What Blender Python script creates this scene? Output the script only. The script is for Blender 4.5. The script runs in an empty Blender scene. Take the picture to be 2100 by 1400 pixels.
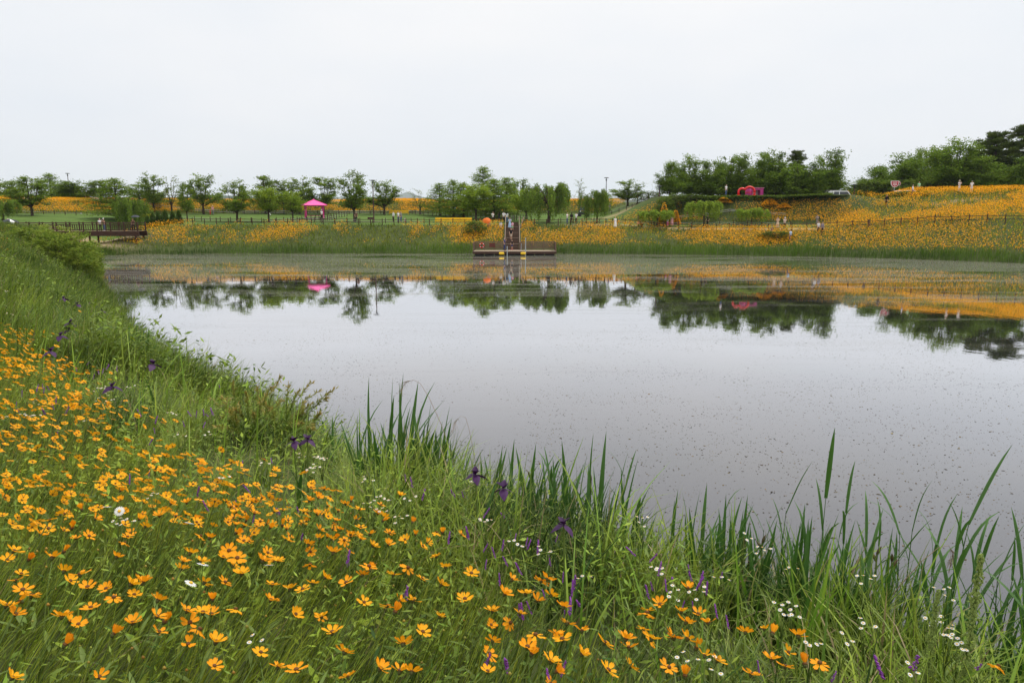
import bpy, math, time
import numpy as np
from mathutils import Matrix, Vector
T0 = time.time()
SC = bpy.context.scene
COL = SC.collection
R = math.radians
PI = math.pi

# ------------------------------------------------------------------ camera
EYE = 5.36                      # metres above the water
FPX = 1500.0                    # focal length for a 2100 px wide frame
PITCH = math.atan(262.0 / FPX)
cam_d = bpy.data.cameras.new('camera')
cam = bpy.data.objects.new('camera', cam_d)
COL.objects.link(cam)
cam_d.sensor_width = 36.0
cam_d.lens = 36.0 * FPX / 2100.0
cam_d.clip_start = 0.05
cam_d.clip_end = 20000.0
cam.location = (0, 0, EYE)
cam.rotation_euler = (PI / 2 - PITCH, 0, 0)
SC.camera = cam

# ------------------------------------------------------------------ sky and sun (thin bright overcast)
SUN_EL, SUN_AZ = R(60), R(62)    # azimuth clockwise from +y : high, ahead and to the east
W = bpy.data.worlds.new('World')
SC.world = W
W.use_nodes = True
nt = W.node_tree
nt.nodes.clear()
wo = nt.nodes.new('ShaderNodeOutputWorld')
bg = nt.nodes.new('ShaderNodeBackground')
sky = nt.nodes.new('ShaderNodeTexSky')
sky.sky_type = 'NISHITA'
sky.sun_disc = False
sky.sun_elevation = SUN_EL
sky.sun_rotation = SUN_AZ
sky.air_density = 1.0
sky.dust_density = 6.0
bw = nt.nodes.new('ShaderNodeMix'); bw.data_type = 'RGBA'; bw.blend_type = 'MULTIPLY'
bw.inputs[0].default_value = 1.0
bw.inputs[7].default_value = (0.10, 0.10, 0.10, 1)
nt.links.new(sky.outputs[0], bw.inputs[6])
tc = nt.nodes.new('ShaderNodeTexCoord')
sep = nt.nodes.new('ShaderNodeSeparateXYZ')
nt.links.new(tc.outputs['Generated'], sep.inputs[0])
rmp = nt.nodes.new('ShaderNodeValToRGB')          # cloud sheet: a little brighter overhead, as an overcast sky is
rmp.color_ramp.elements[0].position = 0.0
rmp.color_ramp.elements[0].color = (0.90, 0.915, 0.955, 1)
rmp.color_ramp.elements[1].position = 1.0
rmp.color_ramp.elements[1].color = (1.8, 1.79, 1.77, 1)
e = rmp.color_ramp.elements.new(0.10); e.color = (0.915, 0.935, 0.975, 1)
e = rmp.color_ramp.elements.new(0.32); e.color = (1.02, 1.02, 1.02, 1)
nt.links.new(sep.outputs[2], rmp.inputs[0])
cn = nt.nodes.new('ShaderNodeTexNoise')
cn.inputs['Scale'].default_value = 2.2
cn.inputs['Detail'].default_value = 3.0
mpg = nt.nodes.new('ShaderNodeMapping')
mpg.inputs['Scale'].default_value = (1, 1, 3.0)
nt.links.new(tc.outputs['Generated'], mpg.inputs[0])
nt.links.new(mpg.outputs[0], cn.inputs['Vector'])
cr = nt.nodes.new('ShaderNodeValToRGB')
cr.color_ramp.elements[0].position = 0.3
cr.color_ramp.elements[0].color = (0.93, 0.955, 0.985, 1)
cr.color_ramp.elements[1].position = 0.7
cr.color_ramp.elements[1].color = (1.04, 1.025, 1.015, 1)
nt.links.new(cn.outputs[0], cr.inputs[0])
cm = nt.nodes.new('ShaderNodeMix'); cm.data_type = 'RGBA'; cm.blend_type = 'MULTIPLY'
cm.inputs[0].default_value = 1.0
nt.links.new(rmp.outputs[0], cm.inputs[6])
nt.links.new(cr.outputs[0], cm.inputs[7])
mx = nt.nodes.new('ShaderNodeMix'); mx.data_type = 'RGBA'
mx.inputs[0].default_value = 0.93
nt.links.new(bw.outputs[2], mx.inputs[6])
nt.links.new(cm.outputs[2], mx.inputs[7])
nt.links.new(mx.outputs[2], bg.inputs[0])
bg.inputs[1].default_value = 1.0
nt.links.new(bg.outputs[0], wo.inputs[0])

sd = bpy.data.lights.new('sun', 'SUN')
sd.energy = 2.3
sd.angle = R(10)
sd.color = (1.0, 0.96, 0.90)
sun = bpy.data.objects.new('sun', sd)
COL.objects.link(sun)
sdir = Vector((math.sin(SUN_AZ) * math.cos(SUN_EL), math.cos(SUN_AZ) * math.cos(SUN_EL), math.sin(SUN_EL)))
sun.rotation_euler = sdir.to_track_quat('Z', 'Y').to_euler()
sun.location = (30, 20, 60)

SC.view_settings.view_transform = 'Standard'
SC.view_settings.look = 'None'
SC.view_settings.exposure = 0.0
SC.view_settings.gamma = 1.0
SC.view_settings.use_curve_mapping = False
SC.render.engine = 'CYCLES'
SC.cycles.max_bounces = 6
SC.cycles.diffuse_bounces = 3
SC.cycles.glossy_bounces = 3
SC.cycles.transmission_bounces = 4
SC.cycles.transparent_max_bounces = 8
SC.cycles.volume_bounces = 1
SC.cycles.use_denoising = True

# ------------------------------------------------------------------ helpers
def ss(t):
    t = np.clip(t, 0.0, 1.0)
    return t * t * (3 - 2 * t)

def vnoise(x, y, s, seed=0):
    """smooth value noise, about -1..1, feature size s metres"""
    x = np.asarray(x, float) / s + seed * 17.31
    y = np.asarray(y, float) / s - seed * 9.77
    xi, yi = np.floor(x), np.floor(y)
    xf, yf = ss(x - xi), ss(y - yi)
    def h(a, b):
        v = np.sin(a * 127.1 + b * 311.7 + seed * 74.7) * 43758.5453
        return v - np.floor(v)
    a = h(xi, yi) * (1 - xf) + h(xi + 1, yi) * xf
    b = h(xi, yi + 1) * (1 - xf) + h(xi + 1, yi + 1) * xf
    return (a * (1 - yf) + b * yf) * 2 - 1

# pond outline, metres, camera at 0,0 looking along +y
SHORE = [(30, 0.0), (14, 3.2), (8.2, 5.0), (5.5, 6.2), (4.2, 6.9), (2.9, 7.9), (1.2, 9.6), (-1.2, 12.2), (-4.6, 16.6), (-9.8, 22.6), (-16.5, 31.5),
         (-26, 47), (-37, 65), (-47, 82), (-54, 93), (-51, 98), (-40, 100), (-20, 100), (0, 100), (14, 99.3), (28.6, 95.6), (39.7, 92),
         (49, 87), (56.5, 80), (70, 66), (84, 45), (80, 20), (58, 2)]
def chaikin(p, n):
    p = np.array(p, float)
    for _ in range(n):
        q = np.roll(p, -1, 0)
        p = np.stack([0.75 * p + 0.25 * q, 0.25 * p + 0.75 * q], 1).reshape(-1, 2)
    return p
POLY = chaikin(SHORE, 2)

def dist(x, y):
    """signed distance to the shore: positive on land"""
    x = np.atleast_1d(np.asarray(x, float)); y = np.atleast_1d(np.asarray(y, float))
    best = np.full(x.shape, 1e18); inside = np.zeros(x.shape, bool)
    n = len(POLY)
    for i in range(n):
        ax, ay = POLY[i]; bx, by = POLY[(i + 1) % n]
        dx, dy = bx - ax, by - ay
        t = np.clip(((x - ax) * dx + (y - ay) * dy) / (dx * dx + dy * dy), 0, 1)
        q = (x - ax - t * dx) ** 2 + (y - ay - t * dy) ** 2
        np.minimum(best, q, out=best)
        if (ay > y.min() or by > y.min()) and ay != by:
            c = ((ay > y) != (by > y)) & (x < dx * (y - ay) / dy + ax)
            inside ^= c
    r = np.sqrt(best)
    return np.where(inside, -r, r)

def prof(t):
    t = np.clip(t, 0, 1)
    return t * (1.15 - 0.15 * t)

def weights(x, y, d):
    y0 = np.interp(x, [-45, 40], [84, 15])
    far = ss((y - y0) / 20.0)
    wB = ss((x - 15) / 9.0)
    wC = ss((x - (37 + 0.85 * (d - 6))) / 5.0)
    wC = np.where(y < 70, np.maximum(wC, ss((x - 45) / 10)), wC)
    return far, wB, wC

def Hd(x, y):
    x = np.atleast_1d(np.asarray(x, float)); y = np.atleast_1d(np.asarray(y, float))
    d = dist(x, y)
    dl = np.maximum(d, 0)
    near = 3.45 * prof(dl / 5.0) + 0.21 * ss((dl - 5.0) / 3.0)
    A = 3.75 * prof(dl / 10) + 0.048 * np.clip(dl - 10, 0, 33) + (2.05 + 0.25 * vnoise(x, y, 14, 2)) * ss((dl - 43) / 8.0) - 5.0 * ss((dl - 64) / 25.0)
    B = 3.15 * prof(dl / 10) + 0.14 * np.clip(dl - 10, 0, 4.5) + 4.3 * ss((dl - 14.0) / 6.0) + 0.02 * np.clip(dl - 20, 0, 60) - 1.2 * ss((dl - 22) / 4)
    C = (3.1 + 1.2 * ss((x - 40) / 20)) * prof(dl / 9.5) + 0.235 * np.clip(dl - 9.5, 0, 17.5) + 0.4 * (1 - ss((x - 40) / 20)) * ss((dl - 9.5) / 17) + 0.03 * np.clip(dl - 27, 0, 60) - 1.0 * ss((dl - 28) / 4)
    far, wB, wC = weights(x, y, d)
    f = A * (1 - wB) + B * wB
    f = f * (1 - wC) + C * wC
    h = near * (1 - far) + f * far
    # mound where the path climbs behind the lawn
    h = h + 0.5 * np.exp(-(((x - 22) / 7) ** 2 + ((y - 128) / 6) ** 2)) * (d > 0)
    # gully that the footbridge crosses
    g = np.exp(-((x + 58.5) / 4.6) ** 2) * ss((y - 88) / 8) * (1 - ss((y - 112) / 10))
    h = h * (1 - 0.62 * g)
    far_r = np.hypot(x, y - 60)
    h = h + (2.5 - h) * ss((far_r - 210) / 160)
    bump = 0.07 * vnoise(x, y, 3.1, 3) + 0.04 * vnoise(x, y, 0.9, 5)
    h = h + bump * ss(dl / 2.0) * (1 - ss((dl - 9) / 2) * 0.7)
    return np.where(d > 0, h, -np.minimum(1.4, 0.35 * -d)), d

def H(x, y):
    return Hd(x, y)[0]
def H1(x, y):
    return float(Hd(x, y)[0][0])

CP, SP = math.cos(PITCH), math.sin(PITCH)
def ray(px, py):
    u = (px - 1050.0) / FPX; v = (py - 700.0) / FPX
    return Vector((u, CP - v * SP, -v * CP - SP))
def at(px, py, Y):
    """the point at distance Y ahead that the photo shows at px, py"""
    r = ray(px, py)
    return Vector((r.x / r.y * Y, Y, EYE + r.z / r.y * Y))
def onground(px, Y):
    """ground point at distance Y ahead in picture column px"""
    z = 3.5
    for _ in range(4):
        x = (px - 1050.0) / FPX * (Y * CP + (EYE - z) * SP)
        z = H1(x, Y)
    return Vector((x, Y, z))
def hits(px, py, lift, ymin=0.7, ymax=140.0):
    """first ground point (raised by lift) along the line of sight"""
    r = ray(px, py)
    ys = np.geomspace(ymin, ymax, 700)
    xs = r.x / r.y * ys; zs = EYE + r.z / r.y * ys
    g = H(xs, ys) + lift
    k = np.argmax(zs < g)
    if zs[k] >= g[k]:
        return None
    return Vector((xs[k], ys[k], g[k] - lift))
def topx(P):
    P = np.asarray(P, float)
    f = P[..., 1] * CP - (P[..., 2] - EYE) * SP
    up = P[..., 1] * SP + (P[..., 2] - EYE) * CP
    return 1050 + FPX * P[..., 0] / f, 700 - FPX * up / f

# ------------------------------------------------------------------ meshes and objects
def mk(name, V, F, mat=None, parent=None, col=None, smooth=False, link=True):
    V = np.ascontiguousarray(np.asarray(V, np.float32).reshape(-1, 3))
    me = bpy.data.meshes.new(name)
    fl = F if isinstance(F, list) and len(F) and isinstance(F[0], np.ndarray) and F[0].ndim == 2 else [np.asarray(F)]
    loops = np.concatenate([f.reshape(-1) for f in fl]).astype(np.int32)
    tot = np.concatenate([np.full(len(f), f.shape[1]) for f in fl])
    st = np.concatenate([[0], np.cumsum(tot)[:-1]]).astype(np.int32)
    me.vertices.add(len(V)); me.vertices.foreach_set('co', V.reshape(-1))
    me.loops.add(len(loops)); me.loops.foreach_set('vertex_index', loops)
    me.polygons.add(len(st)); me.polygons.foreach_set('loop_start', st)
    if smooth:
        me.polygons.foreach_set('use_smooth', np.ones(len(st), bool))
    if col is not None:
        a = me.color_attributes.new('col', 'FLOAT_COLOR', 'POINT')
        c = np.ones((len(V), 4), np.float32); c[:, :3] = col
        a.data.foreach_set('color', c.reshape(-1))
    me.update(calc_edges=True)
    if mat is not None:
        me.materials.append(mat)
    if not link:
        return me
    return ob(name, me, parent)

def ob(name, me, parent=None, M=None, mat=None):
    o = bpy.data.objects.new(name, me)
    COL.objects.link(o)
    if parent is not None:
        o.parent = parent
    if M is not None:
        o.matrix_basis = M
    if mat is not None and me is not None:
        if not me.materials:
            me.materials.append(mat)
        o.material_slots[0].link = 'OBJECT'
        o.material_slots[0].material = mat
    return o

def tag(o, label=None, cat=None, group=None, kind=None):
    if label: o['label'] = label
    if cat: o['category'] = cat
    if group: o['group'] = group
    if kind: o['kind'] = kind
    return o
def empty(name, loc=(0, 0, 0), rz=0.0, label=None, cat=None, group=None, sc=None):
    o = bpy.data.objects.new(name, None)
    COL.objects.link(o)
    o.location = loc; o.rotation_euler = (0, 0, rz)
    o.empty_display_size = 0.2
    if sc is not None: o.scale = sc if hasattr(sc, '__len__') else (sc, sc, sc)
    return tag(o, label, cat, group)

class MB:
    """collects solids for one mesh"""
    def __init__(s): s.v = []; s.f = {}; s.n = 0
    def add(s, V, F):
        V = np.asarray(V, float)
        for f in F:
            s.f.setdefault(len(f), []).append([i + s.n for i in f])
        s.v.append(V); s.n += len(V)
        return s
    def box(s, c, sz, rz=0.0, taper=1.0):
        x, y, z = [k / 2 for k in sz]
        P = [(-x, -y, -z), (x, -y, -z), (x, y, -z), (-x, y, -z), (-x * taper, -y * taper, z), (x * taper, -y * taper, z), (x * taper, y * taper, z), (-x * taper, y * taper, z)]
        ca, sa = math.cos(rz), math.sin(rz)
        P = [(c[0] + p[0] * ca - p[1] * sa, c[1] + p[0] * sa + p[1] * ca, c[2] + p[2]) for p in P]
        return s.add(P, [(3, 2, 1, 0), (4, 5, 6, 7), (0, 1, 5, 4), (1, 2, 6, 5), (2, 3, 7, 6), (3, 0, 4, 7)])
    def tube(s, pts, rad, n=6, cap=True):
        pts = [Vector(p) for p in pts]
        rad = [rad] * len(pts) if not hasattr(rad, '__len__') else rad
        V = []; 
        for i, p in enumerate(pts):
            t = (pts[min(i + 1, len(pts) - 1)] - pts[max(i - 1, 0)])
            t = t.normalized() if t.length > 1e-9 else Vector((0, 0, 1))
            a = t.cross(Vector((0.31, 0.95, 0.05))); 
            if a.length < 1e-3: a = t.cross(Vector((1, 0, 0)))
            a.normalize(); b = t.cross(a)
            for k in range(n):
                w = 2 * PI * k / n
                V.append(p + (a * math.cos(w) + b * math.sin(w)) * rad[i])
        F = []
        for i in range(len(pts) - 1):
            for k in range(n):
                F.append((i * n + k, i * n + (k + 1) % n, (i + 1) * n + (k + 1) % n, (i + 1) * n + k))
        if cap:
            F.append(tuple(range(n - 1, -1, -1))); F.append(tuple((len(pts) - 1) * n + k for k in range(n)))
        return s.add(V, F)
    def lathe(s, prof_, n=12, c=(0, 0, 0), sx=1.0, sy=1.0):
        V = []; F = []
        for r, z in prof_:
            for k in range(n):
                w = 2 * PI * k / n
                V.append((c[0] + r * sx * math.cos(w), c[1] + r * sy * math.sin(w), c[2] + z))
        for i in range(len(prof_) - 1):
            for k in range(n):
                F.append((i * n + k, i * n + (k + 1) % n, (i + 1) * n + (k + 1) % n, (i + 1) * n + k))
        F.append(tuple(range(n - 1, -1, -1))); F.append(tuple((len(prof_) - 1) * n + k for k in range(n)))
        return s.add(V, F)
    def prism(s, poly, y0, y1):
        """outline in x,z, given depth along y"""
        n = len(poly)
        V = [(p[0], y0, p[1]) for p in poly] + [(p[0], y1, p[1]) for p in poly]
        F = [tuple(range(n)), tuple(range(2 * n - 1, n - 1, -1))] + [(i, i + n, (i + 1) % n + n, (i + 1) % n) for i in range(n)]
        return s.add(V, F)
    def mesh(s, name, mat=None, smooth=False):
        me = bpy.data.meshes.new(name)
        V = np.concatenate(s.v)
        me.from_pydata([tuple(p) for p in V], [], [f for k in s.f for f in s.f[k]])
        if smooth:
            for p in me.polygons: p.use_smooth = True
        if mat is not None: me.materials.append(mat)
        return me
    def build(s, name, mat=None, parent=None, M=None, smooth=False):
        return ob(name, s.mesh(name, mat, smooth), parent, M)

def TM(loc=(0, 0, 0), rz=0.0, sc=(1, 1, 1)):
    return Matrix.Translation(Vector(loc)) @ Matrix.Rotation(rz, 4, 'Z') @ Matrix.Diagonal((*sc, 1))
def bar_M(p0, p1, w, h=None):
    """places a unit-long (along z, 0..1) shape between two points"""
    p0 = Vector(p0); p1 = Vector(p1); d = p1 - p0
    q = d.to_track_quat('Z', 'Y').to_matrix().to_4x4()
    return Matrix.Translation(p0) @ q @ Matrix.Diagonal((w, h or w, d.length, 1))

# ------------------------------------------------------------------ materials
def nodes(name):
    m = bpy.data.materials.new(name); m.use_nodes = True
    t = m.node_tree; t.nodes.clear()
    return m, t, t.nodes.new('ShaderNodeOutputMaterial')
def foliage(name, trans=0.3, rough=0.55, spec=0.25, sat=1.0, val=1.0):
    m, t, o = nodes(name)
    a = t.nodes.new('ShaderNodeAttribute'); a.attribute_name = 'col'
    hs = t.nodes.new('ShaderNodeHueSaturation')
    hs.inputs['Saturation'].default_value = sat; hs.inputs['Value'].default_value = val
    t.links.new(a.outputs['Color'], hs.inputs['Color'])
    p = t.nodes.new('ShaderNodeBsdfPrincipled')
    p.inputs['Roughness'].default_value = rough
    p.inputs['Specular IOR Level'].default_value = spec
    tr = t.nodes.new('ShaderNodeBsdfTranslucent')
    mixs = t.nodes.new('ShaderNodeMixShader'); mixs.inputs[0].default_value = trans
    t.links.new(hs.outputs[0], p.inputs['Base Color']); t.links.new(hs.outputs[0], tr.inputs[0])
    t.links.new(p.outputs[0], mixs.inputs[1]); t.links.new(tr.outputs[0], mixs.inputs[2])
    t.links.new(mixs.outputs[0], o.inputs[0])
    return m
def plain(name, c, c2=None, scale=6.0, rough=0.7, spec=0.3, bump=0.0, metal=0.0, trans=0.0, stretch=(1, 1, 1)):
    """two tints of one colour mottled by noise, with optional fine relief"""
    m, t, o = nodes(name)
    c2 = c2 or tuple(k * 0.72 for k in c)
    p = t.nodes.new('ShaderNodeBsdfPrincipled')
    p.inputs['Roughness'].default_value = rough
    p.inputs['Specular IOR Level'].default_value = spec
    p.inputs['Metallic'].default_value = metal
    tcn = t.nodes.new('ShaderNodeTexCoord'); mp = t.nodes.new('ShaderNodeMapping')
    mp.inputs['Scale'].default_value = stretch
    n = t.nodes.new('ShaderNodeTexNoise'); n.inputs['Scale'].default_value = scale; n.inputs['Detail'].default_value = 4
    t.links.new(tcn.outputs['Object'], mp.inputs[0]); t.links.new(mp.outputs[0], n.inputs['Vector'])
    x = t.nodes.new('ShaderNodeMix'); x.data_type = 'RGBA'
    x.inputs[6].default_value = (*c, 1); x.inputs[7].default_value = (*c2, 1)
    rr = t.nodes.new('ShaderNodeMapRange'); rr.inputs[1].default_value = 0.3; rr.inputs[2].default_value = 0.7
    t.links.new(n.outputs[0], rr.inputs[0]); t.links.new(rr.outputs[0], x.inputs[0])
    t.links.new(x.outputs[2], p.inputs['Base Color'])
    if bump:
        b = t.nodes.new('ShaderNodeBump'); b.inputs['Strength'].default_value = bump; b.inputs['Distance'].default_value = 0.02
        t.links.new(n.outputs[0], b.inputs['Height']); t.links.new(b.outputs[0], p.inputs['Normal'])
    out = p.outputs[0]
    if trans:
        tr = t.nodes.new('ShaderNodeBsdfTranslucent'); t.links.new(x.outputs[2], tr.inputs[0])
        ms = t.nodes.new('ShaderNodeMixShader'); ms.inputs[0].default_value = trans
        t.links.new(p.outputs[0], ms.inputs[1]); t.links.new(tr.outputs[0], ms.inputs[2]); out = ms.outputs[0]
    t.links.new(out, o.inputs[0])
    return m

M_GRASS = foliage('grass_blade', 0.32, 0.5, 0.3)
M_LEAF = foliage('tree_leaf', 0.38, 0.7, 0.06)
M_PETAL = plain('orange_petal', (0.90, 0.40, 0.013), (0.85, 0.31, 0.007), 40, 0.6, 0.15, trans=0.35)
M_DISC = plain('flower_disc', (0.15, 0.06, 0.010), (0.06, 0.028, 0.008), 300, 0.8)
M_CALYX = plain('flower_calyx', (0.07, 0.075, 0.015), (0.045, 0.05, 0.012), 200, 0.7)
M_STEM = plain('flower_stem', (0.16, 0.22, 0.04), (0.10, 0.16, 0.03), 12, 0.6, trans=0.2)
M_WOOD = plain('brown_timber', (0.072, 0.036, 0.024), (0.040, 0.020, 0.014), 5, 0.75, 0.2, 0.3, stretch=(6, 6, 1))
M_WOOD2 = plain('weathered_timber', (0.19, 0.125, 0.090), (0.12, 0.075, 0.052), 5, 0.8, 0.2, 0.3, stretch=(6, 6, 1))
M_BARK = plain('bark', (0.085, 0.062, 0.045), (0.045, 0.033, 0.025), 9, 0.9, 0.1, 0.5, stretch=(3, 3, 1))

# ------------------------------------------------------------------ ground
def axis(segs):
    out = []
    for a, b, s in segs:
        n = max(1, int(round((b - a) / s)))
        out.append(np.linspace(a, b, n, endpoint=False))
    out.append([segs[-1][1]])
    return np.concatenate(out)
gx = np.concatenate([-np.geomspace(7000, 84, 28)[:-1], axis([(-84, -12, 1.0), (-12, 8, 0.25), (8, 100, 1.0)]), np.geomspace(108, 7000, 26)])
gy = np.concatenate([-np.geomspace(60, 14, 5)[:-1], axis([(-14, 0, 1.0), (0, 16, 0.25), (16, 168, 0.8)]), np.geomspace(174, 10500, 30)])
GX, GY = np.meshgrid(gx, gy)
gh, gd = Hd(GX.ravel(), GY.ravel())
nx, ny = len(gx), len(gy)
idx = np.arange(nx * ny).reshape(ny, nx)
GF = np.stack([idx[:-1, :-1], idx[:-1, 1:], idx[1:, 1:], idx[1:, :-1]], -1).reshape(-1, 4)
fx, fy = GX.ravel(), GY.ravel()
far_, wB_, wC_ = weights(fx, fy, gd)
c_soil = np.array([0.060, 0.075, 0.025]); c_lawn = np.array([0.080, 0.132, 0.026]); c_dirt = np.array([0.36, 0.26, 0.16])
gc = np.tile(c_soil, (len(fx), 1))
lawn = far_ * ss((gd - 9.6) / 1.0) * (1 - ss((gd - 42.5) / 1.2)) * (1 - wC_)
lawn = lawn * (1 - wB_ * ss((gd - 13.8) / 0.8))
gc = gc * (1 - lawn[:, None]) + c_lawn * lawn[:, None]
dirt = np.exp(-((fx + 58.5) / 5.5) ** 2) * ss((fy - 96.5) / 2) * (1 - ss((fy - 104) / 3))
dirt = np.maximum(dirt, 0.9 * np.exp(-((gd - 10.6) / 0.7) ** 2) * far_ * ss((fx - 4) / 6) * (1 - wC_))
dirt = np.maximum(dirt, 0.8 * np.exp(-(((fx - 62) / 3.0) ** 2 + ((fy - 103.5) / 1.0) ** 2)))
dirt = np.maximum(dirt, 0.6 * np.exp(-(((fx - 19) / 6.0) ** 2 + ((fy - 124) / 2.0) ** 2)))
gc = gc * (1 - dirt[:, None]) + c_dirt * dirt[:, None]
mg, t, o = nodes('ground_soil_and_turf')
a = t.nodes.new('ShaderNodeAttribute'); a.attribute_name = 'col'
n1 = t.nodes.new('ShaderNodeTexNoise'); n1.inputs['Scale'].default_value = 0.55; n1.inputs['Detail'].default_value = 6
n2 = t.nodes.new('ShaderNodeTexNoise'); n2.inputs['Scale'].default_value = 9.0; n2.inputs['Detail'].default_value = 3
tcn = t.nodes.new('ShaderNodeTexCoord')
t.links.new(tcn.outputs['Object'], n1.inputs['Vector']); t.links.new(tcn.outputs['Object'], n2.inputs['Vector'])
ad = t.nodes.new('ShaderNodeMath'); ad.operation = 'ADD'
t.links.new(n1.outputs[0], ad.inputs[0]); t.links.new(n2.outputs[0], ad.inputs[1])
mr = t.nodes.new('ShaderNodeMapRange'); mr.inputs[1].default_value = 0.6; mr.inputs[2].default_value = 1.4
mr.inputs[3].default_value = 0.62; mr.inputs[4].default_value = 1.38
t.links.new(ad.outputs[0], mr.inputs[0])
mu = t.nodes.new('ShaderNodeVectorMath'); mu.operation = 'SCALE'
t.links.new(a.outputs['Color'], mu.inputs[0]); t.links.new(mr.outputs[0], mu.inputs['Scale'])
p = t.nodes.new('ShaderNodeBsdfPrincipled'); p.inputs['Roughness'].default_value = 0.95; p.inputs['Specular IOR Level'].default_value = 0.1
t.links.new(mu.outputs[0], p.inputs['Base Color'])
b = t.nodes.new('ShaderNodeBump'); b.inputs['Strength'].default_value = 0.5; b.inputs['Distance'].default_value = 0.05
t.links.new(n2.outputs[0], b.inputs['Height']); t.links.new(b.outputs[0], p.inputs['Normal'])
t.links.new(p.outputs[0], o.inputs[0])
ground = mk('ground', np.stack([fx, fy, gh], 1), GF, mg, col=gc, smooth=True)
tag(ground, 'grassy earth banks, lawn and bare paths around the pond', 'ground', kind='structure')

# ------------------------------------------------------------------ water
mw, t, o = nodes('pond_water')
tcn = t.nodes.new('ShaderNodeTexCoord')
def noise(scale, detail, stretch):
    mp = t.nodes.new('ShaderNodeMapping'); mp.inputs['Scale'].default_value = stretch
    n = t.nodes.new('ShaderNodeTexNoise'); n.inputs['Scale'].default_value = scale; n.inputs['Detail'].default_value = detail
    t.links.new(tcn.outputs['Object'], mp.inputs[0]); t.links.new(mp.outputs[0], n.inputs['Vector'])
    return n
def mrange(src, a0, a1, b0=0.0, b1=1.0):
    q = t.nodes.new('ShaderNodeMapRange'); q.inputs[1].default_value = a0; q.inputs[2].default_value = a1
    q.inputs[3].default_value = b0; q.inputs[4].default_value = b1
    t.links.new(src, q.inputs[0]); return q.outputs[0]
def mth(op, a_, b_):
    q = t.nodes.new('ShaderNodeMath'); q.operation = op
    for i, s in enumerate((a_, b_)):
        if isinstance(s, (int, float)): q.inputs[i].default_value = s
        else: t.links.new(s, q.inputs[i])
    return q.outputs[0]
nb = noise(2.2, 3, (1, 0.6, 1)); nb2 = noise(0.25, 2, (1, 1.6, 1)); nm = noise(0.10, 7, (0.5, 1.9, 1)); nst = noise(0.55, 4, (0.28, 1.6, 1)); nf = noise(5.0, 2, (1, 1, 1)); nf2 = noise(26.0, 2, (1, 1, 1))
sx = t.nodes.new('ShaderNodeSeparateXYZ'); t.links.new(tcn.outputs['Object'], sx.inputs[0])
yfar = mrange(sx.outputs[1], 38.0, 82.0)                       # the weed film lies towards the far shore
xeast = mth('MULTIPLY', mrange(sx.outputs[0], 14.0, 34.0), mrange(sx.outputs[1], 24.0, 40.0))
yfar = mth('MAXIMUM', yfar, mth('MULTIPLY', xeast, 0.55))
mask = mrange(mth('ADD', mth('ADD', mth('MULTIPLY', nm.outputs[0], 0.6), mth('MULTIPLY', nst.outputs[0], 0.4)), mth('MULTIPLY', yfar, 0.13)), 0.52, 0.62)
mask = mth('MULTIPLY', mask, mrange(nf.outputs[0], 0.34, 0.60, 0.25, 1.0))
mask = mth('MULTIPLY', mask, mrange(yfar, 0.0, 0.35, 0.05, 0.46))
bmp = t.nodes.new('ShaderNodeBump'); bmp.inputs['Strength'].default_value = 0.055; bmp.inputs['Distance'].default_value = 0.03
t.links.new(mth('ADD', nb.outputs[0], mth('MULTIPLY', nb2.outputs[0], 0.6)), bmp.inputs['Height'])
gl = t.nodes.new('ShaderNodeBsdfGlossy'); gl.inputs['Roughness'].default_value = 0.02
gl.inputs['Color'].default_value = (0.97, 0.97, 0.99, 1)
t.links.new(bmp.outputs[0], gl.inputs['Normal'])
df = t.nodes.new('ShaderNodeBsdfDiffuse'); df.inputs['Color'].default_value = (0.022, 0.020, 0.022, 1)
fr = t.nodes.new('ShaderNodeFresnel'); fr.inputs['IOR'].default_value = 2.5
wm = t.nodes.new('ShaderNodeMixShader')
fcv = t.nodes.new('ShaderNodeValToRGB'); el_ = fcv.color_ramp.elements
el_[0].position = 0.18; el_[0].color = (0.12, 0.12, 0.12, 1); el_[1].position = 0.70; el_[1].color = (0.97, 0.97, 0.97, 1)
for q_, k_ in ((0.242, 0.205), (0.302, 0.385), (0.434, 0.76)):
    ee = el_.new(q_); ee.color = (k_, k_, k_, 1)
t.links.new(fr.outputs[0], fcv.inputs[0]); t.links.new(fcv.outputs[0], wm.inputs[0]); t.links.new(df.outputs[0], wm.inputs[1]); t.links.new(gl.outputs[0], wm.inputs[2])
film = t.nodes.new('ShaderNodeBsdfPrincipled'); film.inputs['Roughness'].default_value = 0.5
fc = t.nodes.new('ShaderNodeMix'); fc.data_type = 'RGBA'
fc.inputs[6].default_value = (0.075, 0.078, 0.040, 1); fc.inputs[7].default_value = (0.20, 0.185, 0.135, 1)
t.links.new(nf2.outputs[0], fc.inputs[0]); t.links.new(fc.outputs[2], film.inputs['Base Color'])
fm = t.nodes.new('ShaderNodeMixShader')
t.links.new(mask, fm.inputs[0]); t.links.new(wm.outputs[0], fm.inputs[1]); t.links.new(film.outputs[0], fm.inputs[2])
t.links.new(fm.outputs[0], o.inputs[0])
wx0, wx1, wy0, wy1 = -62.0, 92.0, -8.0, 104.0
water = mk('water', [(wx0, wy0, 0), (wx1, wy0, 0), (wx1, wy1, 0), (wx0, wy1, 0)], np.array([[0, 1, 2, 3]]), mw)
tag(water, 'still grey pond water mirroring the sky and far bank', 'pond', kind='structure')

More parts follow.
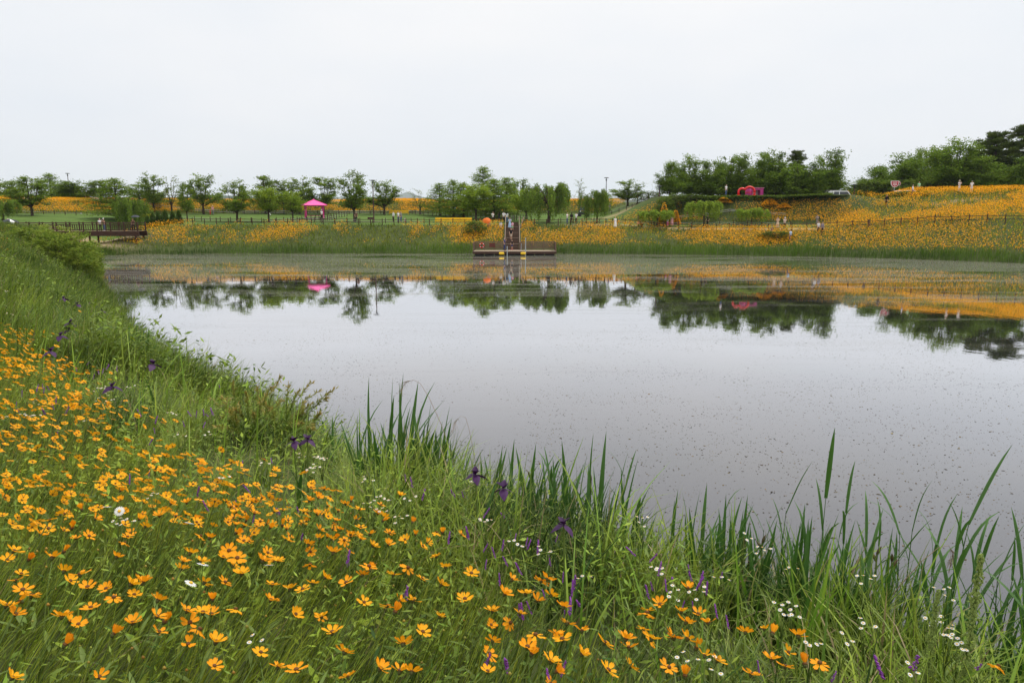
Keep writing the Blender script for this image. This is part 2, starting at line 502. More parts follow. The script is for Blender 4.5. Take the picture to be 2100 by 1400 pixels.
# ------------------------------------------------------------------ far hills and the air in front of them
def hill_range(name, y0, y1, pts, seed, col_, label):
    xs = np.linspace(pts[0][0], pts[-1][0], 160)
    hp = np.interp(xs, [p_[0] for p_ in pts], [p_[1] for p_ in pts])
    hp = np.maximum(hp + hp * 0.10 * vnoise(xs, xs * 0, (y0) * 0.02, seed) + hp * 0.05 * vnoise(xs, xs * 0, y0 * 0.006, seed + 1), 0)
    rows = np.linspace(0, 1, 14)
    V = []
    for r_ in rows:
        V.append(np.stack([xs, np.full_like(xs, y0 + (y1 - y0) * r_), 1.0 + hp * math.sin(PI * min(r_, 1)) ** 0.8 + 1.5 * vnoise(xs, xs * 0 + r_ * 900, 30, seed + 2) * math.sin(PI * r_)], 1))
    V = np.concatenate(V); ii = np.arange(len(rows) * 160).reshape(len(rows), 160)
    F = np.stack([ii[:-1, :-1], ii[:-1, 1:], ii[1:, 1:], ii[1:, :-1]], -1).reshape(-1, 4)
    return tag(mk(name, V, F, col_, smooth=True), label, 'hill', kind='structure')
M_HILL = plain('wooded_hill', (0.035, 0.055, 0.03), (0.02, 0.035, 0.02), 0.03, 0.95)
def hx(px, Y): return (px - 1050) / FPX * Y
def hz(py, Y): return EYE + (438 - py) / 1545.0 * Y - 1
hill_range('hill', 1500, 2500, [(hx(-500, 2000), 10), (hx(0, 2000), hz(415, 2000)), (hx(380, 2000), hz(408, 2000)), (hx(450, 2000), hz(403, 2000)), (hx(520, 2000), hz(405, 2000)), (hx(640, 2000), hz(411, 2000)),
           (hx(900, 2000), hz(413, 2000)), (hx(1165, 2000), hz(408, 2000)), (hx(1215, 2000), hz(413, 2000)), (hx(1260, 2000), hz(408, 2000)), (hx(1330, 2000), hz(416, 2000)), (hx(2600, 2000), 20)], 11, M_HILL, 'low blue wooded hills beyond the flower levee')
hill_range('hill', 8000, 9800, [(hx(100, 9000), 0), (hx(640, 9000), hz(412, 9000)), (hx(700, 9000), hz(404, 9000)), (hx(765, 9000), hz(409, 9000)), (hx(800, 9000), hz(405, 9000)), (hx(845, 9000), hz(394, 9000)), (hx(885, 9000), hz(408, 9000)), (hx(1000, 9000), hz(412, 9000)), (hx(1300, 9000), 8)], 23, M_HILL, 'pale distant blue mountain rising beside the sparse leaning tree')
HAZE = True
if HAZE:
    hb = MB(); hb.box((0, 5430, 168), (15000, 11000, 350))
    mh, t, o = nodes('thin_haze')
    pv = t.nodes.new('ShaderNodeVolumePrincipled')
    pv.inputs['Color'].default_value = (0.84, 0.92, 1.0, 1)
    pv.inputs['Density'].default_value = 0.00007
    pv.inputs['Anisotropy'].default_value = 0.1
    t.links.new(pv.outputs[0], o.inputs['Volume'])
    tag(hb.build('haze', mh), 'thin pale haze in the air over the whole park', 'haze', kind='stuff')

# ------------------------------------------------------------------ people: bodies and clothes grown on a posed skeleton (facing -y)
def skin_mesh(name, J, E, sub=1):
    ids = {}; V = []; Rr = []
    for k, (co, r_) in J.items():
        ids[k] = len(V); V.append(co); Rr.append(r_)
    me = bpy.data.meshes.new(name); me.from_pydata(V, [(ids[a_], ids[b_]) for a_, b_ in E], [])
    o = bpy.data.objects.new(name, me); COL.objects.link(o)
    m = o.modifiers.new('skin', 'SKIN'); m.use_smooth_shade = True
    lay = me.skin_vertices[0].data
    seen = set()
    adj = {}
    for a_, b_ in E: adj.setdefault(ids[a_], []).append(ids[b_]); adj.setdefault(ids[b_], []).append(ids[a_])
    for i in range(len(V)):
        lay[i].radius = (Rr[i], Rr[i]) if not hasattr(Rr[i], '__len__') else Rr[i]
        lay[i].use_root = False
    for i in range(len(V)):
        if i in seen: continue
        lay[i].use_root = True; stack = [i]
        while stack:
            q = stack.pop()
            if q in seen: continue
            seen.add(q); stack += adj.get(q, [])
    if sub:
        s_ = o.modifiers.new('sub', 'SUBSURF'); s_.levels = sub; s_.render_levels = sub
    dg = bpy.context.evaluated_depsgraph_get()
    out = bpy.data.meshes.new_from_object(o.evaluated_get(dg))
    out.name = name
    bpy.data.objects.remove(o); bpy.data.meshes.remove(me)
    for p_ in out.polygons: p_.use_smooth = True
    return out
def pose_joints(pose):
    j = dict(pelvis=(0, 0, .93), waist=(0, 0, 1.07), chest=(0, .01, 1.27), neck=(0, .01, 1.45), jaw=(0, -.015, 1.53), skull=(0, 0, 1.61), crown=(0, .005, 1.675))
    for s_, n_ in ((1, 'L'), (-1, 'R')):
        j['sh' + n_] = (.165 * s_, .01, 1.39); j['el' + n_] = (.215 * s_, .03, 1.12); j['wr' + n_] = (.225 * s_, -.04, .88); j['ha' + n_] = (.225 * s_, -.055, .81)
        j['hp' + n_] = (.085 * s_, 0, .88); j['kn' + n_] = (.095 * s_, -.015, .49); j['an' + n_] = (.10 * s_, .02, .085); j['to' + n_] = (.115 * s_, -.13, .035)
        if pose == 'phone':
            j['el' + n_] = (.24 * s_, -.10, 1.16); j['wr' + n_] = (.08 * s_, -.29, 1.36); j['ha' + n_] = (.045 * s_, -.32, 1.42)
        if pose == 'arm' and s_ > 0:
            j['el' + n_] = (.26, -.06, 1.20); j['wr' + n_] = (.17, -.22, 1.38); j['ha' + n_] = (.16, -.24, 1.45)
        if pose == 'walk':
            j['kn' + n_] = (.09 * s_, -.10 if s_ > 0 else .02, .50); j['an' + n_] = (.09 * s_, -.20 * s_ + .03, .09 if s_ > 0 else .12); j['to' + n_] = (.10 * s_, -.20 * s_ - .12, .04)
            j['el' + n_] = (.21 * s_, .08 * s_ + .03, 1.13); j['wr' + n_] = (.20 * s_, .12 * s_ - .08, .92); j['ha' + n_] = (.20 * s_, .13 * s_ - .11, .85)
        if pose == 'crouch':
            j['hp' + n_] = (.09 * s_, .10, .34); j['kn' + n_] = (.14 * s_, -.22, .50); j['an' + n_] = (.11 * s_, .0, .085); j['to' + n_] = (.12 * s_, -.15, .035)
        if pose == 'sit':
            j['hp' + n_] = (.09 * s_, .05, .46); j['kn' + n_] = (.11 * s_, -.36, .50); j['an' + n_] = (.11 * s_, -.38, .085); j['to' + n_] = (.12 * s_, -.52, .035)
        if pose in ('crouch', 'sit'):
            dz = .56 if pose == 'crouch' else .45; dy = .06 if pose == 'crouch' else .0
            j['sh' + n_] = (.165 * s_, dy - .06, 1.38 - dz); j['el' + n_] = (.21 * s_, dy - .16, 1.14 - dz); j['wr' + n_] = (.10 * s_, dy - .33, 1.12 - dz); j['ha' + n_] = (.07 * s_, dy - .38, 1.14 - dz)
    if pose in ('crouch', 'sit'):
        dz = .56 if pose == 'crouch' else .45; dy = .10 if pose == 'crouch' else .04
        for k, f_ in (('pelvis', 0), ('waist', -.02), ('chest', -.08), ('neck', -.12), ('jaw', -.155), ('skull', -.145), ('crown', -.14)):
            x, y, z = j[k]; j[k] = (x, y + dy + f_, z - dz)
    return j
def lerp3(a_, b_, t_): return tuple(p_ + (q_ - p_) * t_ for p_, q_ in zip(a_, b_))
POSES = {}
for pose in ('stand', 'phone', 'arm', 'walk', 'crouch', 'sit'):
    j = pose_joints(pose)
    rad = dict(pelvis=(.125, .10), waist=(.112, .09), chest=(.135, .10), neck=.050, jaw=.066, skull=.088, crown=.058)
    for n_ in 'LR': rad.update({'sh' + n_: .056, 'el' + n_: .040, 'wr' + n_: .027, 'ha' + n_: .030, 'hp' + n_: .080, 'kn' + n_: .054, 'an' + n_: .037, 'to' + n_: .034})
    spine = [('pelvis', 'waist'), ('waist', 'chest'), ('chest', 'neck'), ('neck', 'jaw'), ('jaw', 'skull'), ('skull', 'crown')]
    limbs = []
    for n_ in 'LR': limbs += [('chest', 'sh' + n_), ('sh' + n_, 'el' + n_), ('el' + n_, 'wr' + n_), ('wr' + n_, 'ha' + n_), ('pelvis', 'hp' + n_), ('hp' + n_, 'kn' + n_), ('kn' + n_, 'an' + n_), ('an' + n_, 'to' + n_)]
    JB = {k: (j[k], rad[k]) for k in j}
    E = spine + limbs
    nx_, ny_, nz_ = j['jaw']
    JB['nose0'] = ((nx_, ny_ - .055, nz_ + .045), .013); JB['nose1'] = ((nx_, ny_ - .088, nz_ + .035), .011); E.append(('nose0', 'nose1'))
    for s_, n_ in ((1, 'L'), (-1, 'R')):
        JB['ear' + n_] = ((nx_ + .082 * s_, ny_ + .02, nz_ + .055), .014); JB['eab' + n_] = ((nx_ + .092 * s_, ny_ + .03, nz_ + .075), .012); E.append(('ear' + n_, 'eab' + n_))
        h_ = Vector(j['ha' + n_]); d_ = (h_ - Vector(j['wr' + n_])).normalized(); sd_ = d_.cross(Vector((s_, 0, 0.2))).normalized()
        for q in range(5):
            off = sd_ * (.026 * (q - 1.8)) if q < 4 else sd_ * -.034
            ln = (.050, .062, .058, .045, .038)[q]
            b0 = h_ + off * .6 - d_ * (.0 if q < 4 else .03); b1 = b0 + d_ * ln * .55 + off * .25; b2 = b1 + d_ * ln * .45 + Vector((-.012 * s_, -.006, 0))
            for i_, b_ in enumerate((b0, b1, b2)): JB['f%s%d%d' % (n_, q, i_)] = (tuple(b_), (.010, .009, .007)[i_])
            E += [('f%s%d0' % (n_, q), 'f%s%d1' % (n_, q)), ('f%s%d1' % (n_, q), 'f%s%d2' % (n_, q))]
    body = skin_mesh('body', JB, E)
    g = .020
    def cloth(keys, edges, extra={}):
        JJ = {}
        for k in keys:
            r_ = rad[k]; r_ = tuple(q + g for q in r_) if hasattr(r_, '__len__') else r_ + g
            JJ[k] = (j[k], r_)
        JJ.update(extra)
        return JJ, edges
    # short-sleeved shirt, long-sleeved shirt, trousers, shorts
    hem = lerp3(j['pelvis'], j['waist'], 0.15)
    base_e = [('hem', 'waist'), ('waist', 'chest'), ('chest', 'col')]
    ex = {'hem': (hem, (.150, .120)), 'col': (lerp3(j['chest'], j['neck'], .80), .072)}
    exs = dict(ex)
    for n_ in 'LR': exs['sl' + n_] = (lerp3(j['sh' + n_], j['el' + n_], .62), .062)
    JJ, _ = cloth(['waist', 'chest', 'shL', 'shR'], None, exs)
    tee = skin_mesh('shirt', JJ, base_e + [('chest', 'shL'), ('shL', 'slL'), ('chest', 'shR'), ('shR', 'slR')])
    exl = dict(ex)
    for n_ in 'LR': exl['sl' + n_] = (lerp3(j['el' + n_], j['wr' + n_], .85), .042)
    JJ, _ = cloth(['waist', 'chest', 'shL', 'shR', 'elL', 'elR'], None, exl)
    long_ = skin_mesh('shirt', JJ, base_e + [('chest', 'shL'), ('shL', 'elL'), ('elL', 'slL'), ('chest', 'shR'), ('shR', 'elR'), ('elR', 'slR')])
    ext = {'belt': (lerp3(j['pelvis'], j['waist'], .45), (.128, .102))}
    for n_ in 'LR': ext['cf' + n_] = (lerp3(j['kn' + n_], j['an' + n_], .90), .058)
    JJ, _ = cloth(['pelvis', 'hpL', 'hpR', 'knL', 'knR'], None, ext)
    trs = skin_mesh('trousers', JJ, [('belt', 'pelvis'), ('pelvis', 'hpL'), ('hpL', 'knL'), ('knL', 'cfL'), ('pelvis', 'hpR'), ('hpR', 'knR'), ('knR', 'cfR')])
    exr = {'belt': ext['belt']}
    for n_ in 'LR': exr['cf' + n_] = (lerp3(j['hp' + n_], j['kn' + n_], .88), .082)
    JJ, _ = cloth(['pelvis', 'hpL', 'hpR'], None, exr)
    shorts = skin_mesh('shorts', JJ, [('belt', 'pelvis'), ('pelvis', 'hpL'), ('hpL', 'cfL'), ('pelvis', 'hpR'), ('hpR', 'cfR')])
    kx = lerp3(j['knL'], j['knR'], .5); ax_ = lerp3(j['anL'], j['anR'], .5)
    skirt = MB()
    cs_ = [(lerp3(j['pelvis'], j['waist'], .7), .125, .105), (j['pelvis'], .165, .14), (lerp3(j['pelvis'], kx, .5), .20, .185), (lerp3(kx, ax_, .15), .235, .23), (lerp3(kx, ax_, .45), .25, .245)]
    VV = []; FF = []
    for c_, rx, ry in cs_:
        for k in range(14):
            w = 2 * PI * k / 14; rp = 1 + 0.05 * math.sin(4 * w) * (rx > .18)
            VV.append((c_[0] + rx * rp * math.cos(w), c_[1] + ry * rp * math.sin(w), c_[2]))
    for i in range(len(cs_) - 1):
        for k in range(14): FF.append((i * 14 + k, i * 14 + (k + 1) % 14, (i + 1) * 14 + (k + 1) % 14, (i + 1) * 14 + k))
    skirt.add(VV, FF); skirt = skirt.mesh('skirt', None, True)
    sk = j['skull']; hs_ = {'h0': ((sk[0], sk[1] - .035, sk[2] + .062), .052), 'h1': ((sk[0], sk[1] + .025, sk[2] + .035), .088), 'h2': ((sk[0], sk[1] + .045, sk[2] - .05), .066)}
    hair = skin_mesh('hair', hs_, [('h0', 'h1'), ('h1', 'h2')])
    hl_ = dict(hs_); hl_['h3'] = ((sk[0], sk[1] + .075, sk[2] - .20), (.085, .04)); hl_['h4'] = ((sk[0], sk[1] + .085, sk[2] - .34), (.06, .03))
    hair2 = skin_mesh('hair', hl_, [('h0', 'h1'), ('h1', 'h2'), ('h2', 'h3'), ('h3', 'h4')])
    cap = MB().lathe([(.098, .02), (.102, .05), (.088, .10), (.045, .125), (.005, .13)], 12, (sk[0], sk[1] - .002, sk[2]))
    cap.add([(sk[0] - .07, sk[1] - .08, sk[2] + .035), (sk[0] + .07, sk[1] - .08, sk[2] + .035), (sk[0] + .05, sk[1] - .175, sk[2] + .02), (sk[0] - .05, sk[1] - .175, sk[2] + .02), (sk[0] - .07, sk[1] - .08, sk[2] + .045), (sk[0] + .07, sk[1] - .08, sk[2] + .045), (sk[0] + .05, sk[1] - .175, sk[2] + .03), (sk[0] - .05, sk[1] - .175, sk[2] + .03)],
            [(3, 2, 1, 0), (4, 5, 6, 7), (0, 1, 5, 4), (1, 2, 6, 5), (2, 3, 7, 6), (3, 0, 4, 7)])
    cap = cap.mesh('cap', None, True)
    hat = MB().lathe([(.17, .03), (.18, .035), (.10, .055), (.098, .10), (.075, .14), (.005, .15)], 14, (sk[0], sk[1], sk[2])).mesh('sun_hat', None, True)
    eyes = MB()
    for s_ in (1, -1): eyes.lathe([(.002, -.010), (.010, -.004), (.010, .004), (.002, .010)], 6, (nx_ + .032 * s_, ny_ - .062, nz_ + .066))
    eyes = eyes.mesh('eyes', None, True)
    sho = []
    for n_ in 'LR':
        a_, t_ = j['an' + n_], j['to' + n_]
        sho.append(MB().tube([lerp3(a_, t_, -.30), lerp3(a_, t_, .1), lerp3(a_, t_, .75), lerp3(a_, t_, 1.25)], [.040, .052, .046, .026], 8).mesh('shoe', None, True))
    sh_ = Vector(j['chest']); bag = MB().box((sh_.x, sh_.y + .19, sh_.z - .03), (.28, .16, .38)).mesh('backpack', None)
    POSES[pose] = dict(body=body, tee=tee, long=long_, trousers=trs, shorts=shorts, skirt=skirt, hair=hair, hair2=hair2, cap=cap, hat=hat, eyes=eyes, shoes=sho, bag=bag, J=j)
print('people parts', round(time.time() - T0, 1))

# ------------------------------------------------------------------ vegetation builders (arrays of blades and leaves)
def blades(P, L, Wd, az, th0, th1, K, rs, twist=1.0):
    n = len(P)
    pos = P.copy(); dh = np.stack([np.cos(az), np.sin(az)], 1)
    tw = az + PI / 2 + rs.uniform(-twist, twist, n)
    side = np.stack([np.cos(tw), np.sin(tw), np.zeros(n)], 1)
    V = np.zeros((n, 2 * K + 1, 3), np.float32)
    for i in range(K):
        w = (Wd * (1.0 - (i / K) ** 2.2 * 0.9) * (0.7 if i == 0 else 1.0) * 0.5)[:, None]
        V[:, 2 * i] = pos - side * w; V[:, 2 * i + 1] = pos + side * w
        a_ = th0 + th1 * (i + 0.5) / K
        st_ = (L / K)
        pos = pos + np.concatenate([dh * (np.sin(a_) * st_)[:, None], (np.cos(a_) * st_)[:, None]], 1)
    V[:, 2 * K] = pos
    F = []
    for i in range(K - 1):
        F += [(2 * i, 2 * i + 1, 2 * i + 3), (2 * i, 2 * i + 3, 2 * i + 2)]
    F.append((2 * K - 2, 2 * K - 1, 2 * K))
    F = np.array(F)[None] + (np.arange(n) * (2 * K + 1))[:, None, None]
    return V.reshape(-1, 3), F.reshape(-1, 3), 2 * K + 1
def cards(P, D, N, L, Wd):
    """pointed leaves: base P, direction D, face normal N"""
    D = D / np.linalg.norm(D, axis=1, keepdims=True)
    S = np.cross(N, D); S /= (np.linalg.norm(S, axis=1, keepdims=True) + 1e-9)
    L = L[:, None]; Wd = Wd[:, None]
    V = np.stack([P, P + D * L * 0.45 - S * Wd * 0.5, P + D * L, P + D * L * 0.45 + S * Wd * 0.5], 1)
    n = len(P)
    F = np.array([(0, 1, 2), (0, 2, 3)])[None] + (np.arange(n) * 4)[:, None, None]
    return V.reshape(-1, 3), F.reshape(-1, 3), 4
class Arr:
    def __init__(s): s.V = []; s.F = []; s.C = []; s.n = 0
    def add(s, vfk, col):
        V, F, k = vfk
        s.V.append(V); s.F.append(F + s.n); s.n += len(V)
        s.C.append(np.repeat(np.asarray(col, np.float32), k, 0)); return s
    def build(s, name, mat, parent=None, link=True):
        return mk(name, np.concatenate(s.V), np.concatenate(s.F), mat, parent, np.concatenate(s.C), link=link)
VEG = np.array([1.70, 1.52, 1.0])
def tint(n, rs, a_, b_, v=0.25, mixp=None):
    t_ = rs.rand(n)[:, None] if mixp is None else np.asarray(mixp)[:, None]
    c = (np.array(a_) * (1 - t_) + np.array(b_) * t_) * VEG
    return c * rs.uniform(1 - v, 1 + v, (n, 1)) * rs.uniform(0.93, 1.07, (n, 3))
def patchy(P, rs, s_, seed, k=0.55, sd=0.22):
    return np.clip(0.42 + k * vnoise(P[:, 0], P[:, 1], s_, seed) + rs.normal(0, sd, len(P)), 0, 1)
def straw(c, rs, p=0.06):
    m_ = rs.rand(len(c)) < p
    c[m_] = np.array([0.34, 0.27, 0.13]) * rs.uniform(0.6, 1.1, (m_.sum(), 1)); return c
def scatter(n, rs, xr, yr, keep, fr=0.74, mar=1.0, ypow=1.0):
    """random ground points in view; keep(x, y, d) gives the chance to stay"""
    y = yr[0] + (yr[1] - yr[0]) * rs.rand(n) ** ypow
    x = xr[0] + (xr[1] - xr[0]) * rs.rand(n)
    ok = np.abs(x) < fr * y + mar
    x, y = x[ok], y[ok]
    h, d = Hd(x, y)
    k = rs.rand(len(x)) < keep(x, y, d)
    return np.stack([x[k], y[k], h[k]], 1), d[k]
def lean_az(P, rs, spread):
    """stems lean with the wind, to the east and a little down the bank"""
    return rs.normal(0.25, spread, len(P))
def nearmask(x, y): return (np.hypot(x, y) > 0.75) * (y > 0.3)
def flower_zone(x, y, d):
    e_ = 5.85 + 0.35 * vnoise(x, y, 1.8, 8) + 0.25 * vnoise(x, y, 0.6, 9)
    return ss((d - e_) / 0.4)

# ---- foreground bank
rs = np.random.RandomState(7)
near_g = Arr()
def crowd(x, y): return 0.62 + 0.38 * vnoise(x, y, 0.45, 12)
# fine meadow grass and stems under the flowers
P, d = scatter(250000, rs, (-8.5, 5), (0.4, 10), lambda x, y, d: nearmask(x, y) * flower_zone(x, y, d) * (0.35 + 0.65 * ss((6 - y) / 4)) * crowd(x, y), fr=0.72, mar=1.3)
n = len(P)
wst = ss((0.6 - P[:, 0]) / 1.6)          # the western part leans more
near_g.add(blades(P, rs.uniform(0.18, 0.50, n), rs.uniform(0.0022, 0.0065, n), lean_az(P, rs, 0.5), rs.uniform(0.05, 0.35, n) + 0.30 * wst, rs.uniform(0.0, 0.9, n), 4, rs),
           straw(tint(n, rs, (0.020, 0.048, 0.006), (0.170, 0.235, 0.028), 0.35, patchy(P, rs, 0.4, 14)), rs, 0.03))
# pale long flower stalks
P, d = scatter(16000, rs, (-8, 4.5), (0.4, 9), lambda x, y, d: nearmask(x, y) * flower_zone(x, y, d), fr=0.72, mar=1.3)
n = len(P); wst = ss((0.6 - P[:, 0]) / 1.6)
near_g.add(blades(P, rs.uniform(0.32, 0.56, n), rs.uniform(0.0022, 0.0036, n), lean_az(P, rs, 0.3), rs.uniform(0.05, 0.25, n) + 0.38 * wst, rs.uniform(-0.1, 0.3, n), 3, rs),
           tint(n, rs, (0.21, 0.30, 0.045), (0.29, 0.36, 0.075), 0.2))
# arching shore grass on the brow of the bank, in uneven clumps
P, d = scatter(330000, rs, (-9, 6), (0.8, 14), lambda x, y, d: nearmask(x, y) * (d > 2.2) * (1 - flower_zone(x, y, d)) * np.clip(0.25 + 0.75 * ss((d - 3.4) / 0.8), 0, 1) * np.clip(0.35 + 0.8 * vnoise(x, y, 0.55, 4), 0.08, 1), fr=0.74, mar=1.3)
n = len(P); tall = np.clip(0.78 + 0.5 * vnoise(P[:, 0], P[:, 1], 0.55, 4) + 0.25 * vnoise(P[:, 0], P[:, 1], 1.5, 21), 0.35, 1.5)
near_g.add(blades(P, rs.uniform(0.22, 0.62, n) * tall, rs.uniform(0.0035, 0.011, n), rs.uniform(-0.9, 2.6, n), rs.uniform(0.0, 0.45, n), rs.uniform(0.2, 2.2, n), 4, rs),
           straw(tint(n, rs, (0.018, 0.048, 0.007), (0.165, 0.240, 0.036), 0.38, patchy(P, rs, 0.5, 15)), rs, 0.06))
# broad bright blades standing out of the brow
P, d = scatter(6000, rs, (-9, 6), (0.8, 13), lambda x, y, d: nearmask(x, y) * (d > 3.2) * (d < 6.1) * (0.35 + 0.4 * vnoise(x, y, 0.8, 5)), fr=0.74, mar=1.3)
n = len(P)
near_g.add(blades(P, rs.uniform(0.40, 0.80, n), rs.uniform(0.009, 0.017, n), rs.uniform(-0.6, 2.2, n), rs.uniform(0.0, 0.3, n), rs.uniform(0.1, 1.6, n), 5, rs, 0.7),
           tint(n, rs, (0.070, 0.145, 0.020), (0.160, 0.250, 0.045), 0.2))
P, d = scatter(24000, rs, (-0.5, 6), (0.8, 6), lambda x, y, d: nearmask(x, y) * (d > 3.3) * (d < 5.3) * ss((x - 0.35 * y + 0.3) / 0.5) * np.clip(0.15 + 1.0 * vnoise(x, y, 0.35, 6), 0.02, 1) * 0.5, fr=0.74, mar=1.3)
n = len(P)
near_g.add(blades(P, rs.uniform(0.28, 0.72, n), rs.uniform(0.008, 0.019, n), rs.uniform(0, 2 * PI, n), rs.uniform(0.0, 0.35, n), rs.uniform(-0.1, 0.9, n), 5, rs, 0.8),
           straw(tint(n, rs, (0.035, 0.090, 0.012), (0.110, 0.205, 0.026), 0.3), rs, 0.05))
# silvery fine sedge tufts
tuft, td = scatter(900, rs, (-8, 5), (1, 12), lambda x, y, d: nearmask(x, y) * (d > 3.6) * (d < 6.0) * 0.35)
m = 110
P = np.repeat(tuft, m, 0) + rs.normal(0, 0.035, (len(tuft) * m, 3)) * [1, 1, 0]
n = len(P)
near_g.add(blades(P, rs.uniform(0.25, 0.52, n), rs.uniform(0.0018, 0.004, n), rs.uniform(0, 2 * PI, n), rs.uniform(0.05, 0.5, n), rs.uniform(0.9, 2.2, n), 4, rs),
           tint(n, rs, (0.11, 0.17, 0.05), (0.19, 0.24, 0.085), 0.2))
print('near tris', sum(len(f) for f in near_g.F))
tag(near_g.build('grass', M_GRASS), 'tangled green meadow grass and stalks covering the near bank', 'grass', kind='stuff')

# leafy weeds: stems with narrow leaves
weeds = Arr()
P, d = scatter(33000, rs, (-9, 5), (0.7, 13), lambda x, y, d: nearmask(x, y) * (d > 3.2) * np.clip(0.45 + 0.7 * vnoise(x, y, 0.9, 31), 0, 1) * (1 - 0.55 * ss((0.2 - x) / 1.2) * ss((3.2 - y) / 1.5)), fr=0.72, mar=1.3)
n = len(P); az = rs.normal(0.4, 1.0, n); Ls = rs.uniform(0.20, 0.50, n) * (1 - 0.35 * ss((2.2 - P[:, 1]) / 1.0)); th = rs.uniform(0.02, 0.4, n)
weeds.add(blades(P, Ls, rs.uniform(0.002, 0.0045, n), az, th, rs.uniform(0, 0.2, n), 2, rs), tint(n, rs, (0.10, 0.16, 0.03), (0.18, 0.23, 0.05)))
m = 12
base = np.repeat(P, m, 0); tt = np.tile(np.linspace(0.18, 1.0, m), n) + rs.uniform(-0.04, 0.04, n * m)
LL = np.repeat(Ls, m); A = np.repeat(az, m); TH = np.repeat(th, m)
base = base + np.stack([np.cos(A) * np.sin(TH), np.sin(A) * np.sin(TH), np.cos(TH)], 1) * (LL * tt)[:, None]
la = rs.uniform(0, 2 * PI, n * m); el = rs.uniform(-0.1, 0.9, n * m)
D = np.stack([np.cos(la) * np.cos(el), np.sin(la) * np.cos(el), np.sin(el)], 1)
N = np.stack([-np.cos(la) * np.sin(el), -np.sin(la) * np.sin(el), np.cos(el)], 1) + rs.normal(0, 0.25, (n * m, 3))
broad = np.repeat(rs.rand(n) < 0.4, m)
Lf = rs.uniform(0.022, 0.062, n * m) * np.where(broad, 1.3, 1.0) * (1.15 - 0.5 * tt); Wf = Lf * np.where(broad, rs.uniform(0.28, 0.42, n * m), rs.uniform(0.14, 0.22, n * m))
weeds.add(cards(base, D, N, Lf, Wf), np.repeat(tint(n, rs, (0.024, 0.065, 0.008), (0.175, 0.260, 0.036), 0.3, patchy(P, rs, 0.6, 16)), m, 0))
# larger-leaved weeds among the nearest flowers
P, d = scatter(5200, rs, (-4, 4), (0.8, 4.5), lambda x, y, d: nearmask(x, y) * (d > 4.6) * np.clip(0.12 + 0.6 * vnoise(x, y, 0.7, 33), 0, 1) * (0.4 + 0.6 * ss((x + 0.6) / 0.8)), fr=0.72, mar=1.0)
n = len(P); Ls = rs.uniform(0.22, 0.46, n); m = 10; az = rs.normal(0.4, 1.0, n); th = rs.uniform(0.02, 0.3, n)
weeds.add(blades(P, Ls, rs.uniform(0.003, 0.005, n), az, th, rs.uniform(0, 0.15, n), 2, rs), tint(n, rs, (0.09, 0.15, 0.025), (0.17, 0.22, 0.045)))
tt = np.tile(np.linspace(0.15, 1.0, m), n); A = np.repeat(az, m); TH = np.repeat(th, m)
base = np.repeat(P, m, 0) + np.stack([np.cos(A) * np.sin(TH), np.sin(A) * np.sin(TH), np.cos(TH)], 1) * (np.repeat(Ls, m) * tt)[:, None]
la = np.tile(np.arange(m) * 2.4, n) + np.repeat(rs.uniform(0, 6, n), m); el = rs.uniform(0.1, 0.8, n * m)
D = np.stack([np.cos(la) * np.cos(el), np.sin(la) * np.cos(el), np.sin(el)], 1)
N = np.stack([-np.cos(la) * np.sin(el), -np.sin(la) * np.sin(el), np.cos(el)], 1) + rs.normal(0, 0.2, (n * m, 3))
Lf = rs.uniform(0.045, 0.085, n * m) * (1.2 - 0.6 * tt)
weeds.add(cards(base, D, N, Lf, Lf * rs.uniform(0.20, 0.32, n * m)), np.repeat(tint(n, rs, (0.060, 0.125, 0.014), (0.165, 0.255, 0.034), 0.25), m, 0))
print('weeds', sum(len(f) for f in weeds.F))
tag(weeds.build('weeds', M_GRASS), 'leafy green weeds growing through the near bank grass', 'weeds', kind='stuff')

# ---- western bank, running away to the footbridge
mid = Arr()
def left_keep(x, y, d): return (d > -0.2) * (d < 15) * (y > 8.5) * (x < -3) * (y < 97)
P, d = scatter(520000, rs, (-76, -3), (8.5, 97), left_keep, fr=0.72, mar=2, ypow=1.6)
n = len(P); dd = np.hypot(P[:, 0], P[:, 1])
pat = vnoise(P[:, 0], P[:, 1], 3.5, 41); pat2 = vnoise(P[:, 0], P[:, 1], 1.4, 42)
Lh = rs.uniform(0.25, 0.70, n) * (1 + 0.45 * pat2) * (1 + 0.3 * ss((dd - 20) / 20))
mid.add(blades(P, Lh, 0.005 + 0.00042 * dd * rs.uniform(0.6, 1.3, n), rs.uniform(-1.2, 1.2, n), rs.uniform(0, 0.5, n), rs.uniform(0.1, 1.5, n), 3, rs),
        straw(tint(n, rs, (0.016, 0.042, 0.007), (0.120, 0.180, 0.028), 0.35, np.clip(0.40 + 0.35 * pat + 0.3 * pat2 + rs.normal(0, 0.22, n), 0, 1)), rs, 0.05))
# tall rank clumps that break the outline of the bank
Pt, dt_ = scatter(60000, rs, (-50, -3), (8.5, 70), lambda x, y, d: (d > -0.1) * (d < 9) * ss((vnoise(x, y, 2.0, 46) + 0.5 * vnoise(x, y, 0.8, 47) - 0.25) / 0.4), fr=0.72, mar=1, ypow=1.6)
n = len(Pt)
mid.add(blades(Pt, rs.uniform(0.6, 1.15, n), 0.007 + 0.00045 * Pt[:, 1], rs.uniform(-1.2, 1.6, n), rs.uniform(0, 0.4, n), rs.uniform(0.1, 1.5, n), 4, rs),
        straw(tint(n, rs, (0.016, 0.044, 0.007), (0.115, 0.180, 0.028), 0.35), rs, 0.05))
